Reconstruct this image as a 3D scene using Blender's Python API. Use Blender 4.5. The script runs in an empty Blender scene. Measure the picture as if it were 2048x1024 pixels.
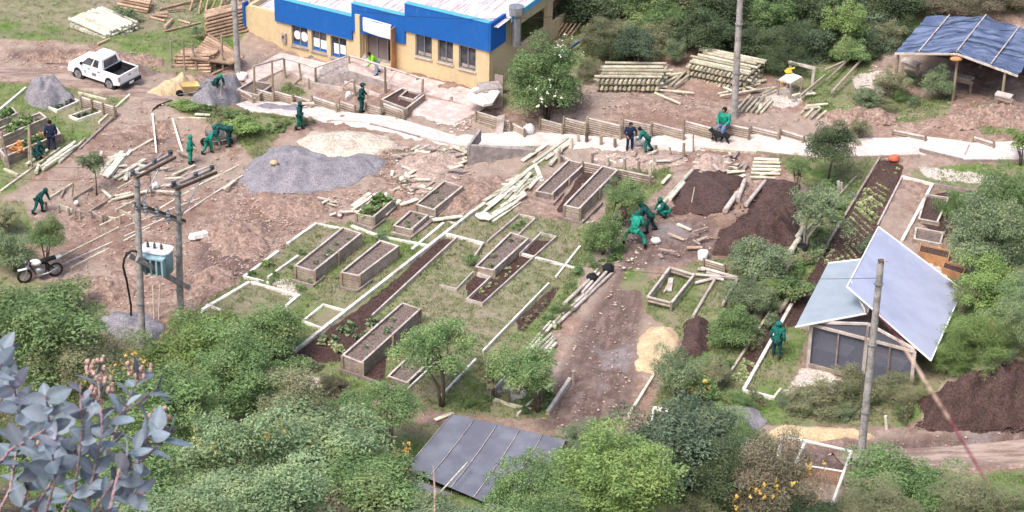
import bpy, math, random
import numpy as np
from mathutils import Vector, Matrix, Euler, noise
D = bpy.data
COL = bpy.context.scene.collection
SC = bpy.context.scene
rad = math.radians
rnd = random.Random(7)

# ---------------- camera, world, sun, exposure ----------------
FPX = 4500.0                      # focal length in pixels of the 2048 px wide photograph
PITCH, ROLL, CAMZ = 28.0, 1.0, 47.0
cam_d = D.cameras.new('camera'); cam = D.objects.new('camera', cam_d); COL.objects.link(cam)
CR = Matrix.Rotation(rad(90 - PITCH), 4, 'X') @ Matrix.Rotation(rad(ROLL), 4, 'Z')
CO = Vector((0, 0, CAMZ))
cam.matrix_world = Matrix.Translation(CO) @ CR
cam_d.sensor_width = 36; cam_d.lens = 36 * FPX / 2048
cam_d.clip_start = .1; cam_d.clip_end = 5000
cam_d.dof.use_dof = True; cam_d.dof.focus_distance = 98; cam_d.dof.aperture_fstop = 16
SC.camera = cam

SUN_EL, SUN_AZ = 58, 215          # soft high light from behind the left shoulder
w = D.worlds.new('World'); SC.world = w; w.use_nodes = True
nt = w.node_tree; nt.nodes.clear()
sky = nt.nodes.new('ShaderNodeTexSky'); sky.sky_type = 'NISHITA'; sky.sun_disc = False
sky.sun_elevation = rad(SUN_EL); sky.sun_rotation = rad(SUN_AZ)
sky.air_density = 1.0; sky.dust_density = 5.0; sky.ozone_density = 1.0
bg = nt.nodes.new('ShaderNodeBackground'); bg.inputs['Strength'].default_value = .15
wo = nt.nodes.new('ShaderNodeOutputWorld')
nt.links.new(sky.outputs[0], bg.inputs[0]); nt.links.new(bg.outputs[0], wo.inputs[0])
sd = D.lights.new('sun', 'SUN'); sd.energy = 1.5; sd.angle = rad(18); sd.color = (1, .955, .93)
so = D.objects.new('sun', sd); COL.objects.link(so)
a = rad(SUN_AZ); e = rad(SUN_EL)
sdir = Vector((math.sin(a) * math.cos(e), math.cos(a) * math.cos(e), math.sin(e)))
so.rotation_euler = sdir.to_track_quat('Z', 'Y').to_euler()
SC.view_settings.view_transform = 'Standard'; SC.view_settings.look = 'None'
SC.view_settings.exposure = 0.78; SC.view_settings.gamma = 1

# ---------------- rays ----------------
R3 = CR.to_3x3()
def ray(px, py):
    return (R3 @ Vector((px - 1024, 512 - py, -FPX))).normalized()
def RZ(px, py, z):
    d = ray(px, py); t = (z - CAMZ) / d.z
    return CO + d * t
def RY(px, py, y):
    d = ray(px, py); return CO + d * (y / d.y)
def RD(px, py, dep):
    d = ray(px, py); return CO + d * dep
def scale_at(p):                   # photo pixels per metre at a point
    v = p - CO
    return FPX / max(.5, v.dot(R3 @ Vector((0, 0, -1))))

# ---------------- the lie of the land ----------------
T3 = math.tan(rad(3))
def base_h(y): return T3 * (y - 88.3)
def base_pt(px, py):
    d = ray(px, py)                # ray with the plane z = T3*(y-88.3)
    t = (-T3 * 88.3 - CAMZ) / (d.z - T3 * d.y)
    return CO + d * t
HX = [-200, -23, -16, -8, -3, 4, 12, 20, 200]
_fp = [(-60, 660), (40, 640), (250, 720), (560, 800), (850, 850), (1200, 885), (1500, 930), (1800, 985), (2100, 940)]
_f = [base_pt(*q) for q in _fp]
FX = [-300] + [q.x for q in _f] + [300]; FY = [_f[0].y] + [q.y for q in _f] + [_f[-1].y]
PY = [-300, -100, 0, 25, 40, 55, 65, 72, 75]; PZ = [170, 95, 45.2, 27.0, 15.8, 5.9, 1.6, -.3, -.68]
BUMPS = []                          # cx, cy, rx, ry, dz
def bump(px, py, rx, ry, dz):
    p = base_pt(px, py); BUMPS.append((p.x, p.y, rx, ry, dz))
bump(600, 140, 4.2, 5.0, -1.0); bump(520, 120, 3.5, 5, -.6)
bump(2035, 660, 3.6, 5.5, 2.6); bump(1985, 800, 3.0, 2.0, .9)
bump(420, 300, 2.6, 2.4, -.55); bump(330, 260, 1.6, 1.6, -.25)
bump(420, 225, 3.5, 1.2, .35); bump(540, 245, 2.2, 1.5, .3)
bump(150, 95, 9, 1.3, .5); bump(480, 560, 2.4, 2.2, .28); bump(420, 480, 3, 2, .2); bump(230, 600, 2, 2, -.3)
bump(1980, 250, 3.4, 2.6, .8); bump(1700, 215, 2.5, 2, .35); bump(1250, 215, 4, 1.2, .3)
def H(x, y):
    x = np.asarray(x, float); y = np.asarray(y, float)
    z = T3 * (y - 88.3)
    sh = (np.interp(x, FX, FY) - 75) * np.clip(y / 55, 0, 1)
    zh = np.interp(y - sh, PY, PZ)
    k = 1.2
    zz = zh - 1.5 * np.maximum(0, y - sh - 74)
    z = np.logaddexp(z * k, np.maximum(zz, z - 40) * k) / k
    s = np.clip((x + 1) / 6, 0, 1)
    y0 = 110.5 + (1 - s) * 16
    q = np.maximum(y - y0, 0)
    z = z + 60 * (1 - np.exp(-q * q / (q + 5) * (.12 + .33 * s) / 60))
    for (cx, cy, rx, ry, dz) in BUMPS:
        z = z + dz * np.exp(-((x - cx) / rx) ** 2 - ((y - cy) / ry) ** 2)
    return z
def hz(x, y): return float(H(x, y))
def R(px, py, h=0.0):               # where the ray of a photo pixel meets the ground raised by h
    d = ray(px, py)
    t = np.linspace(20, 240, 441)
    X = d.x * t; Y = d.y * t; Z = CAMZ + d.z * t
    b = np.nonzero(Z < H(X, Y) + h)[0]
    if len(b) == 0: return base_pt(px, py)
    i = max(1, b[0]); lo, hi = t[i - 1], t[i]
    for _ in range(24):
        m = (lo + hi) / 2
        if CAMZ + d.z * m < hz(d.x * m, d.y * m) + h: hi = m
        else: lo = m
    return CO + d * hi

# ---------------- materials ----------------
def srgb(r, g, b):
    f = lambda c: ((c / 255 + .055) / 1.055) ** 2.4 if c > 10 else c / 255 / 12.92
    return (f(r), f(g), f(b), 1)
class NT:
    def __init__(s, name):
        s.m = D.materials.new(name); s.m.use_nodes = True; s.t = s.m.node_tree
        s.b = s.t.nodes['Principled BSDF']; s.b.inputs['Roughness'].default_value = .85
        s.b.inputs['Specular IOR Level'].default_value = .25
    def n(s, k, **kw):
        q = s.t.nodes.new('ShaderNode' + k)
        for a_, v in kw.items(): setattr(q, a_, v)
        return q
    def l(s, a_, b_): s.t.links.new(a_, b_)
    def setin(s, sock, v):
        if isinstance(v, bpy.types.NodeSocket): s.l(v, sock)
        else: sock.default_value = v
    def noise(s, scale, detail=4, rough=.6, vec=None, coord='Object', stretch=None, rot=0):
        q = s.n('TexNoise'); q.inputs['Scale'].default_value = scale
        q.inputs['Detail'].default_value = detail; q.inputs['Roughness'].default_value = rough
        if coord == 'World': v = s.n('NewGeometry').outputs['Position']
        else: v = s.n('TexCoord').outputs['Object']
        if stretch:
            mp = s.n('Mapping'); mp.inputs['Scale'].default_value = stretch; mp.inputs['Rotation'].default_value = (0, 0, rot); mp.vector_type = 'TEXTURE' if rot else 'POINT'; s.l(v, mp.inputs['Vector']); v = mp.outputs[0]
        s.l(v, q.inputs['Vector']); return q.outputs['Fac']
    def ramp(s, fac, lo, hi, a_=0., b_=1.):
        q = s.n('MapRange'); q.interpolation_type = 'SMOOTHSTEP'
        s.l(fac, q.inputs[0]); q.inputs[1].default_value = lo; q.inputs[2].default_value = hi
        q.inputs[3].default_value = a_; q.inputs[4].default_value = b_; return q.outputs[0]
    def mix(s, fac, a_, b_, mode='MIX'):
        q = s.n('Mix'); q.data_type = 'RGBA'; q.blend_type = mode
        s.setin(q.inputs[0], fac); s.setin(q.inputs[6], a_); s.setin(q.inputs[7], b_); return q.outputs[2]
    def math(s, op, a_, b_=0.):
        q = s.n('Math'); q.operation = op; s.setin(q.inputs[0], a_); s.setin(q.inputs[1], b_); return q.outputs[0]
    def val(s, col, fac, lo, hi):   # brightness change driven by fac
        q = s.n('HueSaturation'); s.l(s.ramp(fac, 0, 1, lo, hi), q.inputs['Value']); s.setin(q.inputs['Color'], col); return q.outputs[0]
    def bump(s, fac, strength, dist=.02):
        q = s.n('Bump'); q.inputs['Strength'].default_value = strength; q.inputs['Distance'].default_value = dist
        s.l(fac, q.inputs['Height']); s.l(q.outputs[0], s.b.inputs['Normal'])
    def col(s, c): s.setin(s.b.inputs['Base Color'], c); return s.m
    def rnd(s): return s.n('ObjectInfo').outputs['Random']

def simple(name, c, rough=.8, var=.18, scale=6, metal=0, spec=.25, obj_var=.0, bump=0):
    t = NT(name); f = t.noise(scale, 5)
    q = t.val(c, t.ramp(f, .3, .7), 1 - var, 1 + var)
    if obj_var: q = t.val(q, t.rnd(), 1 - obj_var, 1 + obj_var)
    t.b.inputs['Roughness'].default_value = rough; t.b.inputs['Metallic'].default_value = metal
    t.b.inputs['Specular IOR Level'].default_value = spec
    if bump: t.bump(f, bump)
    return t.col(q)
def wood(name, c1, c2, var=.3, grain=30, green=0):
    t = NT(name)
    g = t.noise(1.5, 5, .65, coord='World', stretch=(8, 8, 26)); g2 = t.noise(2.2, 3, coord='World')
    c = t.mix(t.ramp(g, .32, .68), c1, c2)
    c = t.val(c, t.ramp(g2, .3, .7), .82, 1.12)
    if green: c = t.mix(t.ramp(t.noise(1.1, 4, coord='World'), .48, .72, 0, green), c, (.12, .16, .06, 1))
    c = t.mix(t.ramp(t.noise(1.7, 5, .7, coord='World'), .5, .68, 0, .55), c, (.20, .14, .105, 1))
    c = t.val(c, t.rnd(), 1 - var, 1 + var)
    t.bump(g, .4, .01)
    return t.col(c)
M = {}
M['wood'] = wood('weathered_wood', (.25, .20, .17, 1), (.46, .39, .33, 1), .18, green=.3)
M['wood_grey'] = wood('grey_pink_wood', (.22, .17, .16, 1), (.38, .31, .30, 1), .15)
M['rim'] = wood('sun_bleached_rim', (.42, .36, .33, 1), (.62, .56, .52, 1), .12)
M['cream'] = wood('peeled_cream_wood', (.50, .46, .34, 1), (.74, .70, .58, 1), .14, green=.12)
M['white_edge'] = wood('bleached_edging', (.62, .58, .52, 1), (.85, .82, .76, 1), .08)
M['log'] = wood('peeled_log', (.34, .31, .22, 1), (.62, .58, .46, 1), .25, green=.35)
M['log_brown'] = wood('dry_brown_log', (.28, .18, .12, 1), (.52, .38, .28, 1), .25)
M['log_white'] = wood('white_log', (.42, .41, .32, 1), (.72, .71, .60, 1), .2, green=.25)
M['post'] = wood('post_wood', (.22, .17, .12, 1), (.40, .33, .25, 1), .2, green=.2)
M['dark_wood'] = wood('dark_wood', (.07, .05, .04, 1), (.16, .12, .09, 1), .2)
M['orange_wood'] = wood('orange_wood', (.40, .20, .09, 1), (.52, .28, .14, 1), .1)
M['concrete'] = simple('concrete', (.33, .29, .28, 1), .9, .22, 3, bump=.3)
M['pole_conc'] = simple('pole_concrete', (.34, .32, .31, 1), .85, .28, 4, bump=.2)
M['white'] = simple('white_paint', (.80, .80, .80, 1), .6, .05)
M['carpaint'] = simple('white_car_paint', (.82, .83, .86, 1), .25, .02, spec=.5)
M['glass'] = simple('dark_glass', (.06, .065, .075, 1), .1, .6, 2.5, spec=.7)
M['black'] = simple('black_rubber', (.02, .02, .022, 1), .7, .2)
M['metal'] = simple('grey_metal', (.35, .36, .38, 1), .4, .15, metal=.6)
M['soil'] = simple('dark_soil', (.075, .048, .042, 1), 1, .5, 14, bump=1)
M['bedsoil'] = simple('bed_soil', (.16, .125, .11, 1), 1, .4, 12, bump=.9)
M['skin'] = simple('skin', (.35, .19, .12, 1), .6, .05)

# ---------------- mesh collector ----------------
class MB:
    def __init__(s): s.v = []; s.f = []; s.sm = []
    def add(s, vs, fs, smooth=False):
        o = len(s.v); s.v += [tuple(v) for v in vs]; s.f += [tuple(i + o for i in f) for f in fs]; s.sm += [smooth] * len(fs)
    def box(s, c, sx, sy, sz, rz=0, top=1.0):
        ca, sa = math.cos(rz), math.sin(rz); vs = []
        for k in (-1, 1):
            q = top if k > 0 else 1
            for (i, j) in ((-1, -1), (1, -1), (1, 1), (-1, 1)):
                x, y = i * sx / 2 * q, j * sy / 2 * q
                vs.append((c[0] + x * ca - y * sa, c[1] + x * sa + y * ca, c[2] + k * sz / 2))
        s.add(vs, [(3, 2, 1, 0), (4, 5, 6, 7), (0, 1, 5, 4), (1, 2, 6, 5), (2, 3, 7, 6), (3, 0, 4, 7)])
    def beam(s, p, q, w, h, up=(0, 0, 1), off=0):
        p = Vector(p); q = Vector(q); d = (q - p).normalized(); u = Vector(up)
        r = d.cross(u)
        if r.length < 1e-4: r = Vector((1, 0, 0))
        r.normalize(); u = r.cross(d).normalized()
        p = p + u * off; q = q + u * off; vs = []
        for b in (p, q):
            for (i, j) in ((-1, -1), (1, -1), (1, 1), (-1, 1)): vs.append(b + r * (i * w / 2) + u * (j * h / 2))
        s.add(vs, [(0, 1, 2, 3), (7, 6, 5, 4), (0, 4, 5, 1), (1, 5, 6, 2), (2, 6, 7, 3), (3, 7, 4, 0)])
    def cyl(s, p, q, r0, r1=None, n=8, caps=True):
        r1 = r0 if r1 is None else r1
        p = Vector(p); q = Vector(q); d = (q - p).normalized()
        a_ = d.orthogonal().normalized(); b_ = d.cross(a_); vs = []
        for (c, r) in ((p, r0), (q, r1)):
            for i in range(n):
                t = 2 * math.pi * i / n; vs.append(c + (a_ * math.cos(t) + b_ * math.sin(t)) * r)
        s.add(vs, [(i, (i + 1) % n, n + (i + 1) % n, n + i) for i in range(n)], True)
        if caps: s.add(vs, [tuple(range(n - 1, -1, -1)), tuple(range(n, 2 * n))])
    def tube(s, pts, rs, n=6):
        pts = [Vector(p) for p in pts]; vs = []; k = len(pts)
        for i, p in enumerate(pts):
            d = (pts[min(i + 1, k - 1)] - pts[max(i - 1, 0)]).normalized()
            a_ = d.cross(Vector((.31, .9, .2))).normalized(); b_ = d.cross(a_)
            r = rs[i] if isinstance(rs, (list, tuple)) else rs
            for j in range(n):
                t = 2 * math.pi * j / n; vs.append(p + (a_ * math.cos(t) + b_ * math.sin(t)) * r)
        fs = [(i * n + j, i * n + (j + 1) % n, (i + 1) * n + (j + 1) % n, (i + 1) * n + j) for i in range(k - 1) for j in range(n)]
        s.add(vs, fs + [tuple(range(n - 1, -1, -1)), tuple((k - 1) * n + j for j in range(n))], True)
    def ell(s, c, rx, ry, rz, nu=10, nv=7, jit=0):
        vs = []; c = Vector(c)
        for j in range(nv + 1):
            ph = math.pi * j / nv
            for i in range(nu):
                t = 2 * math.pi * i / nu; k = 1 + (rnd.uniform(-jit, jit) if jit else 0)
                vs.append(c + Vector((rx * math.sin(ph) * math.cos(t), ry * math.sin(ph) * math.sin(t), rz * math.cos(ph))) * k)
        s.add(vs, [(j * nu + i, (j + 1) * nu + i, (j + 1) * nu + (i + 1) % nu, j * nu + (i + 1) % nu) for j in range(nv) for i in range(nu)], True)
    def quad(s, a_, b_, c_, d_): s.add([a_, b_, c_, d_], [(0, 1, 2, 3)])
    def slab(s, pts, th, up=(0, 0, 1)):      # polygon given thickness th along -up
        n = len(pts); u = Vector(up) * th
        vs = [Vector(p) for p in pts] + [Vector(p) - u for p in pts]
        s.add(vs, [tuple(range(n)), tuple(range(2 * n - 1, n - 1, -1))] + [(i, n + i, n + (i + 1) % n, (i + 1) % n) for i in range(n)])
    def build(s, name, mat, parent=None, origin=None):
        org = Vector(origin) if origin is not None else (parent_loc(parent) if parent else Vector((0, 0, 0)))
        me = D.meshes.new(name); me.from_pydata([(x - org.x, y - org.y, z - org.z) for x, y, z in s.v], [], s.f)
        me.polygons.foreach_set('use_smooth', s.sm); me.update()
        me.materials.append(mat)
        o = D.objects.new(name, me); COL.objects.link(o)
        if parent: o.parent = parent
        elif origin is not None: o.location = org
        return o
def parent_loc(p):
    q = Vector((0, 0, 0))
    while p is not None: q += p.location; p = p.parent
    return q
def tag(o, label=None, cat=None, group=None, kind=None):
    if label: o['label'] = label
    if cat: o['category'] = cat
    if group: o['group'] = group
    if kind: o['kind'] = kind
    return o
def thing(name, label, cat, loc, group=None, rz=0):
    o = D.objects.new(name, None); COL.objects.link(o); o.location = loc; o.rotation_euler = (0, 0, rz); o.empty_display_size = .2
    return tag(o, label, cat, group)
def copy_tree(o, parent=None):
    c = o.copy(); COL.objects.link(c)
    if parent: c.parent = parent
    for ch in o.children: copy_tree(ch, c)
    return c
def one(mb, name, mat, label, cat, group=None, origin=None):
    if origin is None:
        vs = mb.v; n = len(vs); origin = Vector((sum(v[0] for v in vs) / n, sum(v[1] for v in vs) / n, min(v[2] for v in vs)))
    return tag(mb.build(name, mat, None, origin), label, cat, group)

# ---------------- ground ----------------
def inpoly(X, Y, poly):
    r = np.zeros(X.shape, bool); n = len(poly)
    for i in range(n):
        x1, y1 = poly[i]; x2, y2 = poly[(i + 1) % n]
        if y1 == y2: continue
        c = ((y1 > Y) != (y2 > Y)) & (X < (x2 - x1) * (Y - y1) / (y2 - y1) + x1)
        r ^= c
    return r
def W(poly): return [(q.x, q.y) for q in (R(*p) for p in poly)]
fx = np.arange(-29, 29.01, .2); fy = np.arange(56, 132.01, .22)
ox = np.array([2, 5, 10, 20, 40, 80, 160, 320, 640.]); 
gx = np.concatenate([-29 - ox[::-1], fx, 29 + ox]); gy = np.concatenate([np.array([-300, -200, -120, -60, -30, -10, 0, 6, 12, 18, 24, 30, 36, 42, 48, 52]), fy, 132 + ox])
GX, GY = np.meshgrid(gx, gy)
GZ = H(GX, GY)
def mask(polys, blur=2, wgt=1.):
    m = np.zeros(GX.shape)
    for p in polys: m = np.maximum(m, inpoly(GX, GY, W(p)).astype(float))
    for _ in range(blur):
        m[1:-1, 1:-1] = (m[:-2, 1:-1] + m[2:, 1:-1] + m[1:-1, :-2] + m[1:-1, 2:] + m[1:-1, 1:-1]) / 5
    return m * wgt
GRASS = [[(-700, -300), (520, -300), (495, 60), (440, 148), (330, 150), (300, 140), (200, 92), (0, 78), (-700, 78)],
 [(-300, 165), (0, 163), (150, 172), (262, 196), (140, 312), (0, 402), (-300, 420)],
 [(-300, 402), (50, 402), (70, 470), (40, 560), (200, 570), (230, 650), (0, 680), (-300, 700)],
 [(335, 208), (420, 205), (560, 232), (640, 240), (560, 262), (520, 330), (470, 270), (380, 235)],
 [(480, 560), (632, 448), (860, 433), (950, 425), (1050, 330), (1100, 300), (1095, 330), (1010, 420), (1110, 440), (1180, 430), (1170, 520), (1150, 600), (1080, 700), (1110, 770), (1100, 840), (900, 830), (700, 790), (580, 740), (380, 620)],
 [(1225, 335), (1330, 330), (1350, 345), (1250, 450), (1160, 540), (1120, 620), (1140, 520), (1210, 430)],
 [(1540, 312), (1760, 312), (1640, 520), (1500, 810), (1280, 850), (1330, 760), (1390, 700), (1290, 625), (1285, 570), (1340, 545), (1400, 520), (1560, 510), (1640, 400)],
 [(1950, 325), (4200, 320), (4200, 560), (1880, 560), (1905, 440), (1900, 385), (1830, 365), (1815, 340)],
 [(1500, 810), (1560, 640), (1620, 660), (1580, 800), (1750, 790), (1860, 700), (1900, 540), (4200, 540), (4200, 735), (1900, 745), (1830, 850), (1500, 850)],
 [(-900, 620), (0, 640), (200, 690), (250, 700), (420, 640), (600, 730), (850, 850), (1100, 870), (1500, 850), (1520, 900), (1650, 1010), (1800, 960), (2200, 925), (3400, 1000), (3400, 3000), (-900, 3000)],
 [(1000, -400), (3000, -400), (3000, 80), (1900, 20), (1750, 120), (1720, 210), (1600, 170), (1530, 150), (1350, 90), (1180, 130), (1120, 230), (990, 210)],
 [(1570, 170), (1760, 200), (1900, 190), (1900, 230), (1780, 250), (1640, 235)],
 [(1950, 210), (4200, 200), (4200, 300), (1960, 270)],
 [(560, 150), (640, 195), (560, 190)], [(985, 290), (1080, 290), (1070, 303), (990, 300)],
 [(1245, 535), (1300, 535), (1290, 580), (1240, 580)]]
DARK = [[(1340, 410), (1385, 335), (1485, 352), (1450, 425)], [(1425, 510), (1440, 460), (1490, 430), (1530, 358), (1595, 365), (1600, 480), (1560, 512)],
 [(1365, 720), (1370, 640), (1415, 632), (1425, 700)], [(1762, 318), (1810, 330), (1800, 356), (1750, 465), (1650, 640), (1560, 660), (1636, 522)],
 [(588, 707), (720, 615), (790, 560), (880, 478), (914, 480), (745, 637), (690, 722), (640, 728)],
 [(1105, 432), (1175, 330), (1205, 335), (1128, 425)], [(930, 570), (960, 540), (1060, 480), (1110, 480), (1035, 545), (965, 610), (935, 600)],
 [(1030, 640), (1100, 580), (1130, 560), (1090, 620), (1040, 670)], [(690, 740), (720, 720), (780, 700), (770, 770)],
 [(1860, 860), (1830, 800), (2200, 740), (2200, 850)], [(1485, 720), (1530, 620), (1580, 620), (1545, 700), (1500, 760)], [(1875, 385), (1960, 392), (1890, 480), (1838, 440)]]
MUD = [[(1250, 445), (1430, 430), (1450, 515), (1300, 540), (1290, 640), (1270, 800), (1230, 880), (1060, 860), (1160, 640), (1230, 540)],
 [(1500, 905), (1700, 880), (1900, 860), (3200, 850), (3200, 905), (1900, 940), (1650, 950)], [(400, 440), (560, 440), (520, 560), (380, 560)],
 [(290, 240), (355, 240), (365, 290), (300, 290)], [(60, 95), (180, 110), (330, 110), (335, 150), (280, 160), (250, 125), (60, 125)], [(840, 830), (1060, 850), (900, 870), (830, 850)], [(1330, 600), (1420, 640), (1360, 640)],
 [(20, 90), (330, 120), (320, 145), (0, 125)]]
PALE = [[(1830, 330), (1990, 350), (1975, 372), (1850, 356)], [(1615, 720), (1700, 770), (1640, 820), (1555, 800)], [(1700, 150), (1780, 140), (1770, 195), (1720, 190)],
 [(560, 735), (700, 770), (700, 800), (590, 770)], [(1540, 170), (1620, 180), (1600, 215), (1500, 210)], [(980, 780), (1060, 760), (1050, 810)],
 [(600, 610), (530, 570), (560, 555), (600, 560)], [(1000, 360), (1060, 340), (1060, 380)], [(1880, 500), (1920, 540), (1880, 560), (1840, 540)]]
mg = mask(GRASS, 3); md = mask(DARK, 1); mm = mask(MUD, 5, .8); mp = mask(PALE, 3, .9)
nzv = np.zeros(GX.shape)
for i in range(GX.shape[0]):
    yy = gy[i]
    if yy < 54 or yy > 134: continue
    for j in range(9, 9 + len(fx)):
        x_ = gx[j]
        nzv[i, j] = noise.noise(Vector((x_ * 1.1, yy * 1.1, 0))) * .5 + noise.noise(Vector((x_ * 3.3, yy * 3.3, 4))) * .5
rough = .05 + .15 * (1 - mg) * (1 - md) * (1 - .6 * mp)
GZ = GZ + nzv * rough * 1.3
nyg, nxg = GX.shape
idx = np.arange(nyg * nxg).reshape(nyg, nxg)
quads = np.stack([idx[:-1, :-1], idx[:-1, 1:], idx[1:, 1:], idx[1:, :-1]], -1).reshape(-1, 4)
me = D.meshes.new('ground'); me.vertices.add(nyg * nxg); me.vertices.foreach_set('co', np.stack([GX, GY, GZ], -1).ravel())
me.loops.add(quads.size); me.loops.foreach_set('vertex_index', quads.ravel().astype(np.int32))
me.polygons.add(len(quads)); me.polygons.foreach_set('loop_start', (np.arange(len(quads)) * 4).astype(np.int32))
me.update(calc_edges=True); me.polygons.foreach_set('use_smooth', [True] * len(quads))
DRYP = [[(745, 640), (905, 490), (950, 470), (1060, 440), (1180, 430), (1170, 520), (1050, 640), (960, 730), (860, 720)], [(850, 430), (1000, 400), (1130, 440), (1000, 470)], [(500, 560), (590, 590), (560, 630), (420, 625)], [(560, 540), (640, 460), (700, 470), (600, 545)], [(1380, 640), (1400, 560), (1480, 550), (1440, 640)], [(-100, -100), (400, -100), (400, 60), (200, 60), (0, 40)], [(1820, 350), (2000, 380), (1980, 480), (1900, 440)], [(700, 790), (820, 790), (1000, 830), (1000, 860), (850, 840), (700, 810)]]
mdry = mask(DRYP, 5, .75); da = me.attributes.new('dry', 'FLOAT', 'POINT'); da.data.foreach_set('value', mdry.ravel().astype(np.float32))
at = me.color_attributes.new('cover', 'FLOAT_COLOR', 'POINT')
at.data.foreach_set('color', np.stack([mg, md, mp, mm], -1).ravel())
t = NT('ground_cover')
A = t.n('Attribute'); A.attribute_name = 'cover'; sep = t.n('SeparateColor'); t.l(A.outputs['Color'], sep.inputs[0])
n1 = t.noise(.35, 5, .6, coord='World'); n2 = t.noise(2.2, 5, .65, coord='World'); n3 = t.noise(9, 4, .7, coord='World'); n4 = t.noise(28, 2, .6, coord='World')
n5 = t.noise(3.2, 7, .72, coord='World'); n6 = t.noise(.16, 4, .6, coord='World')
dirt = t.mix(t.ramp(n2, .35, .65), (.24, .165, .13, 1), (.38, .285, .235, 1))
dirt = t.mix(t.ramp(n5, .38, .50, .65, 0), dirt, (.17, .105, .08, 1)); dirt = t.mix(t.ramp(n5, .55, .66, 0, .6), dirt, (.62, .50, .45, 1))
dirt = t.mix(t.ramp(n1, .45, .62, 0, .45), dirt, (.29, .18, .14, 1))
dirt = t.mix(t.ramp(n3, .55, .72, 0, .7), dirt, (.56, .45, .40, 1))
dirt = t.mix(t.ramp(n4, .62, .72, 0, .6), dirt, (.70, .60, .54, 1))
dirt = t.mix(t.ramp(n6, .47, .58, 0, .6), dirt, (.40, .33, .28, 1)); dirt = t.mix(t.ramp(n6, .47, .36, 0, .6), dirt, (.21, .13, .10, 1))
gr = t.mix(t.ramp(n2, .35, .65), (.09, .165, .035, 1), (.20, .26, .10, 1))
gr = t.mix(t.ramp(n1, .38, .62), gr, (.27, .24, .16, 1))
A2 = t.n('Attribute'); A2.attribute_name = 'dry'
gr = t.mix(t.math('MULTIPLY', A2.outputs['Fac'], t.ramp(n3, .35, .6, .6, 1)), gr, t.mix(t.ramp(n2, .35, .65), (.22, .185, .13, 1), (.35, .29, .235, 1)))
gr = t.mix(t.ramp(n3, .5, .75, 0, .5), gr, (.10, .17, .045, 1))
ds = t.mix(t.ramp(n3, .35, .7), (.055, .033, .03, 1), (.12, .078, .068, 1))
mud = t.mix(t.ramp(n2, .35, .65), (.135, .092, .082, 1), (.25, .185, .165, 1)); mud = t.mix(t.ramp(t.noise(1.6, 5, .65, coord='World', stretch=(2.6, .42, 1), rot=1.36), .46, .62, 0, .75), mud, (.125, .085, .075, 1)); mud = t.mix(t.ramp(n3, .55, .72, 0, .7), mud, (.38, .29, .25, 1)); mud = t.mix(t.ramp(n1, .55, .68, 0, .6), mud, (.30, .28, .29, 1))
pl = t.mix(t.ramp(n3, .35, .7), (.45, .36, .31, 1), (.78, .74, .68, 1))
def wmask(m_, lo=.38, hi=.62, k=.7):
    s_ = t.math('ADD', m_, t.math('MULTIPLY', t.math('SUBTRACT', t.math('ADD', t.math('MULTIPLY', n2, .6), t.math('MULTIPLY', n3, .4)), .5), k * 2))
    return t.ramp(s_, lo, hi)
c = t.mix(wmask(A.outputs['Alpha'], .3, .8), dirt, mud)
c = t.mix(wmask(sep.outputs[0], .42, .72, .9), c, gr)
c = t.mix(wmask(sep.outputs[2], .4, .6), c, pl)
c = t.mix(wmask(sep.outputs[1], .4, .55, .3), c, ds)
t.bump(t.math('ADD', n3, t.math('MULTIPLY', n4, .5)), .9, .08); t.b.inputs['Roughness'].default_value = 1; t.b.inputs['Specular IOR Level'].default_value = .08
me.materials.append(t.col(c))
go = D.objects.new('ground', me); COL.objects.link(go); tag(go, kind='structure')
def G(x, y): return Vector((x, y, hz(x, y)))

def drape(name, left, right, mat, lift=.03, nseg=6, ncross=8, kind='structure', rough_=0):
    """sheet between two pixel polylines with the same number of points"""
    L = [R(*p) for p in left]; Q = [R(*p) for p in right]; mb = MB(); rows = []
    for i in range(len(L) - 1):
        for k in range(nseg + (1 if i == len(L) - 2 else 0)):
            f = k / nseg; a_ = L[i].lerp(L[i + 1], f); b_ = Q[i].lerp(Q[i + 1], f)
            row = []
            for j in range(ncross + 1):
                p = a_.lerp(b_, j / ncross); z = hz(p.x, p.y) + lift
                if j in (0, ncross): z -= lift + .12
                z += rough_ * noise.noise(Vector((p.x * 2, p.y * 2, 3)))
                row.append((p.x, p.y, z))
            rows.append(row)
    nc = ncross + 1
    mb.add([v for r_ in rows for v in r_], [(i * nc + j, i * nc + j + 1, (i + 1) * nc + j + 1, (i + 1) * nc + j) for i in range(len(rows) - 1) for j in range(ncross)], False)
    o = mb.build(name, mat); tag(o, kind=kind); return o
t = NT('pale_paving')
v = t.n('TexVoronoi'); v.inputs['Scale'].default_value = 3.2; t.l(t.n('NewGeometry').outputs['Position'], v.inputs['Vector'])
c = t.mix(t.ramp(v.outputs['Distance'], .05, .6), (.80, .76, .73, 1), (.55, .49, .46, 1))
c = t.mix(t.ramp(t.noise(1.0, 6, .7, coord='World'), .48, .66, 0, .7), c, (.50, .38, .34, 1)); c = t.mix(t.ramp(t.noise(14, 3, .7, coord='World'), .6, .75, 0, .5), c, (.45, .38, .35, 1))
t.bump(v.outputs['Distance'], .5, .03); M['paving'] = t.col(c)
t = NT('pink_paving'); c = t.mix(t.ramp(t.noise(3, 6, .7, coord='World'), .4, .65), (.46, .36, .33, 1), (.62, .53, .50, 1)); M['pinkpave'] = t.col(c)
drape('path', [(500, 203), (560, 203), (620, 208), (700, 226), (780, 232), (850, 252), (900, 268), (960, 272)],
      [(470, 212), (520, 226), (590, 238), (680, 250), (760, 262), (830, 280), (890, 292), (935, 296)], M['paving'], .10, rough_=.04)
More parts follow.
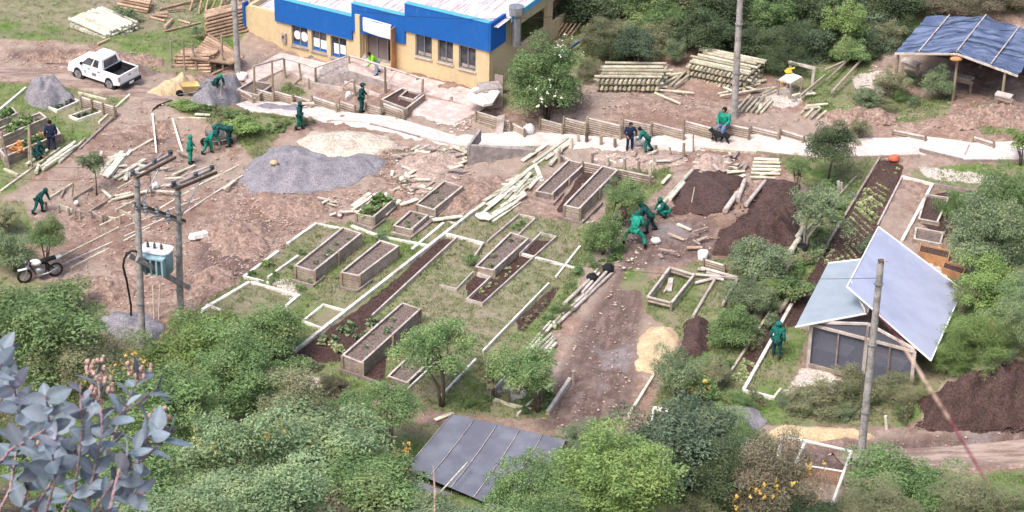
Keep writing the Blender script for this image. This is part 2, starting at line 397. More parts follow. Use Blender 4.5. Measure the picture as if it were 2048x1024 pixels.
drape('path', [(958, 268), (1040, 262), (1120, 268), (1240, 278), (1370, 268), (1500, 268), (1620, 272), (1780, 274), (1850, 272), (1945, 284), (2460, 290)],
      [(932, 300), (1040, 300), (1100, 296), (1245, 303), (1400, 303), (1510, 306), (1620, 318), (1780, 320), (1840, 308), (1925, 325), (2460, 325)], M['paving'], .12)
drape('forecourt', [(812, 188), (870, 196), (940, 210), (985, 212)], [(820, 228), (860, 244), (905, 255), (950, 232)], M['pinkpave'], .12)
t = NT('packed_dirt'); c = t.mix(t.ramp(t.noise(1.4, 6, .7, coord='World', stretch=(3.2, .5, 1), rot=.02), .38, .62), (.20, .14, .12, 1), (.37, .29, .25, 1)); c = t.mix(t.ramp(t.noise(7, 4, .7, coord='World'), .55, .7, 0, .6), c, (.48, .39, .34, 1)); t.bump(t.noise(4, 5, .7, coord='World'), .7, .06); M['roadm'] = t.col(c)
drape('dirt_road', [(-300, 118), (0, 132), (100, 140), (200, 160), (300, 175), (350, 200)], [(-300, 168), (0, 162), (120, 170), (200, 192), (270, 200), (300, 225)], M['roadm'], .10, rough_=.05)
drape('dirt_road', [(1660, 905), (1800, 895), (1950, 885), (2600, 862)], [(1700, 950), (1830, 948), (1960, 945), (2600, 915)], M['roadm'], .11, rough_=.05)
# ---------------- timber ----------------
def edging(p1, p2, w_, h, mat, label, name='edging_board', cat='garden edging', group=None, h0=0, n=1):
    a_, b_ = R(*p1), R(*p2); mb = MB(); k = max(1, int((b_ - a_).length / 2))
    pts = [a_.lerp(b_, i / k) for i in range(k + 1)]
    pts = [Vector((p.x, p.y, hz(p.x, p.y) + h0)) for p in pts]
    for i in range(k):
        mb.beam(pts[i] + Vector((0, 0, -.06)), pts[i + 1] + Vector((0, 0, -.06)), w_ + .004 * (i % 2), h + .12 + .004 * (i % 2), off=h / 2)
    return one(mb, name, M[mat], label, cat, group)
def frame(pxs, w_, h, mat, label, closed=True, name='bed_edging', cat='bed edging', group=None):
    P = [R(*p) for p in pxs]; mid = sum(P, Vector()) / len(P); root = thing(name, label, cat, mid, group)
    n = len(P)
    for i in range(n if closed else n - 1):
        a_, b_ = P[i], P[(i + 1) % n]; mb = MB(); d = (b_ - a_).normalized() * (w_ / 2)
        mb.beam(a_ - d * (1 if i % 2 else -1) + Vector((0, 0, -.06)), b_ + d * (1 if i % 2 else -1) + Vector((0, 0, -.06)), w_, h + .12, off=h / 2)
        mb.build('edge_board', M[mat], root)
    return root
BEDS = []
def bed(rim, h, label, base=None, soil='bedsoil', wall='wood', rimm='rim', weeds=0, mids=1):
    P = [R(x, y, h) for x, y in rim]
    zt = [q.z for q in P]
    mid = sum(P, Vector()) / 4; root = thing('raised_bed', label, 'raised bed', (mid.x, mid.y, hz(mid.x, mid.y)), 'raised plank garden beds')
    for i in range(4):
        a_, b_ = P[i], P[(i + 1) % 4]; mb = MB(); npl = max(2, round(h / .12)); ph = (h + .05) / npl
        out = (b_ - a_).cross(Vector((0, 0, 1))).normalized()
        for k in range(npl):
            z = Vector((0, 0, -ph * (k + .5)))
            j = out * rnd.uniform(-.008, .012); e_ = (b_ - a_).normalized() * rnd.uniform(.0, .02)
            mb.beam(a_ + z + j - e_, b_ + z + j + e_, .05, ph - .022)
        mb.build('side_boards', M[wall], root)
        mb = MB(); mb.beam(a_, b_, .085, .035, off=.018 + .003 * (i % 2)); mb.build('rim', M[rimm], root)
        mb = MB(); ins = out * .06
        mb.box((a_.x + ins.x, a_.y + ins.y, a_.z - h / 2 - .02), .10, .10, h + .1); mb.build('corner_post', M['post'], root)
        L = (b_ - a_).length
        for m_ in range(1, int(L / 1.6)):
            q = a_.lerp(b_, m_ / int(L / 1.6)) + out * .06
            mb = MB(); mb.box((q.x, q.y, q.z - h / 2 + .02), .09, .09, h + .12); mb.build('side_post', M['post'], root)
    mb = MB(); nu, nv = 8, 24; vs = []
    for j in range(nv + 1):
        for i in range(nu + 1):
            q = P[0].lerp(P[1], i / nu).lerp(P[3].lerp(P[2], i / nu), j / nv); q.z += -.09 + .035 * noise.noise(Vector((q.x * 3, q.y * 3, 0)))
            vs.append(q)
    mb.add(vs, [(j * (nu + 1) + i, j * (nu + 1) + i + 1, (j + 1) * (nu + 1) + i + 1, (j + 1) * (nu + 1) + i) for j in range(nv) for i in range(nu)], True)
    mb.build('soil', M[soil], root)
    if base:
        Q = [R(x, y, .08) for x, y in base]
        for i in range(len(Q) - 1):
            mb = MB(); mb.beam(Q[i] + Vector((0, 0, -.05)), Q[i + 1] + Vector((0, 0, -.05)), .07, .2 + .004 * i); mb.build('base_board', M['wood_grey'], root)
    BEDS.append((P, weeds, label)); return root
bed([(713, 427), (746, 435), (788, 399), (755, 390)], .5, 'short raised bed full of leafy green plants nearest the gravel heap', [(709, 445), (745, 458), (770, 440)], weeds=3)
bed([(833, 409), (867, 420), (924, 374), (889, 363)], .38, 'weathered raised bed below the scrap timber by the concrete wall', weeds=1)
bed([(788, 452), (822, 460), (855, 431), (821, 423)], .28, 'smallest low raised bed in the middle of the left garden', [(783, 466), (822, 476), (865, 442)], weeds=1)
bed([(591, 532), (627, 543), (721, 468), (686, 456)], .6, 'tall raised bed with long planks at the left edge of the garden', [(584, 560), (626, 572), (650, 553)], weeds=1)
bed([(683, 545), (717, 552), (796, 493), (761, 482)], .6, 'tall raised bed of bare soil beside the long white edging', [(675, 573), (714, 583), (745, 560)], weeds=0)
bed([(952, 534), (986, 541), (1056, 478), (1022, 466)], .38, 'raised bed with a round green shrub at its left corner', weeds=1)
bed([(1072, 383), (1103, 389), (1168, 329), (1138, 321)], .3, 'left of the two dark soil beds beside the round post pit', [(1062, 394), (1107, 408), (1127, 386)], soil='bedsoil', wall='wood_grey')
bed([(1129, 411), (1158, 418), (1234, 341), (1205, 333)], .6, 'tall plank bed touching the round post pit, right of its pair', [(1117, 434), (1163, 447), (1205, 405)], wall='wood')
bed([(686, 711), (723, 726), (840, 619), (805, 607)], .66, 'tallest raised bed at the near left end of the garden', [(679, 739), (811, 783)], weeds=1)
bed([(777, 753), (814, 766), (872, 712), (834, 698)], .22, 'low raised bed under the round umbrella tree', weeds=0)
bed([(1790, 195), (1790 + 24, 200), (1790 + 30, 192), (1790 + 8, 188)], .05, 'x') if False else None
bed([(0, 276), (92, 236), (80, 226), (-12, 262)], .6, 'long raised bed of green vegetables behind the man in navy', weeds=3)
bed([(10, 314), (120, 268), (112, 256), (0, 300)], .5, 'long raised bed of orange flowers in front of the man in navy', weeds=2)
bed([(-10, 246), (33, 227), (24, 216), (-20, 235)], .3, 'cut off raised bed of greens at the far left edge', weeds=3)
bed([(764, 200), (812, 218), (848, 190), (806, 176)], .45, 'square planter of planks at the foot of the porch ramp', soil='soil')
bed([(800, 193), (827, 200), (843, 188), (815, 181)], .5, 'small plank box set inside the planter by the ramp', soil='soil') 
bed([(1838, 438), (1874, 445), (1897, 396), (1852, 390)], .15, 'low framed bed of dark soil beside the large right hand bushes', soil='soil')
bed([(1829, 478), (1880, 488), (1886, 466), (1832, 456)], .2, 'low box of pale sand beside the large right hand bushes', soil='bedsoil')

bed([(475, 180), (515, 191), (545, 170), (505, 162)], .4, 'plank box of brown earth beside the tall left lamp pole', soil='bedsoil')

E = edging
E((588, 707), (949, 424), .14, .14, 'white_edge', 'longest white edging running diagonally across the whole garden')
E((949, 424), (1134, 284), .16, .10, 'cream', 'long pale board leading from the garden up to the path')
E((744, 637), (914, 480), .07, .18, 'rim', 'pinkish board on the right side of the long planted strip')
E((886, 470), (967, 491), .09, .15, 'white_edge', 'white board closing the top of the long planted strip')
E((488, 556), (556, 505), .14, .1, 'white_edge', 'white edging at the far left corner of the garden, lower piece')
E((575, 490), (633, 449), .14, .1, 'white_edge', 'white edging at the left garden corner, upper piece beside rubble')
E((633, 449), (700, 462), .08, .08, 'white_edge', 'thin white board at the top left corner of the garden')
E((703, 453), (754, 472), .16, .07, 'white_edge', 'wide white board in front of the leafy short bed')
E((752, 473), (862, 494), .14, .08, 'white_edge', 'white cross board between the small beds and the long white edging')
E((596, 515), (536, 558), .1, .12, 'white_edge', 'white board left of the tall left edge bed')
E((488, 556), (538, 568), .12, .1, 'white_edge', 'short white board at the leftmost garden corner')
E((888, 447), (824, 500), .12, .08, 'white_edge', 'first of two parallel white boards left of the long white edging')
E((858, 434), (918, 450), .09, .06, 'white_edge', 'short white board joining the parallel boards at their top')
E((933, 384), (822, 476), .06, .12, 'wood_grey', 'greyish board along the right of the scrap timber bed')
E((500, 566), (405, 622), .16, .10, 'white_edge', 'white edging running down left to the bushes below the twin pole')
E((1098, 571), (966, 707), .08, .16, 'white_edge', 'long thin white board right of the central lawn')
E((1037, 508), (1161, 541), .16, .08, 'white_edge', 'white cross board at the head of the central lawn')
E((1160, 495), (1112, 556), .09, .1, 'white_edge', 'short white board left of the round green bush')
E((811, 786), (875, 726), .07, .14, 'white_edge', 'white board right of the low bed under the umbrella tree')
E((881, 797), (952, 722), .08, .14, 'white_edge', 'white board behind the trunk of the umbrella tree')
E((1309, 751), (1257, 835), .11, .14, 'cream', 'cream board on the right side of the muddy track')
E((1308, 818), (1359, 829), .1, .12, 'white_edge', 'small white board in front of the dark green bush')
E((1308, 818), (1302, 850), .08, .12, 'white_edge', 'short white board beside the small white board near the dark bush')
E((1762, 313), (1636, 522), .1, .12, 'wood', 'brown board left of the rows of young lettuce')
E((1712, 356), (1606, 470), .09, .12, 'wood', 'brown board hidden under the loose tree by the black pot')
E((1545, 620), (1450, 765), .1, .16, 'wood', 'brown board left of the hooded figure by the greenhouse')
E((1583, 612), (1487, 784), .14, .14, 'white_edge', 'wide white board just left of the hooded figure')
E((1487, 784), (1550, 799), .14, .12, 'white_edge', 'white corner board at the near end of the hooded figure plot')
E((1562, 780), (1545, 800), .1, .1, 'cream', 'short cream stub board beside the greenhouse paving')
E((1804, 356), (1755, 453), .08, .12, 'rim', 'pale pink board on the right of the lettuce rows')
E((1804, 356), (1865, 371), .1, .12, 'white_edge', 'white board closing the top of the bare plot behind the greenhouse')
E((1865, 371), (1803, 486), .14, .14, 'white_edge', 'wide white board right of the bare plot behind the greenhouse')
E((1868, 374), (1985, 395), .08, .2, 'wood_grey', 'grey board behind the dark framed bed')
E((0, 222), (52, 178), .1, .12, 'white_edge', 'white board left of the leftmost gravel heap')
E((157, 187), (213, 201), .08, .1, 'cream', 'cream board on the grass below the pickup')
E((260, 192), (198, 248), .1, .12, 'cream', 'cream board at the right end of the left garden, upper')
E((226, 238), (160, 300), .1, .12, 'wood_grey', 'pinkish board running down from the left garden')
E((120, 298), (0, 386), .1, .1, 'cream', 'long cream board crossing the grass at the left edge')
E((8, 340), (36, 352), .1, .1, 'cream', 'short board on the grass below the leaning stakes')
E((22, 318), (118, 268), .12, .08, 'white_edge', 'pale board along the foot of the orange flower bed')
E((305, 228), (313, 308), .08, .06, 'white_edge', 'white marking board left of the dug pit')
E((345, 238), (365, 305), .08, .06, 'white_edge', 'white marking board right of the dug pit')
E((352, 236), (412, 237), .08, .05, 'cream', 'cream board across the grass bank by the pit')
E((1400, 299), (1512, 307), .1, .12, 'cream', 'pale board on the lower edge of the path behind the dog')
E((1512, 307), (1622, 319), .08, .14, 'wood', 'brown board on the lower edge of the path left of the dark tree')
E((1690, 318), (1838, 314), .08, .14, 'wood', 'brown board on the lower edge of the path right of the dark tree')
E((1838, 304), (1925, 325), .08, .2, 'wood_grey', 'grey stepped board on the lower edge of the path')
E((1925, 325), (2060, 325), .08, .16, 'wood_grey', 'grey board on the lower edge of the path at the right edge')
E((1925, 322), (1942, 286), .08, .1, 'wood_grey', 'grey board crossing the path near the right edge')
E((740, 252), (840, 278), .08, .16, 'wood_grey', 'grey board below the pale path left of the scrap timber')
E((655, 244), (735, 248), .08, .1, 'wood', 'brown board above the white sand')
E((840, 278), (935, 298), .08, .14, 'rim', 'pale kerb board below the path leading to the concrete wall')
for i, (a_, b_) in enumerate([((119, 516), (238, 456)), ((119, 533), (330, 438)), ((141, 537), (300, 456)), ((250, 455), (400, 398)), ((320, 418), (478, 332)), ((365, 430), (486, 352)), ((200, 452), (262, 425)), ((300, 385), (430, 330)), ((236, 378), (295, 345))]):
    E(a_, b_, .07, .06, 'rim' if i % 2 else 'cream', 'thin pale board laid across the dug slope ' + ['lowest left', 'longest of the lower set', 'lowest of all', 'between the twin poles', 'top right under the gravel heap', 'just left of the gravel heap', 'short one left of the near pole', 'above the second pole arm', 'left of the near pole arm'][i], 'terrace_board', 'board')
f = frame
f([(500, 566), (597, 594), (574, 613)], .12, .1, 'white_edge', 'open white edging of the bare plot above the near bushes', False)
f([(606, 645), (647, 612), (691, 624), (644, 659)], .09, .1, 'white_edge', 'small white four sided edging left of the longest white edging')
f([(877, 575), (913, 583), (946, 549), (981, 559), (934, 603), (965, 612), (1112, 478), (1082, 471), (1040, 512)], .06, .16, 'rim', 'stepped pinkish edging of the U shaped dark bed', False)
f([(1071, 440), (1038, 433), (975, 487)], .07, .14, 'rim', 'open edging of the strip of small plants above the central bed', False)
f([(1071, 440), (1010, 500)], .07, .14, 'rim', 'single rim board right of the strip of small plants', False)
f([(967, 491), (948, 520)], .07, .18, 'rim', 'short rim board joining the white top board to the central bed', False)
f([(96, 217), (115, 225), (158, 206), (140, 198)], .09, .14, 'white_edge', 'white edging round dark green plants beside the leftmost gravel heap')
f([(140, 236), (157, 243), (203, 227), (188, 219)], .08, .14, 'white_edge', 'low pale edging round a small plot, nearest the diagonal board')
f([(978, 798), (1020, 812), (1060, 822)], .1, .12, 'cream', 'cream boards at the near end of the plot under the leaning tree', False)
f([(400, 632), (415, 612), (440, 622)], .08, .1, 'white_edge', 'tiny white corner boards above the leafy bush', False)
f([(783, 466), (822, 477), (870, 438)], .08, .08, 'cream', 'cream base boards round the smallest bed', False)
E((982, 796), (1042, 728), .08, .3, 'rim', 'upright pinkish board left of the plot under the leaning tree')
E((1035, 832), (1104, 770), .1, .12, 'cream', 'cream rail on the grass below the leaning tree')
E((1095, 830), (1140, 763), .14, .2, 'rim', 'thick pale beam at the left edge of the muddy track')
E((1067, 765), (1087, 740), .1, .1, 'cream', 'short cream board inside the plot under the leaning tree')

# retaining panels of stacked rails
def panel(p1, p2, h, label, mat='wood', posts=2):
    a_, b_ = R(*p1, h), R(*p2, h); mid = (a_ + b_) / 2
    root = thing('retaining_fence', label, 'retaining fence', (mid.x, mid.y, mid.z - h), 'stepped retaining fences of stacked rails')
    npl = max(3, round(h / .105)); ph = (h + .06) / npl; d = (b_ - a_).normalized()
    for k in range(npl):
        mb = MB(); z = Vector((0, 0, -ph * (k + .5))); j = d * rnd.uniform(-.03, .03)
        mb.cyl(a_ + z + j, b_ + z + j, ph * .49, ph * .47, 7); mb.build('rail', M['rim' if k == 0 else mat], root)
    out = d.cross(Vector((0, 0, 1))).normalized() * .08
    for s_ in range(posts):
        q = a_.lerp(b_, .03 + .94 * s_ / max(1, posts - 1)) + out
        mb = MB(); mb.cyl((q.x, q.y, q.z - h - .1), (q.x, q.y, q.z + .07), .055, .05, 8); mb.build('post', M['post'], root)
FP_ = [((951, 221), (1024, 243), .62, 'left end of the path fences, with a board leaning on it'), ((1024, 245), (1052, 259), .5, 'short panel behind the white sack on the path'),
 ((1080, 236), (1128, 249), .62, 'panel just right of the flowering bush'), ((1128, 234), (1174, 246), .75, 'second panel right of the flowering bush'),
 ((1174, 234), (1245, 251), .85, 'panel left of the two people on the path'), ((1245, 237), (1305, 250), .8, 'panel right behind the two people on the path'),
 ((1303, 244), (1370, 261), .62, 'panel between the two people and the dog'), ((1368, 240), (1432, 257), .75, 'panel left of the seated man'),
 ((1432, 242), (1502, 257), .7, 'panel the seated man sits on'), ((1502, 252), (1561, 266), .45, 'low panel right of the seated man'),
 ((1561, 258), (1611, 273), .42, 'low panel left of the dark tree'), ((1784, 258), (1854, 272), .35, 'low panel above the widest part of the path'),
 ((1945, 271), (1990, 285), .35, 'low panel near the right edge of the picture'),
 ((469, 172), (509, 194), .45, 'panel in front of the brown earth box'), ((511, 176), (548, 187), .55, 'panel under the left end of the railing'),
 ((548, 181), (588, 192), .52, 'panel left of the carried plank'), ((588, 190), (625, 202), .48, 'panel behind the worker with the plank'),
 ((625, 192), (677, 209), .52, 'panel right of the worker with the plank'), ((679, 201), (713, 212), .45, 'panel left of the dark green worker on the path'),
 ((733, 207), (765, 216), .4, 'panel right of the dark green worker on the path'), ((765, 205), (812, 222), .55, 'panel in front of the ramp planter'),
 ((1105, 300), (1162, 331), .2, 'low rails on the left of the round post pit'), ((1162, 322), (1306, 352), .5, 'rails between the post pit and the plank beds'),
 ((1408, 517), (1452, 530), .4, 'short panel under the white bucket by the track')]
for p1, p2, h, l in FP_: panel(p1, p2, h, 'stepped rail fence, ' + l)
panel((160, 192), (232, 214), .6, 'rail fence at the end of the left garden with dark posts', posts=4)

# upright posts
def post(pb, pt_, r, mat, label, group=None, name='wooden_post', cat='post'):
    b_ = R(*pb); t_ = RY(pt_[0], pt_[1], b_.y); mb = MB()
    mb.cyl(b_ - Vector((0, 0, .15)), t_, r * 1.05, r, 9); o = one(mb, name, M[mat], label, cat, group); return b_, t_
Z6 = lambda x, y: (1000 + x / 3.413, 260 + y / 3.413)
for i, (x, y0, y1, r, m_) in enumerate([(490, 55, 125, .06, 'cream'), (535, 30, 95, .06, 'wood'), (592, 12, 95, .085, 'dark_wood'), (690, 40, 115, .075, 'post'), (785, 60, 130, .08, 'post'), (1065, 105, 150, .07, 'post'), (1160, 120, 185, .06, 'wood'), (1255, 90, 190, .075, 'post'),
    (630, 160, 250, .07, 'wood'), (735, 180, 248, .08, 'cream'), (850, 195, 312, .075, 'wood'), (948, 210, 352, .07, 'wood'), (1025, 220, 332, .075, 'cream'), (1320, 20, 145, .04, 'post'), (405, 135, 215, .08, 'wood'), (1045, 150, 270, .03, 'cream')]):
    lb = ['pale thin post at the left of the pit', 'second post from the left behind the pit', 'thick dark post at the back of the pit', 'post behind the pit between the dark post and the people', 'post just left of the girl in the dark jacket', 'stub post right of the bending man', 'short thin post on the path edge right of the bending man',
          'tall post on the path edge below the dog', 'front post nearest the left plank bed', 'wide cream front post between the beds', 'tall front post touching the tall bed', 'tallest front post right of the tall bed', 'rightmost cream front post', 'thin dark stake standing in the path', 'square corner post at the left of the pit', 'very thin pale stake in the pit'][i]
    post(Z6(x, y1), Z6(x, y0), r, m_, 'round wooden post, ' + lb, 'upright posts round the rubble pit')
for i, (b_, t_, r, m_, l) in enumerate([((58, 326), (57, 250), .05, 'wood', 'leaning pale stake left of the man in navy'), ((20, 338), (2, 264), .06, 'wood', 'leaning stake at the far left edge of the picture'),
    ((64, 338), (58, 250), .05, 'post', 'tall pale stake in front of the squatting figure'), ((343, 136), (341, 82), .05, 'wood', 'stake holding the brown pole stack, leftmost'),
    ((369, 140), (366, 78), .05, 'wood', 'stake holding the brown pole stack, second'), ((396, 142), (383, 88), .05, 'wood', 'tilted stake holding the brown pole stack, third'), ((446, 142), (443, 70), .055, 'wood', 'stake between the brown poles and the grey heap'),
    ((1775, 862), (1771, 832), .06, 'cream', 'short pale stake beside the upper dirt road'), ((308, 640), (306, 570), .03, 'cream', 'thin pale stake between the twin poles, left'), ((317, 640), (320, 570), .03, 'cream', 'thin pale stake between the twin poles, right'),
    ((1679, 385), (1677, 362), .07, 'rim', 'pale stub post beside the loose tree'), ((1684, 384), (1683, 365), .07, 'rim', 'second pale stub post beside the loose tree'), ((303, 395), (300, 352), .04, 'post', 'stake on the slope left of the near pole arm'),
    ((1146, 765), (1147, 742), .06, 'wood', 'stub post with pale top at the left of the muddy track'), ((144, 398), (146, 365), .04, 'post', 'forked stake beside the trench digger'), ((618, 180), (617, 156), .05, 'post', 'stub post on the slope below the steps'),
    ((588, 262), (588, 250), .05, 'post', 'stub post at the feet of the plank carrier')]):
    post(b_, t_, r, m_, l, 'stakes standing about the site', 'wooden_stake', 'stake')
for i, (x, y) in enumerate([(92, 412), (117, 418), (137, 424), (150, 428), (160, 430), (182, 430), (204, 436), (210, 434), (240, 440), (268, 436)]):
    post((x, y + 8), (x, y - 8), .055, 'wood', 'short peg in the terrace row, ' + ['at the digger', 'second from the digger', 'third from the digger', 'left of the closest pair', 'right of the closest pair', 'in the middle of the row', 'left of the short cross board', 'touching the short cross board', 'below the stepped board', 'last before the near pole'][i], 'pegs of the dug terraces', 'terrace_peg', 'peg')
for i, (a_, b_) in enumerate([((118, 414), (146, 424)), ((150, 426), (182, 434)), ((183, 428), (203, 440)), ((210, 438), (232, 442)), ((240, 425), (268, 438)), ((275, 430), (302, 440)), ((100, 400), (145, 372)), ((130, 382), (122, 398)), ((175, 430), (240, 390)), ((232, 425), (275, 404)), ((95, 385), (110, 390)), ((145, 402), (185, 378))]):
    E(a_, b_, .08, .16, 'wood' if i % 3 else 'cream', 'rough terrace board ' + ['next to the digger', 'below the small bush', 'short and steep', 'leftmost of the lower step', 'highest of the lower step', 'under the near pole', 'slanting up beside the digger', 'tiny one above the digger', 'running up the slope', 'running up beside the near pole', 'stub left of the forked stake', 'behind the terrace pegs'][i], 'terrace_board', 'board')

# ---------------- logs and planks ----------------
LOGM = {}
def unit_log(kind):
    if kind in LOGM: return LOGM[kind]
    mb = MB(); n = 9
    pts = [Vector((-.5 + i / 6, .0, 0)) for i in range(7)]
    vs = []
    for i, p in enumerate(pts):
        k = 1 - .12 * i / 6 + rnd.uniform(-.03, .03)
        for j in range(n):
            t_ = 2 * math.pi * j / n; vs.append((p.x, math.cos(t_) * k, math.sin(t_) * k))
    mb.add(vs, [(i * n + j, (i + 1) * n + j, (i + 1) * n + (j + 1) % n, i * n + (j + 1) % n) for i in range(6) for j in range(n)], True)
    mb.add(vs, [tuple(range(n)), tuple(6 * n + j for j in range(n - 1, -1, -1))])
    me = D.meshes.new('log'); me.from_pydata(mb.v, [], mb.f); me.polygons.foreach_set('use_smooth', mb.sm); me.materials.append(M[kind])
    LOGM[kind] = me; return me
def log(p, q, r, mat, label, group, name='wooden_pole', cat='pole'):
    p = Vector(p); q = Vector(q); d = q - p
    o = D.objects.new(name, unit_log(mat)); COL.objects.link(o)
    o.location = (p + q) / 2; o.rotation_euler = d.to_track_quat('X', 'Z').to_euler()
    o.rotation_euler.rotate_axis('X', rnd.uniform(0, 6)); o.scale = (d.length, r, r * rnd.uniform(.92, 1.08))
    return tag(o, label, cat, group)
PLM = {}
def plank(p, q, w_, th, mat, label, group, name='plank', cat='plank'):
    p = Vector(p); q = Vector(q); d = q - p
    if mat not in PLM:
        mb = MB(); mb.beam((-.5, 0, 0), (.5, 0, 0), 1, 1); me = D.meshes.new('plank'); me.from_pydata(mb.v, [], mb.f); me.materials.append(M[mat]); PLM[mat] = me
    o = D.objects.new(name, PLM[mat]); COL.objects.link(o); o.location = (p + q) / 2
    o.rotation_euler = d.to_track_quat('X', 'Z').to_euler(); o.scale = (d.length, w_, th)
    return tag(o, label, cat, group)
def stack(c0, c1, c2, layers, r, mat, where, group, cross=True, n_long=None, jit=.03, z0=0.):
    """c0->c1: length direction (px, front edge), c0->c2: depth direction; layers of poles, lengthwise and crosswise in turn"""
    A_ = R(*c0); B_ = R(*c1); C_ = R(*c2); A_.z = B_.z = C_.z = min(A_.z, B_.z, C_.z) + r + z0
    L = B_ - A_; Wd = C_ - A_; ul = L.normalized(); uw = Wd.normalized(); z = 0
    for k in range(layers):
        lengthwise = (not cross) or (k % 2 == (layers - 1) % 2)
        if lengthwise:
            n = n_long or max(2, int(Wd.length / (2.3 * r))); shr = 1 if cross else 1 - .5 * k / layers
            for i in range(n):
                o = uw * (Wd.length * ((i + .5) / n - .5) * shr + Wd.length * .5) + Vector((0, 0, z + rnd.uniform(0, .02)))
                j1 = rnd.uniform(-jit, jit) * 3; j2 = rnd.uniform(-jit, jit) * 3
                top = k >= layers - 1
                log(A_ + o + ul * j1 + uw * rnd.uniform(-jit, jit), B_ + o + ul * j2 + uw * rnd.uniform(-jit, jit), r * rnd.uniform(.85, 1.12), mat, ('pole lying on top of ' if top else 'pole lying lengthwise inside ') + where, group)
        else:
            n = max(3, int(L.length / (2.5 * r)))
            for i in range(n):
                o = ul * (L.length * (i + .5) / n) + Vector((0, 0, z))
                log(A_ + o - uw * rnd.uniform(.02, .15), A_ + Wd + o + uw * .05, r * rnd.uniform(.85, 1.1), mat, 'pole laid crosswise inside ' + where, group)
        z += 2 * r * .97
stack((1190, 185), (1318, 187), (1212, 150), 5, .09, 'log', 'the pole stack right of the flowering bush', 'poles of the stack right of the flowering bush', n_long=5, jit=.09)
stack((1372, 156), (1492, 184), (1412, 120), 6, .085, 'log', 'the big pole stack left of the lamp pole', 'poles of the big stack left of the lamp pole', n_long=7, jit=.07)
stack((140, 56), (210, 76), (205, 25), 3, .09, 'log_white', 'the whitish pole stack above the pickup', 'whitish poles stacked above the pickup', n_long=12, jit=.05)
stack((342, 136), (416, 149), (376, 104), 6, .085, 'log_brown', 'the staked brown pole stack', 'brown poles held by stakes', cross=False, n_long=6)
for i in range(11):
    f_ = i / 10
    log(R(380 + 36 * f_, 116 - 46 * f_, .7 + .1 * f_), R(462 + 26 * f_, 128 - 14 * f_, .5), .085, 'log_brown', 'brown pole fanned out on top of the staked stack', 'brown poles fanned out')
stack((412, 84), (500, 66), (412, 52), 8, .09, 'log_brown', 'the brown pole stack behind the tall pole', 'brown poles stacked behind the tall pole', cross=False, n_long=4)
stack((234, 18), (296, 32), (246, -4), 4, .08, 'log_brown', 'the brown stack at the top edge left of the poles', 'brown poles stacked at the top edge', cross=False, n_long=3)
for i in range(9):
    x = 382 + 13 * i
    a_ = R(x + rnd.uniform(-3, 3), 22 + rnd.uniform(-4, 8)); b_ = RY(x + rnd.uniform(4, 22), -25, a_.y + 1.2)
    log(a_, b_, .07, 'log_brown', 'dry pole leaning upright at the top edge of the picture', 'poles leaning upright at the top')
WORDS = ['nearest', 'second', 'third', 'fourth', 'fifth', 'sixth', 'seventh', 'eighth', 'ninth', 'tenth', 'eleventh', 'twelfth', 'thirteenth', 'fourteenth', 'fifteenth', 'sixteenth']
def scat(lst, r, mat, where, group, h=.08, pl=None):
    for i, (x1, y1, x2, y2) in enumerate(lst):
        hh = h + (i % 3) * .05
        a_, b_ = R(x1, y1, hh), R(x2, y2, hh)
        if pl: plank(a_, b_, pl[0] * rnd.uniform(.8, 1.2), pl[1], mat, where, group)
        else: log(a_, b_, r * rnd.uniform(.85, 1.1), mat, where, group)
scat([(300, 34, 330, 42), (304, 30, 335, 33), (330, 54, 345, 38), (357, 40, 381, 47), (310, 28, 336, 26)], .08, 'log_brown', 'short cut log lying on the grass below the top stack', 'short cut logs on the grass')
scat([(330, 62, 400, 45), (318, 18, 400, -2), (335, 20, 372, 17), (424, 148, 482, 122), (195, 88, 219, 77)], .06, 'log_brown', 'single thin brown pole lying on the upper grass', 'single brown poles on the grass')
scat([(1310, 186, 1362, 208), (1316, 180, 1388, 186), (1330, 152, 1368, 146), (1318, 172, 1366, 146), (1342, 170, 1372, 142), (1350, 172, 1380, 148)], .075, 'log', 'loose pale pole between the two pole stacks', 'loose poles between the stacks', h=.1)
scat([(1436, 188, 1520, 168), (1440, 192, 1510, 180), (1482, 222, 1508, 192), (1492, 222, 1518, 194), (1502, 224, 1528, 196), (1513, 224, 1540, 197), (1522, 226, 1545, 200), (1475, 218, 1500, 190), (1498, 182, 1540, 176), (1490, 172, 1532, 160), (1468, 205, 1500, 196), (1520, 190, 1560, 172)], .075, 'log', 'short pole in the heap right of the lamp pole', 'short poles heaped right of the lamp pole', h=.12)
scat([(1600, 230, 1615, 212), (1610, 234, 1630, 214), (1622, 236, 1642, 216), (1634, 238, 1652, 222), (1612, 212, 1656, 208), (1606, 218, 1640, 214)], .07, 'log', 'short pole in the small heap below the work table', 'short poles below the work table')
scat([(1654, 160, 1722, 95), (1600, 192, 1650, 150), (1650, 140, 1690, 122), (1500, 102, 1582, 112), (1664, 184, 1724, 118)], .075, 'wood', 'long weathered pole leaning beside the work table', 'long weathered poles by the work table', h=.35)
scat([(52, 330, 95, 300), (80, 335, 145, 290), (85, 338, 152, 292), (118, 325, 170, 278), (96, 322, 150, 284), (72, 345, 78, 330)], .085, 'log_white', 'pale pole lying on the grass below the man in navy', 'pale poles below the man in navy')
scat([(203, 350, 235, 308), (208, 352, 245, 306), (214, 354, 250, 308), (220, 352, 262, 300), (200, 345, 225, 318), (228, 356, 290, 318), (212, 330, 245, 302), (216, 316, 240, 312)], .08, 'log_white', 'cream board in the fan beside the small slope tree', 'cream boards fanned beside the small slope tree', pl=(.2, .05))
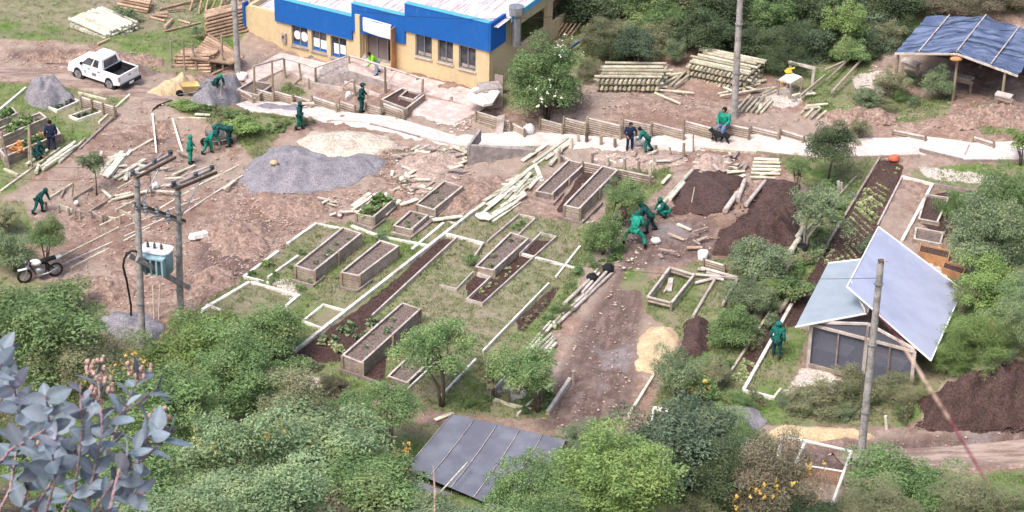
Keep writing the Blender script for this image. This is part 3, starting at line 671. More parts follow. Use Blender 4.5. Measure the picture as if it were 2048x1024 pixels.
scat([(216, 404, 266, 388), (222, 400, 300, 380), (230, 392, 262, 385), (236, 360, 290, 330), (345, 350, 390, 330), (448, 378, 470, 360), (240, 316, 305, 278), (205, 380, 222, 395), (410, 215, 435, 205), (452, 232, 505, 224), (390, 228, 420, 230)], .06, 'cream', 'loose cream board lying on the dug slope', 'loose boards on the dug slope', pl=(.16, .05))
scat([(950, 420, 1000, 380), (962, 428, 1012, 388), (975, 440, 1035, 402), (985, 443, 1040, 404), (990, 392, 1045, 350), (1000, 388, 1052, 345), (1010, 398, 1058, 352), (1018, 402, 1048, 370), (1028, 384, 1062, 345), (1035, 392, 1055, 372), (975, 410, 1030, 372), (968, 402, 1025, 368), (1040, 375, 1080, 350), (1062, 372, 1078, 355), (1058, 376, 1072, 360), (1072, 332, 1084, 362), (1003, 412, 1050, 384), (1012, 418, 1052, 388), (980, 432, 1020, 405), (1044, 322, 1100, 284), (1066, 325, 1135, 275), (1084, 316, 1142, 278), (1090, 318, 1150, 280), (1100, 330, 1122, 300), (1003, 369, 1045, 368), (1030, 365, 1068, 358)], .07, 'log_white', 'pale plank in the long pile beside the two dark plank beds', 'pale planks heaped beside the dark plank beds', h=.06, pl=(.19, .05))
scat([(1050, 702, 1102, 642), (1056, 705, 1108, 646), (1074, 694, 1102, 668), (1082, 698, 1106, 674), (1090, 700, 1110, 678), (1098, 702, 1112, 686)], .075, 'log_white', 'cream rail stacked above the leaning tree', 'cream rails stacked above the leaning tree')
scat([(1100, 652, 1168, 590), (1108, 654, 1175, 592), (1128, 608, 1178, 560), (1172, 595, 1225, 545), (1165, 585, 1208, 535), (1170, 590, 1216, 540), (1178, 562, 1202, 530)], .08, 'rim', 'long round rail on the verge left of the muddy track', 'round rails along the muddy track')
scat([(1508, 318, 1558, 320), (1506, 325, 1560, 326), (1505, 332, 1560, 333), (1503, 339, 1562, 340), (1502, 346, 1560, 348), (1500, 354, 1550, 356), (1520, 352, 1556, 342)], .08, 'cream', 'cream rail in the neat row below the path', 'cream rails laid in a row below the path', h=.06)
scat([(1448, 342, 1478, 342), (1440, 332, 1475, 336), (1325, 366, 1340, 350), (1355, 448, 1382, 460), (1415, 318, 1440, 322), (1385, 324, 1420, 330), (1468, 358, 1490, 350)], .06, 'cream', 'loose cream board among the rubble', 'loose boards among the rubble', pl=(.16, .06))
scat([(1475, 400, 1490, 360), (1450, 422, 1475, 385)], .12, 'rim', 'whitish trunk edging the upper dark soil bed', 'whitish trunks edging the upper dark bed', h=.15)
scat([(1492, 410, 1530, 362)], .11, 'rim', 'whitish trunk on the left of the dark soil heap', 'whitish trunks edging the upper dark bed', h=.15)
scat([(1310, 425, 1385, 340), (1340, 398, 1368, 366)], .10, 'log_white', 'pale trunk left of the upper dark soil bed', 'pale trunks left of the dark bed', h=.12)
scat([(1575, 513, 1598, 478), (1592, 478, 1608, 456)], .16, 'log_white', 'thick pale trunk beside the black pot', 'thick pale trunks beside the black pot', h=.16)
scat([(1386, 633, 1432, 555), (1445, 610, 1476, 556), (1360, 546, 1478, 557), (1402, 536, 1475, 555), (1395, 538, 1410, 540), (1420, 552, 1448, 560), (1413, 545, 1440, 552), (1390, 566, 1430, 556), (1460, 660, 1492, 620)], .075, 'rim', 'round rail of the broken frame right of the trestle bed', 'round rails of the broken frame')
scat([(1556, 570, 1585, 520), (1560, 622, 1590, 580)], .1, 'wood', 'brown trunk half hidden by bushes near the greenhouse', 'trunks half hidden by bushes')
scat([(820, 322, 855, 312), (862, 322, 890, 298), (905, 292, 935, 305), (880, 318, 935, 315), (890, 310, 930, 308), (800, 360, 830, 340), (780, 382, 800, 375), (840, 372, 865, 378), (704, 420, 745, 392), (705, 412, 740, 386), (800, 410, 835, 398), (865, 440, 925, 432), (870, 345, 890, 352), (845, 345, 870, 335), (830, 300, 860, 305), (640, 330, 660, 362), (770, 430, 800, 400), (900, 338, 925, 330)], .06, 'cream', 'scrap board in the timber litter left of the concrete wall', 'scrap boards left of the concrete wall', pl=(.2, .05))
scat([(540, 742, 600, 768), (590, 775, 630, 772), (615, 768, 650, 776), (870, 840, 905, 826)], .06, 'cream', 'scrap board lying above the near bushes', 'scrap boards above the near bushes', pl=(.16, .05))
scat([(1055, 60, 1120, 60)], .05, 'wood', 'bamboo pole leaning behind the flowering bush', 'bamboo poles behind the flowering bush') if False else None
for i in range(5):
    a_ = R(1108 + 8 * i, 74); b_ = RY(1126 + 9 * i, 46, a_.y + .3); log(a_, b_, .05, 'log_brown', 'brown pole propped above the flowering bush', 'poles propped above the flowering bush')
def litter(poly, n, label, group, seed):
    rr = random.Random(seed); Wp = W(poly); xs = [p[0] for p in Wp]; ys = [p[1] for p in Wp]; k = 0
    while k < n:
        x, y = rr.uniform(min(xs), max(xs)), rr.uniform(min(ys), max(ys))
        if not inpoly(np.array([x]), np.array([y]), Wp)[0]: continue
        th = rr.gauss(.3, .7); L = rr.uniform(.25, .9); d = Vector((math.cos(th), math.sin(th), 0)) * L / 2; c_ = Vector((x, y, hz(x, y) + rr.uniform(.1, .28))); d.z = rr.uniform(-.08, .08)
        plank(c_ - d, c_ + d, rr.uniform(.06, .2), .04, rr.choice(['cream', 'wood', 'rim', 'wood_grey', 'log_white'] if seed != 8 else ['wood', 'wood_grey', 'log_brown']), label, group); k += 1
litter([(785, 300), (930, 300), (930, 350), (860, 395), (780, 385)], 38, 'short broken board in the timber litter left of the concrete wall', 'broken boards of the timber litter', 3)
litter([(640, 390), (780, 385), (760, 430), (640, 440)], 10, 'splinter of board lying above the left beds', 'board splinters above the left beds', 4)
litter([(1385, 310), (1500, 315), (1490, 350), (1390, 345)], 16, 'short board end in the rubble above the dark soil bed', 'board ends in the rubble', 5)
litter([(200, 310), (330, 300), (460, 340), (300, 420), (180, 410)], 18, 'short board end scattered on the dug slope', 'board ends on the dug slope', 6)
litter([(1180, 305), (1370, 312), (1340, 335), (1200, 325)], 14, 'broken board inside the ring of round posts', 'broken boards in the post ring', 7)
litter([(1340, 440), (1460, 440), (1420, 530), (1260, 540)], 8, 'stick trodden into the muddy ground by the workers', 'sticks in the mud by the workers', 8)
litter([(1420, 170), (1560, 150), (1640, 190), (1500, 230)], 14, 'offcut lying round the work table and lamp pole', 'offcuts round the work table', 9)
# leaning board, slabs
a_ = R(990, 274); b_ = R(1000, 272)
mb = MB(); u_ = Vector((.02, .35, 1.0)); mb.slab([a_, b_ + Vector((.12, 0, 0)), b_ + Vector((.22, .35, 1.0)), a_ + Vector((.1, .35, .95))], .05, (0, -1, .2)); one(mb, 'leaning_board', M['rim'], 'pale pinkish board leaning against the left end of the rail fences', 'board')

# trestle bed (right of the track)
P = [R(x, y, .42) for x, y in [(1295, 594), (1343, 606), (1388, 550), (1340, 535)]]
root = thing('trestle_frame', 'raised rectangular frame of round rails on legs right of the muddy track', 'timber frame', sum(P, Vector()) / 4 - Vector((0, 0, .42)))
for i in range(4):
    mb = MB(); mb.cyl(P[i], P[(i + 1) % 4], .07, .06, 8); mb.build('rail', M['rim'], root)
    mb = MB(); mb.cyl(P[i] - Vector((0, 0, .18)), P[(i + 1) % 4] - Vector((0, 0, .18)), .06, .055, 8); mb.build('lower_rail', M['wood'], root)
    mb = MB(); mb.cyl(P[i] - Vector((0, 0, .55)), P[i] + Vector((0, 0, .05)), .07, .07, 8); mb.build('leg', M['post'], root)
a_, b_ = R(1338, 582, .1), R(1342, 556, .12); plank(a_, b_, .22, .05, 'rim', 'pink board lying inside the trestle frame', 'board inside the trestle frame')
a_, b_ = R(1328, 584, .1), R(1336, 570, .12); plank(a_, b_, .08, .04, 'cream', 'thin stick lying inside the trestle frame', 'stick inside the trestle frame')
# orange wood planters at right
for k, (q, hh, lb) in enumerate([(((1838, 503), (1896, 517), (1900, 500), (1842, 488)), .45, 'orange brown wooden planter box behind the greenhouse'), (((1885, 535), (1925, 548), (1932, 535), (1890, 522)), .35, 'darker wooden planter box half hidden behind the greenhouse')]):
    P = [R(x, y, hh) for x, y in q]; root = thing('planter_box', lb, 'planter', sum(P, Vector()) / 4 - Vector((0, 0, hh)))
    for i in range(4):
        mb = MB(); mb.beam(P[i] - Vector((0, 0, hh / 2)), P[(i + 1) % 4] - Vector((0, 0, hh / 2)), .05, hh); mb.build('side_board', M['orange_wood'], root)
    mb = MB(); mb.add([p - Vector((0, 0, .07)) for p in P], [(0, 1, 2, 3)]); mb.build('soil', M['soil'], root)

# ---------------- heaps ----------------
def heap(name, poly, h, mat, label, cat, n=40, power=1.0, rough_=.06, peak=None, kind=None, lift=.0):
    Wp = W(poly); xs = [p[0] for p in Wp]; ys = [p[1] for p in Wp]
    x0, x1, y0, y1 = min(xs), max(xs), min(ys), max(ys); mb = MB()
    st = max((x1 - x0), (y1 - y0)) / n; nx = int((x1 - x0) / st) + 2; ny = int((y1 - y0) / st) + 2
    X, Y = np.meshgrid(x0 + np.arange(nx) * st, y0 + np.arange(ny) * st)
    dist = np.full(X.shape, 1e9)
    for i in range(len(Wp)):
        ax, ay = Wp[i]; bx, by = Wp[(i + 1) % len(Wp)]; dx, dy = bx - ax, by - ay; L2 = dx * dx + dy * dy + 1e-9
        tt = np.clip(((X - ax) * dx + (Y - ay) * dy) / L2, 0, 1)
        dist = np.minimum(dist, np.hypot(X - ax - tt * dx, Y - ay - tt * dy))
    ins = inpoly(X, Y, Wp); dm = dist[ins].max()
    Z = H(X, Y) + lift; ids = {}
    for j in range(ny):
        for i in range(nx):
            k = dist[j, i] / dm * (1 if ins[j, i] else -1) + .16 * noise.noise(Vector((X[j, i] * 1.7, Y[j, i] * 1.7, 3)))
            f_ = max(0, min(1, k)) ** power; f_ = math.sin(f_ * math.pi / 2) if power >= 1 else f_
            nzz = noise.noise(Vector((X[j, i] * 1.3, Y[j, i] * 1.3, 1))) * .6 + noise.noise(Vector((X[j, i] * 4, Y[j, i] * 4, 1))) * .4
            nzz += .5 * abs(noise.noise(Vector((X[j, i] * 2.1, Y[j, i] * 2.1, 7)))) - .1; z = Z[j, i] + h * f_ * (1 + .5 * nzz) + rough_ * nzz * (f_ + .3) + (.02 if k > 0 else -.25)
            if k > -.25: ids[(j, i)] = len(mb.v); mb.v.append((X[j, i], Y[j, i], z))
    for j in range(ny - 1):
        for i in range(nx - 1):
            q = [(j, i), (j, i + 1), (j + 1, i + 1), (j + 1, i)]
            if all(c_ in ids for c_ in q): mb.f.append(tuple(ids[c_] for c_ in q)); mb.sm.append(True)
    o = one(mb, name, M[mat], label, cat); return o
def gran(name, c1, c2, sc=25, big=1.3, c3=None, vor=False):
    t = NT(name); c = t.mix(t.ramp(t.noise(sc, 3, .7, coord='World'), .3, .7), c1, c2); c = t.val(c, t.ramp(t.noise(big, 4, coord='World'), .3, .7), .85, 1.1)
    if c3: c = t.mix(t.ramp(t.noise(big * 5, 4, coord='World'), .55, .7, 0, .8), c, c3)
    t.bump(t.noise(sc, 3, .7, coord='World'), .9, .05); t.b.inputs['Roughness'].default_value = 1; M[name] = t.col(c)
gran('gravel_grey', (.14, .135, .15, 1), (.36, .345, .375, 1), 18, c3=(.24, .22, .23, 1))
gran('sand_yellow', (.46, .34, .20, 1), (.68, .54, .36, 1), 14, c3=(.45, .32, .21, 1))
gran('sand_white', (.36, .31, .25, 1), (.66, .60, .51, 1), 9, c3=(.42, .31, .26, 1))
gran('dark_earth', (.045, .028, .026, 1), (.12, .075, .068, 1), 12, c3=(.085, .055, .05, 1))
gran('rubble_earth', (.24, .17, .14, 1), (.50, .40, .35, 1), 10, c3=(.32, .2, .15, 1))
heap('gravel_heap', [(45, 198), (60, 215), (98, 220), (150, 204), (146, 190), (120, 172), (75, 172), (50, 182)], 1.0, 'gravel_grey', 'grey gravel heap left of the white pickup', 'gravel heap')
heap('sand_heap', [(290, 190), (320, 196), (370, 192), (400, 172), (395, 158), (360, 158), (320, 172)], .55, 'sand_yellow', 'yellow sand heap right of the white pickup', 'sand heap')
heap('gravel_heap', [(380, 205), (420, 216), (480, 208), (492, 182), (478, 165), (430, 160), (395, 175)], .9, 'gravel_grey', 'grey gravel heap the shovelling worker stands on', 'gravel heap')
heap('gravel_heap', [(480, 360), (500, 385), (600, 388), (690, 378), (760, 345), (775, 318), (720, 306), (660, 318), (600, 290), (540, 295), (500, 325)], .55, 'gravel_grey', 'widest grey gravel heap in the middle of the site', 'gravel heap', n=60)
heap('sand_heap', [(590, 285), (615, 305), (680, 320), (765, 308), (800, 285), (760, 268), (700, 262), (620, 264)], .35, 'sand_white', 'whitish sand heap behind the widest gravel heap', 'sand heap')
gran('churned_earth', (.17, .11, .085, 1), (.36, .26, .215, 1), 7, c3=(.48, .38, .33, 1))
for q_, h_, l_ in [([(400, 455), (450, 440), (520, 445), (560, 470), (520, 520), (450, 515), (405, 490)], .35, 'churned brown earth heap right of the second pole'), ([(500, 405), (600, 395), (700, 410), (640, 432), (540, 440)], .2, 'low brown earth ridge below the widest gravel heap'), ([(150, 560), (240, 540), (280, 570), (260, 610), (190, 620)], .2, 'low brown earth ridge left of the twin pole foot'),
    ([(385, 545), (460, 530), (470, 570), (400, 610), (380, 590)], .3, 'stony brown earth ridge at the left corner of the garden'), ([(300, 240), (345, 240), (355, 275), (305, 280)], .12, 'dark red earth in the dug pit between marking boards'), ([(880, 395), (940, 370), (1000, 350), (1010, 365), (940, 420), (890, 440)], .2, 'brown clod ridge right of the scrap timber bed'),
    ([(1020, 225), (1060, 205), (1180, 190), (1190, 215), (1080, 232)], .25, 'pinkish earth bank below the flowering bush'), ([(40, 110), (180, 108), (330, 118), (330, 135), (180, 128), (60, 126)], .3, 'cut earth bank above the white pickup'), ([(1640, 225), (1720, 215), (1800, 225), (1790, 250), (1660, 250)], .25, 'stony earth bank above the path right of the dark tree'), ([(1880, 235), (1960, 215), (2060, 215), (2060, 262), (1920, 262)], .35, 'pink earth bank at the right edge below the tarpaulin shed')]:
    heap('earth_heap', q_, h_, 'churned_earth', l_, 'earth heap', rough_=.25)
heap('gravel_heap', [(195, 640), (215, 668), (260, 690), (320, 680), (330, 650), (290, 625), (230, 625)], .3, 'gravel_grey', 'grey gravel patch at the foot of the twin pole', 'gravel heap')
heap('gravel_heap', [(490, 212), (560, 226), (640, 222), (620, 206), (540, 204)], .15, 'gravel_grey', 'thin grey gravel patch at the left end of the path', 'gravel heap')
heap('sawdust_heap', [(1268, 725), (1275, 742), (1310, 748), (1350, 718), (1362, 672), (1345, 655), (1300, 655), (1275, 680)], .3, 'sand_yellow', 'yellow sawdust heap on the right of the muddy track', 'sawdust heap')
heap('soil_heap', [(1425, 500), (1470, 512), (1550, 508), (1600, 490), (1598, 440), (1570, 425), (1500, 440), (1450, 460)], 1.0, 'dark_earth', 'large dark soil heap in the centre right', 'soil heap', n=50)
heap('soil_heap', [(1345, 425), (1400, 432), (1452, 424), (1475, 380), (1484, 356), (1388, 338), (1362, 375)], .35, 'dark_earth', 'flat dark soil bed with a spade stuck in it', 'soil heap', power=.5)
heap('soil_heap', [(1500, 432), (1590, 432), (1600, 370), (1532, 360)], .4, 'dark_earth', 'dark soil in the upper bay behind the large heap', 'soil heap', power=.5)
heap('soil_heap', [(1358, 700), (1370, 718), (1410, 712), (1425, 680), (1415, 642), (1375, 640)], .4, 'dark_earth', 'small dark soil heap beside the yellow sawdust', 'soil heap')
heap('soil_heap', [(1840, 858), (1900, 866), (2100, 862), (2200, 800), (2160, 760), (2040, 756), (1930, 772), (1860, 800)], 1.3, 'dark_earth', 'dark earth mound at the right edge above the dirt road', 'soil heap', n=60, rough_=.3)
heap('gravel_heap', [(1425, 830), (1450, 862), (1500, 864), (1540, 845), (1510, 815), (1450, 812)], .35, 'gravel_grey', 'light grey gravel heap behind the dark green bush', 'gravel heap')
heap('sand_heap', [(1525, 870), (1580, 884), (1700, 882), (1760, 872), (1700, 858), (1560, 850)], .25, 'sand_yellow', 'orange yellow sand bank beside the dirt road', 'sand heap')
heap('rubble_heap', [(1385, 340), (1420, 350), (1460, 342), (1470, 322), (1420, 308), (1390, 315)], .4, 'rubble_earth', 'rubble heap above the flat dark soil bed', 'rubble heap')
heap('rubble_heap', [(785, 345), (850, 392), (925, 352), (930, 305), (860, 294), (800, 305)], .22, 'rubble_earth', 'brown rubble strewn with scrap boards left of the concrete wall', 'rubble heap', rough_=.2)
heap('rubble_heap', [(1180, 322), (1240, 336), (1300, 345), (1370, 330), (1380, 308), (1290, 304), (1200, 302)], .2, 'rubble_earth', 'broken rubble inside the ring of round posts', 'rubble heap')
heap('rubble_heap', [(1690, 270), (1760, 270), (1790, 240), (1760, 215), (1700, 215)], .35, 'rubble_earth', 'stony earth bank left of the tarpaulin shed', 'rubble heap') if False else None
# ---------------- blue and yellow building ----------------
def paint(name, c, dirt, amt=.5):
    t = NT(name); f = t.noise(.9, 6, .7, coord='World', stretch=(1, 1, .5)); q = t.mix(t.ramp(f, .46, .7, 0, amt), c, dirt); q = t.mix(t.ramp(t.noise(2.6, 6, .8, coord='World', stretch=(1, 1, .25)), .56, .72, 0, .45), q, (.30, .24, .19, 1) if c[0] > .3 else (.10, .20, .42, 1))
    q = t.val(q, t.noise(5, 4, coord='World'), .88, 1.1); M[name] = t.col(q)
paint('yellow_wall', (.64, .51, .31, 1), (.42, .33, .22, 1)); paint('blue_wall', (.012, .115, .42, 1), (.02, .10, .32, 1), .5)
paint('cyan_trim', (.10, .38, .62, 1), (.08, .3, .5, 1)); paint('door_grey', (.22, .18, .18, 1), (.15, .12, .12, 1))
t = NT('sheet_roof'); wv = t.n('TexWave'); wv.inputs['Scale'].default_value = 2.6; wv.inputs['Distortion'].default_value = .3
v = t.n('TexCoord').outputs['Object']; t.l(v, wv.inputs['Vector'])
M['sheet'] = t.m
z0 = R(978, 182).z + .05
FR = RZ(978, 182, z0); FL = RZ(497, 60, z0); U = (FL - FR); U.z = 0; LEN = U.length; U.normalize(); N_ = Vector((-U.y, U.x, 0))
if N_.y > 0: N_ = -N_                          # outward, towards the viewer
def FPt(px, py, off=0):
    d = ray(px, py); o = FR + N_ * off; t_ = (o - CO).dot(N_) / d.dot(N_); p = CO + d * t_; return (p - FR).dot(U), p.z
def Bp(u, z, off=0): return Vector((FR.x + U.x * u + N_.x * off, FR.y + U.y * u + N_.y * off, z))
bl = thing('community_building', 'low blue and yellow building with a stepped parapet and a blank white sign', 'building', Bp(LEN / 2, z0))
RZ0 = math.atan2(U.y, U.x)
tt_ = t
_bk = RZ(1150, -62, z0 + 3.3) - FR; _bk.z = 0
BK = _bk - U * _bk.dot(U) * .35; BD = 10.0; BKn = BK.normalized()
_an = math.atan2(BKn.y, BKn.x)
c = tt_.mix(tt_.ramp(tt_.noise(1.6, 5, .75, stretch=(2.4, .22, 1), rot=_an - 0), .47, .62, 0, .75), (.60, .58, .61, 1), (.30, .22, .22, 1)); tt_.col(c)
def wallrects(mb, us, ue, zb, zt, ops, th=.2, off=0):
    br = sorted(set([us, ue] + [u for o in ops for u in o[:2]]))
    for a_, b_ in zip(br[:-1], br[1:]):
        m_ = (a_ + b_) / 2; zs = [zb]
        for o in sorted([o for o in ops if o[0] < m_ < o[1]], key=lambda o: o[2]): zs += [o[2], o[3]]
        zs.append(zt)
        for k in range(0, len(zs), 2):
            if zs[k + 1] - zs[k] > .01:
                P_ = [Bp(a_, zs[k], off), Bp(b_, zs[k], off), Bp(b_, zs[k + 1], off), Bp(a_, zs[k + 1], off)]
                mb.slab(P_, th, N_)
def op(x1, y1, x2, y2):                       # window from its top-left and bottom-right pixels
    u1, za = FPt(x1, y1); u2, zb = FPt(x2, y2); return (min(u1, u2), max(u1, u2), min(za, zb), max(za, zb))
Z2 = lambda x, y: (480 + x / 3.414, y / 3.414)
def opz(x1, yt1, x2, yt2, yb1, yb2):
    u1, a1 = FPt(*Z2(x1, yt1)); u2, a2 = FPt(*Z2(x2, yt2)); _, b1 = FPt(*Z2(x1, yb1)); _, b2 = FPt(*Z2(x2, yb2))
    return (min(u1, u2), max(u1, u2), (b1 + b2) / 2, (a1 + a2) / 2)
wins = [opz(350, 165, 460, 190, 305, 330), opz(487, 200, 590, 232, 340, 372), opz(617, 240, 725, 270, 385, 415), opz(1197, 220, 1310, 245, 380, 408), opz(1350, 260, 1455, 292, 415, 447), opz(1495, 305, 1610, 335, 460, 495)]
door = (FPt(*Z2(1062, 300))[0], FPt(*Z2(835, 230))[0], z0, z0 + 2.5)
uS = [-.0, FPt(812, 100)[0], FPt(706, 60)[0], FPt(552, 30)[0], LEN]
ztop = [FPt(890, 24)[1], FPt(745, 15)[1], FPt(620, 11)[1], FPt(525, 14)[1]]
zbot = [FPt(890, 80)[1], FPt(760, 74)[1], FPt(660, 67)[1]]
for k, nm in enumerate(['right', 'middle', 'left', 'end']):
    mb = MB(); ops = [w_ for w_ in wins if uS[k] < (w_[0] + w_[1]) / 2 < uS[k + 1]] + ([door] if k == 1 else [])
    wallrects(mb, uS[k], uS[k + 1], z0 - (2.4 if k > 1 else .6), ztop[k] - .12, ops)
    mb.build('wall', M['yellow_wall'], bl)
    if k < 3:
        mb = MB(); wallrects(mb, uS[k] - (.12 if k == 0 else .0), uS[k + 1] , zbot[k], ztop[k], [], .3, .11 + .004 * k); o = mb.build('parapet', M['blue_wall'], bl); tag(o, 'bright blue parapet band')
# side walls, back wall
def side(u, zb, zt, off, mat, name, y0=0.02, y1=BD, th=.2, ops=()):
    s0 = Bp(u, 0) + BKn * y0; s1 = Bp(u, 0) + BKn * y1; mb = MB(); br = sorted(set([0, 1] + [q for o in ops for q in o[:2]]))
    for a_, b_ in zip(br[:-1], br[1:]):
        zs = [zb]
        for o in ops:
            if o[0] <= a_ < o[1]: zs += [o[2], o[3]]
        zs.append(zt)
        for k in range(0, len(zs), 2):
            pa, pb = s0.lerp(s1, a_), s0.lerp(s1, b_)
            mb.slab([Vector((pa.x, pa.y, zs[k])), Vector((pb.x, pb.y, zs[k])), Vector((pb.x, pb.y, zs[k + 1])), Vector((pa.x, pa.y, zs[k + 1]))], th, (1, 0, 0))
    return mb.build(name, M[mat], bl)
side(-.02, z0 - .6, ztop[0] - .5, 0, 'yellow_wall', 'wall', .25, ops=[(.28, .62, z0 + 1.3, z0 + 2.5), (.68, .95, z0 + 1.3, z0 + 2.5)])
tag(side(-.13, zbot[0], ztop[0] - .003, 0, 'blue_wall', 'parapet', -.1, 1.5, .16), 'short blue return of the parapet')
side(LEN, z0 - 2.4, ztop[3] - .2, 0, 'yellow_wall', 'wall', .0)
o = side(LEN + .1, z0 - 2.0, ztop[3] + .05, 0, 'blue_wall', 'corner_trim', -.15, .25, .12)
mb = MB(); mb.slab([Bp(0, z0 - .6) + BKn * BD, Bp(LEN, z0 - .6) + BKn * BD, Bp(LEN, z0 + 2.6) + BKn * BD, Bp(0, z0 + 2.6) + BKn * BD], .2, BKn); mb.build('wall', M['yellow_wall'], bl)
# roofs
for k in range(4):
    mb = MB(); ua, ub = uS[k] + .03, uS[k + 1] - .03; zz = ztop[k] - (.28 if k < 3 else .1); n = int((ub - ua) / .16); 
    if k == 0: ua = -.35
    vs = []
    for i in range(n * 2 + 1):
        u = ua + (ub - ua) * i / (n * 2); dz = .035 if i % 2 else 0
        vs.append(Bp(u, zz + dz, -.2)); vs.append(Bp(u, zz + dz + .25, 0) + BKn * (BD + .3))
    if k == 3:
        vs = [v - Vector((0, 0, .4)) for v in vs]
    mb.add(vs, [(2 * i, 2 * i + 1, 2 * i + 3, 2 * i + 2) for i in range(n * 2)]); mb.build('roof', M['sheet'], bl)
    if k < 3:                                  # white cap along the parapet top
        mb = MB(); mb.beam(Bp(uS[k], ztop[k] + .012, -.03), Bp(uS[k + 1], ztop[k] + .012, -.03), .34, .03); mb.build('parapet_cap', M['cyan_trim'], bl)
mb = MB(); a_ = Bp(-.38, ztop[0] - .32) + BKn * 1.6; b_ = Bp(-.38, ztop[0] - .1) + BKn * (BD + .3); mb.beam(a_, b_, .06, .3); mb.build('eave_trim', M['cyan_trim'], bl)
# windows
for i, (ua, ub, za, zb) in enumerate(wins):
    fr = MB(); fo = -.1
    for s_ in (ua + .03, ub - .03, (ua + ub) / 2): fr.beam(Bp(s_, za, fo), Bp(s_, zb, fo), .05, .05, up=N_)
    for s_ in (za + .03, zb - .03): fr.beam(Bp(ua + .05, s_, fo), Bp(ub - .05, s_, fo), .05, .046)
    w_ = fr.build('window', M['metal'], bl)
    mb = MB(); mb.slab([Bp(ua, za, -.14), Bp(ub, za, -.14), Bp(ub, zb, -.14), Bp(ua, zb, -.14)], .01, N_); g = mb.build('pane', M['glass'], w_)
    mb = MB(); mb.beam(Bp(ua - .04, za - .03, .03), Bp(ub + .04, za - .03, .03), .12, .06); mb.build('sill', M['rim'] if i > 2 else M['concrete'], w_)
    if i < 3:
        mb = MB(); mb.slab([Bp(ua, za, -.10), Bp(ub, za, -.10), Bp(ub, za + (zb - za) * .16, -.10), Bp(ua, za + (zb - za) * .16, -.10)], .03, N_); mb.build('sill_panel', M['blue_wall'], w_)
        for q in range(2):                    # papers stuck on the inside of the glass
            c_ = Bp(ua + (ub - ua) * (.3 + .42 * q), za + (zb - za) * rnd.uniform(.35, .5), -.125); mb = MB(); hh = rnd.uniform(.18, .3); ww = rnd.uniform(.15, .24)
            if i == 0: P_ = [c_ + U * math.cos(2 * math.pi * j / 12) * ww + Vector((0, 0, math.sin(2 * math.pi * j / 12) * hh)) for j in range(12)]
            else: P_ = [c_ - U * ww - Vector((0, 0, hh)), c_ + U * ww - Vector((0, 0, hh)), c_ + U * ww + Vector((0, 0, hh)), c_ - U * ww + Vector((0, 0, hh))]
            mb.slab(P_, .006, N_); mb.build('paper', M['white'], w_)
    else:
        mb = MB(); c_ = za + (zb - za) * .2
        mb.slab([Bp(ua + .1, za + .08, -.125), Bp(ub - .1, za + .08, -.125), Bp(ub - .1, c_, -.125), Bp(ua + .1, c_, -.125)], .006, N_); tag(mb.build('paper', M['concrete'], w_), 'greyish sheet at the bottom of the pane')
# door recess
ua, ub = door[0], door[1]
mb = MB(); um = ua + (ub - ua) * .38
mb.slab([Bp(um, z0, -.5), Bp(ub, z0, -.5), Bp(ub, z0 + 2.5, -.5), Bp(um, z0 + 2.5, -.5)], .06, N_); dr = mb.build('door', M['door_grey'], bl)
mb = MB(); 
for s_ in (um, (um + ub) / 2, ub - .03): mb.beam(Bp(s_, z0, -.47), Bp(s_, z0 + 2.5, -.47), .06, .06, up=N_)
mb.build('door_frame', M['metal'], dr)
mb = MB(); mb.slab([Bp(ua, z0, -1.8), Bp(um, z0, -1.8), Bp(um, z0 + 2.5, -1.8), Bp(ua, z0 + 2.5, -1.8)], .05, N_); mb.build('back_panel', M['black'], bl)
for u_ in (ua, ub):
    mb = MB(); mb.slab([Bp(u_, z0, -.21), Bp(u_, z0, -1.8), Bp(u_, z0 + 2.5, -1.8), Bp(u_, z0 + 2.5, -.21)], .05, U); mb.build('door_jamb', M['yellow_wall'], bl)
mb = MB(); mb.slab([Bp(ua, z0 + .02, -.2), Bp(ub, z0 + .02, -.2), Bp(ub, z0 + .02, -1.8), Bp(ua, z0 + .02, -1.8)], .05); mb.build('entry_floor', M['concrete'], bl)
mb = MB(); a_ = Bp(ua + .02, z0 + .03, -.15); b_ = a_ + N_ * .75 + U * -.1
mb.slab([a_, b_, b_ + Vector((0, 0, 2.3)), a_ + Vector((0, 0, 2.3))], .05, U); o = mb.build('door', M['orange_wood'], bl); tag(o, 'open brown door leaf')
# pilasters beside the door, meter box, vent
mb = MB(); mb.box(Bp(ub + .16, z0 + 1.0, .03), .28, .36, 3.0, RZ0); mb.build('pilaster', M['yellow_wall'], bl)
u_, z_ = FPt(*Z2(305, 258), .02); mb = MB(); mb.box(Bp(u_, z_, .07), .26, .12, .55, RZ0); m_ = mb.build('meter_box', M['concrete'], bl)
mb = MB(); mb.ell(Bp(u_, z_ + .08, .13), .08, .02, .1); mb.build('dial', M['glass'], m_)
u_, z_ = FPt(*Z2(490, 402), .02); mb = MB(); mb.cyl(Bp(u_, z_, -.01), Bp(u_, z_, .05), .2, .2, 14); mb.cyl(Bp(u_, z_, .05), Bp(u_, z_, .07), .12, .12, 12); mb.build('vent', M['metal'], bl)
# plinth under the left end
mb = MB(); wallrects(mb, FPt(640, 100)[0], LEN + .05, z0 - 2.5, FPt(497, 86)[1], [], .12, .11); mb.build('plinth', M['yellow_wall'], bl)
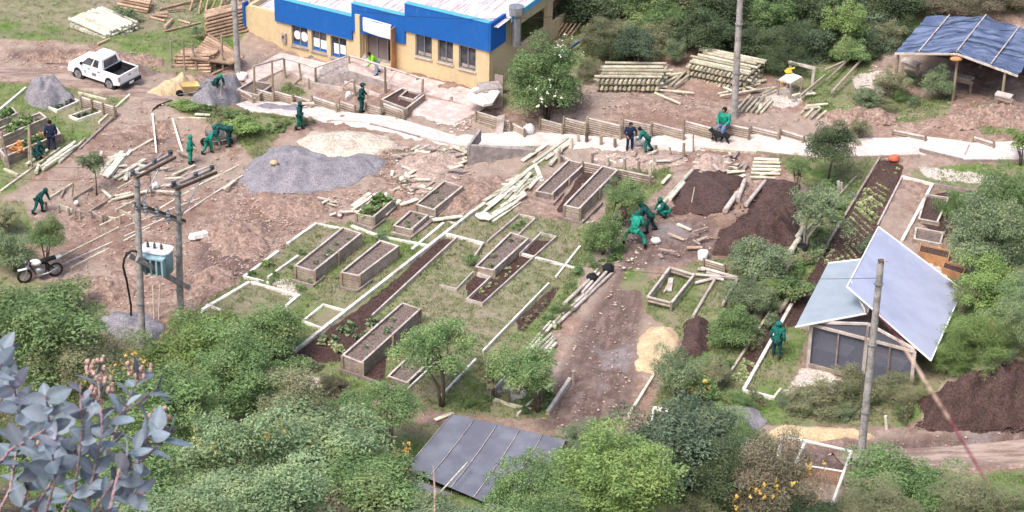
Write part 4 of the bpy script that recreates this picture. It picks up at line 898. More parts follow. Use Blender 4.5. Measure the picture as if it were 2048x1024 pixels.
# blank white sign
u1, z1 = FPt(*Z2(848, 112), .2); u2, z2 = FPt(*Z2(1038, 265), .2); _, z3 = FPt(*Z2(850, 205), .2); _, z4 = FPt(*Z2(1035, 165), .2)
mb = MB(); nn = 8; vs = []
for j in range(nn + 1):
    for i in range(nn + 1):
        f_, g_ = i / nn, j / nn; zt_ = z1 + (z4 - z1) * f_ - .06 * math.sin(f_ * math.pi); zb_ = z3 + (z2 - z3) * f_
        vs.append(Bp(u1 + (u2 - u1) * f_, zb_ + (zt_ - zb_) * g_, .32 + .07 * math.sin(math.pi * f_) + .03 * math.sin(math.pi * g_)))
mb.add(vs, [(j * (nn + 1) + i, j * (nn + 1) + i + 1, (j + 1) * (nn + 1) + i + 1, (j + 1) * (nn + 1) + i) for j in range(nn) for i in range(nn)], True)
mb.beam(Bp(u1, z1 - .05, .25), Bp(u2, z4 - .05, .25), .05, .05); mb.beam(Bp(u1, z3 + .05, .25), Bp(u2, z2 + .05, .25), .05, .05)
mb.build('sign_board', M['white'], bl)
# duct and side gallery at the right end
rt = Bp(-.45, 0) + BKn * 2.0
mb = MB(); mb.cyl(Vector((rt.x, rt.y, z0 + 1.9)), Vector((rt.x, rt.y, z0 + 3.6)), .26, .26, 12); mb.cyl(Vector((rt.x, rt.y, z0 + 3.6)), Vector((rt.x, rt.y, z0 + 4.0)), .4, .4, 12); o = mb.build('flue', M['metal'], bl)
RTv = -U
for k in range(3):
    p = Bp(-1.6, 0) + BKn * (1.2 + k * 3.4); mb = MB(); mb.cyl((p.x, p.y, hz(p.x, p.y) - .2), (p.x, p.y, z0 + 1.2), .07, .07, 8); mb.build('gallery_post', M['post'], bl)
a_ = Bp(-1.65, z0 + .5) + BKn * .3; b_ = Bp(-1.65, z0 + .5) + BKn * (BD - .3)
mb = MB(); mb.slab([a_, b_, b_ + Vector((0, 0, .12)), a_ + Vector((0, 0, .12))], .08, RTv); mb.build('gallery_rail', M['blue_wall'], bl)
a0 = Bp(-.2, z0 - .05) + BKn * .3; b0 = Bp(-.2, z0 - .05) + BKn * (BD - .3)
mb = MB(); mb.slab([a0, a0 - U * 1.4, b0 - U * 1.4, b0], .15); mb.build('gallery_floor', M['dark_wood'], bl)
mb = MB(); mb.slab([Bp(-1.2, z0 + 1.05) + BKn * .1, Bp(-1.85, z0 + .95) + BKn * .1, Bp(-1.85, z0 + .95) + BKn * 1.8, Bp(-1.2, z0 + 1.05) + BKn * 1.8], .05); mb.build('lean_to', M['concrete'], bl)
mb = MB(); mb.slab([Bp(-.26, z0 - .6, -.1), Bp(-.26, z0 + .95, -.1), Bp(-.75, z0 + .95, -.1), Bp(-.75, z0 - .6, -.1)], .05, N_); mb.build('side_panel', M['wood_grey'], bl)

# porch with steps and ramp
PZc = z0 - .02
pp = [(694, 110), (697, 141), (775, 166), (862, 188), (985, 212), (985, 184), (812, 140)]
Pp = [RZ(x, y, PZc) for x, y in pp]
pr = thing('entrance_porch', 'concrete porch with steps and ramp in front of the building door', 'porch', (Pp[1].x, Pp[1].y, PZc - 1))
mb = MB(); mb.slab([Pp[0] , Pp[1], Pp[2], Bp(FPt(800, 135)[0], PZc, .24), Bp(FPt(700, 110)[0], PZc, .24)], 1.6); mb.build('landing', M['concrete'], pr)
mb = MB(); mb.slab([p + Vector((0, 0, .03)) for p in (Pp[0], Pp[1], Pp[2], Bp(FPt(800, 135)[0], PZc, .25), Bp(FPt(700, 110)[0], PZc, .25))], .028); mb.build('floor_screed', M['pinkpave'], pr)
q0, q1 = Pp[2], Bp(FPt(800, 135)[0], PZc, .25); e0 = R(955, 216, .05); e1 = Bp(.1, z0 - .03, .25)
mb = MB(); mb.slab([q0, e0, e1, q1], 1.5); mb.build('ramp', M['pinkpave'], pr)
s0, s1 = Pp[1], RZ(694, 112, PZc); d_ = R(631, 165, .05) - s0; d_.z = 0; dz_ = PZc - (R(631, 165).z + .1); ns = 7
for i in range(ns):
    mb = MB(); a_ = s0 + d_ * (i / ns); b_ = s1 + d_ * (i / ns); a2 = s0 + d_ * ((i + 1) / ns); b2 = s1 + d_ * ((i + 1) / ns)
    dd = Vector((0, 0, -dz_ * (i + 1) / (ns + 1))); mb.slab([a_ + dd, a2 + dd, b2 + dd, b_ + dd], 1.4); mb.build('step', M['concrete'], pr)
lo = [R(631, 165, .12), R(568, 138, .12), R(500, 168, .1), R(480, 150, .1), R(560, 105, .1), R(650, 125, .1)]
mb = MB(); mb.slab(lo[:1] + lo[1:3] + lo[3:], .9); mb.build('lower_ramp', M['pinkpave'], pr)
# railing
rl = [(508, 132), (568, 116), (631, 135), (698, 111), (770, 133), (846, 158)]
gb = [(509, 194), (570, 157), (631, 168), (699, 150), (771, 184), (844, 192)]
tops = []
rr = thing('hand_railing', 'zigzag wooden hand railing round the porch and steps', 'railing', R(631, 168))
for i, (g_, t_) in enumerate(zip(gb, rl)):
    b_ = R(*g_); p = RY(t_[0], t_[1], b_.y); tops.append(p); mb = MB(); mb.cyl(b_ - Vector((0, 0, .1)), p, .07, .055, 8); mb.build('post', M['post'], rr)
for g_, t_ in (((546, 198), (544, 124)), ((602, 160), (598, 125)), ((710, 192), (708, 160))):
    b_ = R(*g_); p = RY(t_[0], t_[1], b_.y); mb = MB(); mb.cyl(b_ - Vector((0, 0, .1)), p, .065, .05, 8); mb.build('post', M['post'], rr)
for i in range(5): 
    mb = MB(); mb.cyl(tops[i], tops[i + 1], .06, .055, 8); mb.build('top_rail', M['rim'], rr)
mb = MB(); mb.cyl(R(590, 168, .02), R(603, 155, .7), .05, .05, 8); mb.build('brace', M['wood'], rr)
mb = MB(); mb.cyl(R(690, 170, .3), R(705, 160, .9), .045, .045, 8); mb.build('brace', M['rim'], rr)
for k, (a_, b_, l) in enumerate([((612, 168), (688, 181), 'on the slope under the steps'), ((690, 168), (760, 195), 'left of the ramp planter, upper'), ((692, 200), (725, 182), 'left of the ramp planter, lower')]):
    E(a_, b_, .1, .16, 'rim', 'pale board ' + l)
# concrete tank with slab top
c_ = R(975, 214); rr = thing('concrete_tank', 'small concrete box with a broken white slab on top beside the flowering bush', 'water tank', c_)
mb = MB(); mb.box(c_ + Vector((.1, .3, .45)), 1.1, .95, 1.2, .25); mb.build('tank_body', M['concrete'], rr)
mb = MB(); s_ = [R(x, y, .98) for x, y in [(930, 194), (966, 209), (985, 206), (1000, 183), (975, 169), (945, 176)]]; mb.slab(s_, .12); mb.build('cover_slab', M['white_edge'], rr)
for k in range(7):
    q = s_[0].lerp(s_[3], rnd.uniform(.15, .85)).lerp(s_[4], rnd.uniform(0, .5)); mb = MB(); mb.box(q + Vector((0, 0, .03)), .3, .2, .05, rnd.uniform(0, 3)); mb.build('loose_slab', M['concrete'], rr)
# concrete wedge wall beside the path
a_ = RY(934, 291, R(934, 333).y); b0_ = R(934, 333); b_ = R(1068, 310)
mb = MB(); mb.add([b0_ - Vector((0, 0, .2)), b_ - Vector((0, 0, .2)), b_ + Vector((0, 0, .25)), a_, b0_ + Vector((.25, .5, -.2)), b_ + Vector((0, .3, -.2)), b_ + Vector((0, .3, .25)), a_ + Vector((.02, .18, 0))],
  [(0, 1, 2, 3), (7, 6, 5, 4), (0, 4, 5, 1), (1, 5, 6, 2), (2, 6, 7, 3), (3, 7, 4, 0)]); one(mb, 'concrete_wall', M['concrete'], 'wedge shaped pinkish concrete wall below the path', 'wall')
q = R(950, 292, .9); mb = MB(); mb.add([a_, a_ + Vector((.12, 0, 0)), a_ + Vector((.65, 1.6, .12)), a_ + Vector((.5, 1.6, .12)), a_ - Vector((0, 0, .5)), a_ + Vector((.12, 0, -.5)), a_ + Vector((.65, 1.6, -.5)), a_ + Vector((.5, 1.6, -.5))], [(0, 1, 2, 3), (7, 6, 5, 4), (0, 4, 5, 1), (1, 5, 6, 2), (2, 6, 7, 3), (3, 7, 4, 0)])
one(mb, 'concrete_wall', M['concrete'], 'short concrete return wall running back from the wedge wall', 'wall')

# ---------------- tarpaulin shed ----------------
t = NT('blue_tarp'); c = t.mix(t.ramp(t.noise(.8, 5, .7, stretch=(.6, 3, 1)), .4, .62), (.075, .105, .19, 1), (.155, .20, .31, 1)); c = t.mix(t.ramp(t.noise(.9, 5, .75, stretch=(.5, 3, 1)), .54, .60, 0, .9), c, (.02, .03, .05, 1))
t.bump(t.noise(2, 4), .5, .08); t.b.inputs['Roughness'].default_value = .7; M['tarp'] = t.col(c)
gz = R(1910, 180).z
def hzp(px, py, h, z=None): return RZ(px, py, (gz if z is None else z) + h)
rf = hzp(1915, 106, 2.9); fl = hzp(1790, 107, 2.1); fr = hzp(2036, 152, 2.1); bkv = (hzp(1975, 28, 3.0) - rf); bkv.z = 0
fl.z = fr.z = gz + 2.15
sh = thing('tarpaulin_shed', 'open timber shed roofed with torn blue tarpaulin at the top right', 'shed', (rf.x, rf.y, gz))
for s_, e_ in (('left', fl), ('right', fr)):
    mb = MB(); nn, mm_ = 26, 34; vs = []
    for j in range(mm_ + 1):
        for i in range(nn + 1):
            p = rf.lerp(e_, i / nn) + bkv * (j / mm_); p.z += .13 * noise.noise(Vector((p.x * 1.3, p.y * 1.9, 5))) - .08 * math.sin(i / nn * math.pi * 3) ** 2 * .5
            vs.append(p)
    mb.add(vs, [(j * (nn + 1) + i, j * (nn + 1) + i + 1, (j + 1) * (nn + 1) + i + 1, (j + 1) * (nn + 1) + i) for j in range(mm_) for i in range(nn)], True)
    mb.build('roof_sheet', M['tarp'], sh)
    for f_ in ((.02, .62) if s_ == 'left' else (.55,)):
        mb = MB(); mb.beam(rf.lerp(e_, f_) + Vector((0, 0, .07)) - bkv * .0, rf.lerp(e_, f_) + bkv + Vector((0, 0, .07)), .06, .04); mb.build('batten', M['rim'], sh)
    mb = MB(); mb.beam(rf + Vector((0, 0, -.06)), e_ + Vector((0, 0, -.06)), .08, .1); mb.build('front_rafter', M['rim'], sh)
for i, (f_, e_) in enumerate([(0, fl), (.96, fl), (.78, fr), (.5, fl)]):
    for back in (0, 1):
        if i == 3 and not back: continue
        p = rf.lerp(e_, f_) + bkv * (.94 * back + .03); mb = MB(); mb.cyl((p.x, p.y, hz(p.x, p.y) - .2), (p.x, p.y, p.z - .05), .075, .07, 8); mb.build('post', M['post'], sh)
mb = MB(); a_ = fl + bkv * .96; b_ = rf + bkv * .96; c2 = fr + bkv * .96
mb.slab([Vector((a_.x, a_.y, gz - .2)), Vector((c2.x, c2.y, gz - .2)), c2 - Vector((0, 0, .1)), b_ - Vector((0, 0, .1)), a_ - Vector((0, 0, .1))], .06, bkv.normalized()); mb.build('back_wall', M['dark_wood'], sh)
def bench(p1, p2, h, l):
    a_, b_ = R(*p1, h), R(*p2, h); rt_ = thing('work_bench', l, 'bench', (a_ + b_) / 2 - Vector((0, 0, h)))
    mb = MB(); mb.beam(a_, b_, .5, .08); mb.build('top', M['rim'], rt_)
    mb = MB(); mb.beam(a_ + Vector((0, -.2, -.15)), b_ + Vector((0, -.2, -.15)), .06, .2); mb.build('apron', M['wood'], rt_)
    for f_ in (.06, .94):
        q = a_.lerp(b_, f_); mb = MB(); mb.box(q - Vector((0, 0, h / 2 + .04)), .1, .4, h); mb.build('leg', M['wood'], rt_)
bench((1900, 148), (1945, 158), .8, 'timber bench under the middle of the tarpaulin shed'); bench((1992, 186), (2024, 194), .7, 'timber bench under the right side of the tarpaulin shed'); bench((1805, 118), (1838, 130), .8, 'timber bench under the left eave of the tarpaulin shed')
mb = MB(); q = RY(1912, 118, rf.y - .1); mb.ell(q, .32, .2, .12, 12, 6); one(mb, 'hanging_lamp_shade', M['orange_wood'], 'small orange brown bowl hanging on the front post of the tarpaulin shed', 'bowl')

# ---------------- work table ----------------
P = [R(x, y, .9) for x, y in [(1558, 158), (1582, 166), (1604, 153), (1578, 144)]]
rt_ = thing('work_table', 'rough white topped work table with tools on it', 'table', sum(P, Vector()) / 4 - Vector((0, 0, .9)))
mb = MB(); mb.slab(P, .07); mb.build('top', M['white_edge'], rt_)
for p in P:
    mb = MB(); mb.cyl(p - Vector((0, 0, .95)), p - Vector((0, 0, .07)), .06, .06, 6); mb.build('leg', M['wood'], rt_)
mb = MB(); mb.beam(P[0] - Vector((0, 0, .5)), P[1] - Vector((0, 0, .5)), .06, .1); mb.build('stretcher', M['wood'], rt_)
a_, b_ = R(1580, 152), R(1624, 168); A2, B2 = a_ + Vector((0, 0, .75 + .0)), b_ + Vector((0, 0, .8)); 
rt_ = thing('timber_gate_frame', 'plain goal shaped frame of square timber behind the work table', 'timber frame', (a_ + b_) / 2)
A2 = RY(1581, 124, a_.y); B2 = RY(1628, 137, b_.y)
for nm, p, q in (('post', a_, A2), ('post', b_, B2), ('crossbar', A2 - Vector((.08, 0, 0)), B2 + Vector((.08, 0, 0)))):
    mb = MB(); mb.beam(p, q, .13, .13); mb.build(nm, M['rim'], rt_)
p = R(1577, 146, .95); mb = MB(); mb.box(p + Vector((0, 0, .15)), .32, .2, .22, .4, .6); mb.cyl(p + Vector((-.2, 0, .1)), p + Vector((.3, 0, .3)), .05, .05); gran('yellow_plastic', (.75, .55, .05, 1), (.8, .6, .1, 1)); one(mb, 'power_saw', M['yellow_plastic'], 'small yellow power tool standing on the work table', 'power tool')
p = R(1566, 172, .0); mb = MB(); mb.box(p + Vector((0, 0, .35)), .3, .25, .2, .3, .8); mb.cyl(p + Vector((0, 0, 0)), p + Vector((0, 0, .3)), .04, .04); one(mb, 'fuel_can', M['yellow_plastic'], 'small yellow can under the work table', 'can')

# ---------------- greenhouse ----------------
def mem(name, c1, c2, tr=.35, rough_=.5, scale=1.5):
    t = NT(name); c = t.mix(t.ramp(t.noise(scale, 5, .7, coord='World', stretch=(1, 1, .4)), .35, .65), c1, c2)
    t.b.inputs['Roughness'].default_value = rough_; t.col(c)
    tl = t.n('BsdfTranslucent'); t.l(c, tl.inputs['Color']); mx = t.n('MixShader'); mx.inputs[0].default_value = tr
    out = t.t.nodes['Material Output']; t.l(t.b.outputs[0], mx.inputs[1]); t.l(tl.outputs[0], mx.inputs[2]); t.l(mx.outputs[0], out.inputs['Surface']); M[name] = t.m
mem('roof_film_left', (.42, .50, .58, 1), (.48, .56, .64, 1)); mem('roof_film_right', (.38, .42, .57, 1), (.46, .50, .65, 1), .2, scale=.8)
t = NT('insect_net'); c = (.15, .16, .21, 1); t.col(c); tr = t.n('BsdfTransparent'); mx = t.n('MixShader'); mx.inputs[0].default_value = .42; t.l(t.b.outputs[0], mx.inputs[1]); t.l(tr.outputs[0], mx.inputs[2]); t.l(mx.outputs[0], t.t.nodes['Material Output'].inputs['Surface']); M['net'] = t.m
g0 = R(1618, 735).z
EL = RZ(1590, 655, g0 + 2.1); ELb = RZ(1656, 527, g0 + 2.1); AP = RZ(1733, 628, g0 + 2.75); APb = RZ(1786, 512, g0 + 2.6); ER = RZ(1862, 722, g0 + 1.9); ERb = RZ(1925, 580, g0 + 1.9)
TL = RZ(1694, 574, g0 + 3.55); TLb = RZ(1757, 454, g0 + 3.6)
gh = thing('greenhouse', 'film roofed greenhouse with dark net walls and a raised right roof', 'greenhouse', (AP.x, AP.y, g0))
def sheet(name, a_, b_, c_, d_, mat, sag=.05, n=8, par=None):
    mb = MB(); vs = []
    for j in range(n + 1):
        for i in range(n + 1):
            p = a_.lerp(b_, i / n).lerp(d_.lerp(c_, i / n), j / n); p.z += -sag * math.sin(math.pi * i / n) * math.sin(math.pi * j / n) + .02 * noise.noise(Vector((p.x * 2, p.y * 2, 9))); vs.append(p)
    mb.add(vs, [(j * (n + 1) + i, j * (n + 1) + i + 1, (j + 1) * (n + 1) + i + 1, (j + 1) * (n + 1) + i) for j in range(n) for i in range(n)], True)
    return mb.build(name, M[mat], par or gh)
o = sheet('roof_sheet', EL, AP, APb, ELb, 'roof_film_left'); tag(o, 'pale bluish green left roof sheet')
for a_, b_ in ((EL, AP), (AP, APb), (ELb, APb)):
    mb = MB(); mb.beam(a_ + Vector((0, 0, .02)), b_ + Vector((0, 0, .02)), .06, .05); mb.build('roof_edge', M['white'], gh)
o = sheet('roof_sheet', TL, ER, ERb, TLb, 'roof_film_right', .1); tag(o, 'lavender grey raised right roof sheet')
for a_, b_ in ((TL, TLb), (TLb, ERb), (ERb, ER), (ER, TL)):
    mb = MB(); mb.beam(a_ + Vector((0, 0, .01)), b_ + Vector((0, 0, .01)), .05, .05); mb.build('roof_edge', M['white'], gh)
bx = (ELb - EL).normalized()
WL = RZ(1622, 646, g0 + 2.15); WR = RZ(1840, 703, g0 + 2.15); Wb = (ELb - EL) * .96; Wb.z = 0; WL += bx * .1; WR += bx * .1; WR = WL + (WR - WL) * .95; g0 -= .12
def dn(p, z): return Vector((p.x, p.y, z))
cor = [WL, WR, WR + Wb, WL + Wb]
for p in cor + [WL.lerp(WR, .54), (WL + Wb).lerp(WR + Wb, .5), WL + Wb * .5, WR + Wb * .5]:
    mb = MB(); mb.beam(dn(p, hz(p.x, p.y) - .2), dn(p, g0 + 2.15), .13, .13, up=(0, 1, 0)); mb.build('post', M['rim'], gh)
for f_ in (.27, .77): p = WL.lerp(WR, f_); mb = MB(); mb.beam(dn(p, g0 + .05), dn(p, g0 + 2.1), .06, .06, up=(0, 1, 0)); mb.build('stud', M['wood_grey'], gh)
mb = MB(); p = WL.lerp(WR, .54); mb.beam(dn(p, g0 + 2.1), dn(p, AP.z - .1), .1, .1, up=(0, 1, 0)); mb.build('king_post', M['wood_grey'], gh)
for i in range(4):
    a_, b_ = cor[i], cor[(i + 1) % 4]
    mb = MB(); mb.beam(dn(a_, g0 + 2.15), dn(b_, g0 + 2.15), .1, .12); mb.build('top_beam', M['rim'] if i == 0 else M['wood_grey'], gh)
    mb = MB(); mb.beam(dn(a_, g0 + .25), dn(b_, g0 + .25), .1, .16); mb.build('bottom_beam', M['wood'], gh)
    mb = MB(); ins_v = (b_ - a_).cross(Vector((0, 0, 1))).normalized() * -.09; mb.slab([dn(a_, g0 + .05) + ins_v, dn(b_, g0 + .05) + ins_v, dn(b_, g0 + 2.1) + ins_v, dn(a_, g0 + 2.1) + ins_v], .015, (b_ - a_).cross(Vector((0, 0, 1))).normalized()); mb.build('net_wall', M['net'], gh)
mb = MB(); mb.slab([dn(WL, g0 + 2.22), dn(WR, g0 + 2.22), dn(WL.lerp(WR, .54), AP.z - .12)], .015, (WR - WL).cross(Vector((0, 0, 1))).normalized()); mb.build('gable_net', M['net'], gh)
mb = MB(); a_ = dn(WL.lerp(WR, .54), AP.z - .02); mb.beam(a_, dn(WR, g0 + 2.25), .08, .1); mb.build('rafter', M['rim'], gh)
mb = MB(); mb.beam(a_, dn(WL, g0 + 2.25), .08, .1); mb.build('rafter', M['rim'], gh)
mb = MB(); mb.beam(AP, TL + (TLb - TL) * .1, .06, .06); mb.build('strut', M['rim'], gh)
for k in range(4):
    p = AP.lerp(APb, k / 3.); q = TL.lerp(TLb, k / 3.).lerp(ER.lerp(ERb, k / 3.), .22)
    mb = MB(); mb.beam(p, q, .06, .06); mb.build('strut', M['wood_grey'], gh)
for f0, f1, l in ((.05, .38, 'left'), (.6, .9, 'right')):
    a_, b_ = WL.lerp(WR, f0) + bx * .7, WL.lerp(WR, f1) + bx * .7; a_.z = b_.z = g0 + .95
    rt_ = thing('seedling_table', 'pale table seen through the %s net of the greenhouse' % l, 'table', ((a_ + b_) / 2).to_tuple()[:2] + (g0,))
    mb = MB(); mb.beam(a_, b_, .9, .06); mb.build('top', M['rim'], rt_)
    for f_ in (.05, .95):
        q = a_.lerp(b_, f_); mb = MB(); mb.box((q.x, q.y, g0 + .45), .08, .7, .95); mb.build('leg', M['wood'], rt_)

# ---------------- net shelter in front ----------------
t = NT('shade_net'); bk_ = t.n('TexBrick'); bk_.inputs['Scale'].default_value = 18; c = t.mix(t.ramp(t.noise(.7, 4, coord='World'), .35, .65), (.13, .135, .17, 1), (.19, .20, .24, 1)); M['shade'] = t.col(c)
gs = R(1000, 860).z; S = [RZ(905, 828, gs + 1.5), RZ(1132, 880, gs + 1.5), RZ(1040, 1035, gs + 1.7), RZ(812, 938, gs + 1.7)]
ns_ = thing('shade_net_shelter', 'flat grey shade net roof between the near bushes', 'shelter', (S[0].x, S[0].y, hz(S[0].x, S[0].y)))
sheet('net_roof', *S, 'shade', .12, 10, ns_)
S2 = [S[3] + Vector((0, 0, -.25)), S[3].lerp(S[2], .8) + Vector((0, 0, -.25)), S[2] + (S[2] - S[1]) * .5 + Vector((0, 0, -.5)), S[3] + (S[3] - S[0]) * .6 + Vector((0, 0, -.5))]
tag(sheet('net_roof', *S2, 'shade', .05, 10, ns_), 'lower second strip of shade net')
for f_ in (0, .2, .4, .6, .8, 1):
    a_, b_ = S[0].lerp(S[1], f_) + Vector((0, 0, .03)), S[3].lerp(S[2], f_) + Vector((0, 0, .03)); k_ = 6
    mb = MB(); mb.tube([a_.lerp(b_, i / k_) - Vector((0, 0, .11 * math.sin(math.pi * i / k_) * math.sin(math.pi * f_))) for i in range(k_ + 1)], .016, 5); mb.build('seam', M['rim'], ns_)
for p in S:
    mb = MB(); mb.cyl((p.x, p.y, hz(p.x, p.y) - .2), p, .06, .05, 8); mb.build('post', M['post'], ns_)
a_, b_ = RY(935, 925, S[3].y), RY(880, 985, S[3].y - 2.5); log(a_, b_, .035, 'log_white', 'thin white stick lying over the shade net roof', 'stick on the shade net', 'stick', 'stick')
# goal-like white frame with orange netting
gg = R(1640, 930).z; K = [RZ(1565, 872, gg + 1.3), RZ(1703, 903, gg + 1.3), RZ(1663, 1012, gg + 1.3), RZ(1540, 985, gg + 1.3)]
fr_ = thing('netting_frame', 'white pole frame with orange netting beside the dirt road', 'frame', (K[0].x, K[0].y, hz(K[0].x, K[0].y)))
gran('pole_white', (.68, .66, .62, 1), (.8, .78, .74, 1)); gran('net_orange', (.42, .20, .10, 1), (.5, .26, .15, 1))
for a_, b_ in ((K[0], K[1]), (K[1], K[2]), (RZ(1610, 884, gg + 1.3), RZ(1590, 930, gg + 1.3)), (K[3], K[0])):
    mb = MB(); mb.cyl(a_, b_, .075, .065, 8); mb.build('pole', M['pole_white'], fr_)
for p in K:
    mb = MB(); mb.cyl((p.x, p.y, hz(p.x, p.y) - .2), p, .07, .065, 8); mb.build('leg', M['wood'], fr_)
a_, b_ = K[0].lerp(K[3], .45), K[1].lerp(K[2], .38); mb = MB()
for i in range(30): q = a_.lerp(b_, i / 29); mb.beam(q, q - Vector((0, 0, .95)), .02, .02, up=(0, 1, 0))
for i in range(9): z_ = Vector((0, 0, -.11 * i - .02)); mb.beam(a_ + z_, b_ + z_, .02, .02)
mb.build('netting', M['net_orange'], fr_)
mb = MB(); mb.cyl(a_, b_, .04, .04, 8); mb.build('pole', M['pole_white'], fr_)

# ---------------- utility poles ----------------
def upole(pb, pt_, r0, r1, label, n=12):
    b_ = R(*pb); t_ = RY(pt_[0], pt_[1], b_.y); rt_ = thing('utility_pole', label, 'utility pole', b_)
    mb = MB(); mb.cyl(b_ - Vector((0, 0, .4)), t_, r0, r1, n); mb.build('shaft', M['pole_conc'], rt_)
    for k in (.3, .62, .9): q = b_.lerp(t_, k); mb = MB(); mb.cyl(q, q + (t_ - b_).normalized() * .05, r0 * 1.06, r0 * 1.06, n); mb.build('steel_band', M['metal'], rt_)
    return rt_, b_, t_
_, l1b, l1t = upole((476, 148), (466, -60), .17, .13, 'grey concrete pole at the left corner of the building')
_, l2b, l2t = upole((1468, 236), (1484, -70), .19, .13, 'tall thick concrete pole by the seated man')
rt3, l3b, l3t = upole((1718, 948), (1762, 524), .165, .12, 'grey concrete pole standing in front of the greenhouse')
mb = MB(); mb.box(l3t + Vector((0, 0, .03)), .2, .2, .1); mb.build('pole_cap', M['dark_wood'], rt3)
b1 = R(284, 692); t1 = RY(273, 345, b1.y); b2 = R(361, 650); t2 = RY(355, 368, b2.y)
tp = thing('transformer_structure', 'twin concrete pole structure carrying crossarms and a light blue transformer', 'utility structure', b1)
def onp(b_, t_, py):
    best = min((abs(0), f_) for f_ in (0,)); lo, hi = 0., 1.2
    for _ in range(30):
        m_ = (lo + hi) / 2; p = b_.lerp(t_, m_) if m_ <= 1 else b_ + (t_ - b_) * m_; v = R3.transposed() @ (p - CO); y = 512 + FPX * v.y / v.z
        if y > py: lo = m_
        else: hi = m_
    return b_ + (t_ - b_) * lo
for b_, t_ in ((b1, t1), (b2, t2)):
    mb = MB(); mb.cyl(b_ - Vector((0, 0, .4)), t_, .155, .12, 12); mb.build('pole', M['pole_conc'], tp)
    for k in (.25, .5, .8, .93): q = b_.lerp(t_, k); mb = MB(); mb.cyl(q, q + Vector((0, 0, .06)), .17, .17, 12); mb.build('steel_band', M['metal'], tp)
ins_ = []
for (t_, e_) in ((t1, (345, 312)), (t2, (428, 342))):
    e3 = RZ(e_[0], e_[1], t_.z - .1); d_ = (e3 - t_); d_.z = 0; s_ = d_.normalized(); side_ = Vector((-s_.y, s_.x, 0)) * .17
    for k in (-1, 1):
        mb = MB(); mb.beam(t_ + side_ * k - s_ * .25 - Vector((0, 0, .1)), e3 + side_ * k, .09, .12); mb.build('crossarm', M['concrete'] if k > 0 else M['dark_wood'], tp)
    mb = MB(); mb.cyl(e3 - s_ * .6, t_ - Vector((0, 0, 1.6)), .03, .03, 6); mb.build('arm_brace', M['metal'], tp)
    for f_ in (-.1, .5, .95):
        q = t_ + d_ * f_ + Vector((0, 0, -.03)); mb = MB(); mb.cyl(q, q + Vector((0, 0, .2)), .04, .05, 8)
        for z_ in (.06, .13, .19): mb.cyl(q + Vector((0, 0, z_)), q + Vector((0, 0, z_ + .03)), .11, .07, 10)
        mb.build('insulator', M['glass'], tp); ins_.append(q + Vector((0, 0, .22)))
c1, c2 = onp(b1, t1, 408), onp(b2, t2, 437); dd = (c2 - c1).normalized()
mb = MB(); mb.beam(c1 - dd * .2, c2 + dd * .45, .10, .12); mb.build('crossarm', M['dark_wood'], tp)
mb = MB(); mb.beam(c1 - dd * .2 + Vector((0, -.25, 0)), c2 + dd * .35 + Vector((0, -.25, 0)), .08, .1); mb.build('crossarm', M['metal'], tp)
for f_ in (.22, .5, .78):
    q = c1.lerp(c2, f_) + Vector((0, -.3, .1)); mb = MB(); mb.cyl(q + Vector((0, 0, -.3)), q + Vector((0, 0, .32)), .05, .05, 8)
    for z_ in (-.22, -.1, .05, .18): mb.cyl(q + Vector((0, 0, z_)), q + Vector((0, 0, z_ + .04)), .1, .08, 10)
    mb.build('fuse_cutout', M['metal'], tp)
c1, c2 = onp(b1, t1, 521), onp(b2, t2, 566); dd = (c2 - c1).normalized(); pv = Vector((dd.y, -dd.x, 0)).normalized(); 
if pv.y > 0: pv = -pv
for k in (-1, 1):
    mb = MB(); mb.beam(c1 - dd * .45 + pv * .24 * k, c2 + dd * .4 + pv * .24 * k, .12, .20); mb.build('platform_beam', M['pole_conc'], tp)
cm = c1.lerp(c2, .5); cm = RY(316, 541, cm.y - .1); ang = -.28; dd = Vector((math.cos(ang), math.sin(ang), 0)); pv = Vector((dd.y, -dd.x, 0)); SC_ = 1.22
gran('transformer_blue', (.30, .46, .52, 1), (.36, .52, .58, 1)); M['transformer_blue'].node_tree.nodes['Principled BSDF'].inputs['Roughness'].default_value = .4
mb = MB(); n_ = 16; vs = []
def ov(cx, z, ax, ay): return [Vector(cx) + Matrix.Rotation(ang, 3, 'Z') @ Vector((ax * math.copysign(abs(math.cos(2 * math.pi * i / n_)) ** .55, math.cos(2 * math.pi * i / n_)), ay * math.copysign(abs(math.sin(2 * math.pi * i / n_)) ** .55, math.sin(2 * math.pi * i / n_)), z)) for i in range(n_)]
lv = [(.0, .60, .36), (.02, .64, .38), (.98, .64, .38)]
for z_, ax, ay in lv: vs += ov(cm, z_, ax, ay)
mb.add(vs, [(k * n_ + i, k * n_ + (i + 1) % n_, (k + 1) * n_ + (i + 1) % n_, (k + 1) * n_ + i) for k in range(2) for i in range(n_)], True)
mb.add(vs[-n_:], [tuple(range(n_))]); tf = mb.build('transformer', M['transformer_blue'], tp, ); tag(tf, 'light blue oil transformer')
mb = MB(); vs = ov(cm, .98, .69, .43) + ov(cm, 1.05, .69, .43); mb.add(vs, [(i, (i + 1) % n_, n_ + (i + 1) % n_, n_ + i) for i in range(n_)]); mb.add(vs, [tuple(range(n_, 2 * n_)), tuple(range(n_ - 1, -1, -1))]); mb.build('lid', M['white'], tf)
for k in range(5):
    q = cm + dd * (-.5 + .25 * k) + pv * .52; mb = MB(); mb.box(q + Vector((0, 0, .46)), .07, .28, .74, ang); mb.build('cooling_fin', M['transformer_blue'], tf)
mb = MB(); mb.beam(cm + pv * .52 - dd * .56 + Vector((0, 0, .86)), cm + pv * .52 + dd * .56 + Vector((0, 0, .86)), .3, .07); mb.build('header_pipe', M['transformer_blue'], tf)
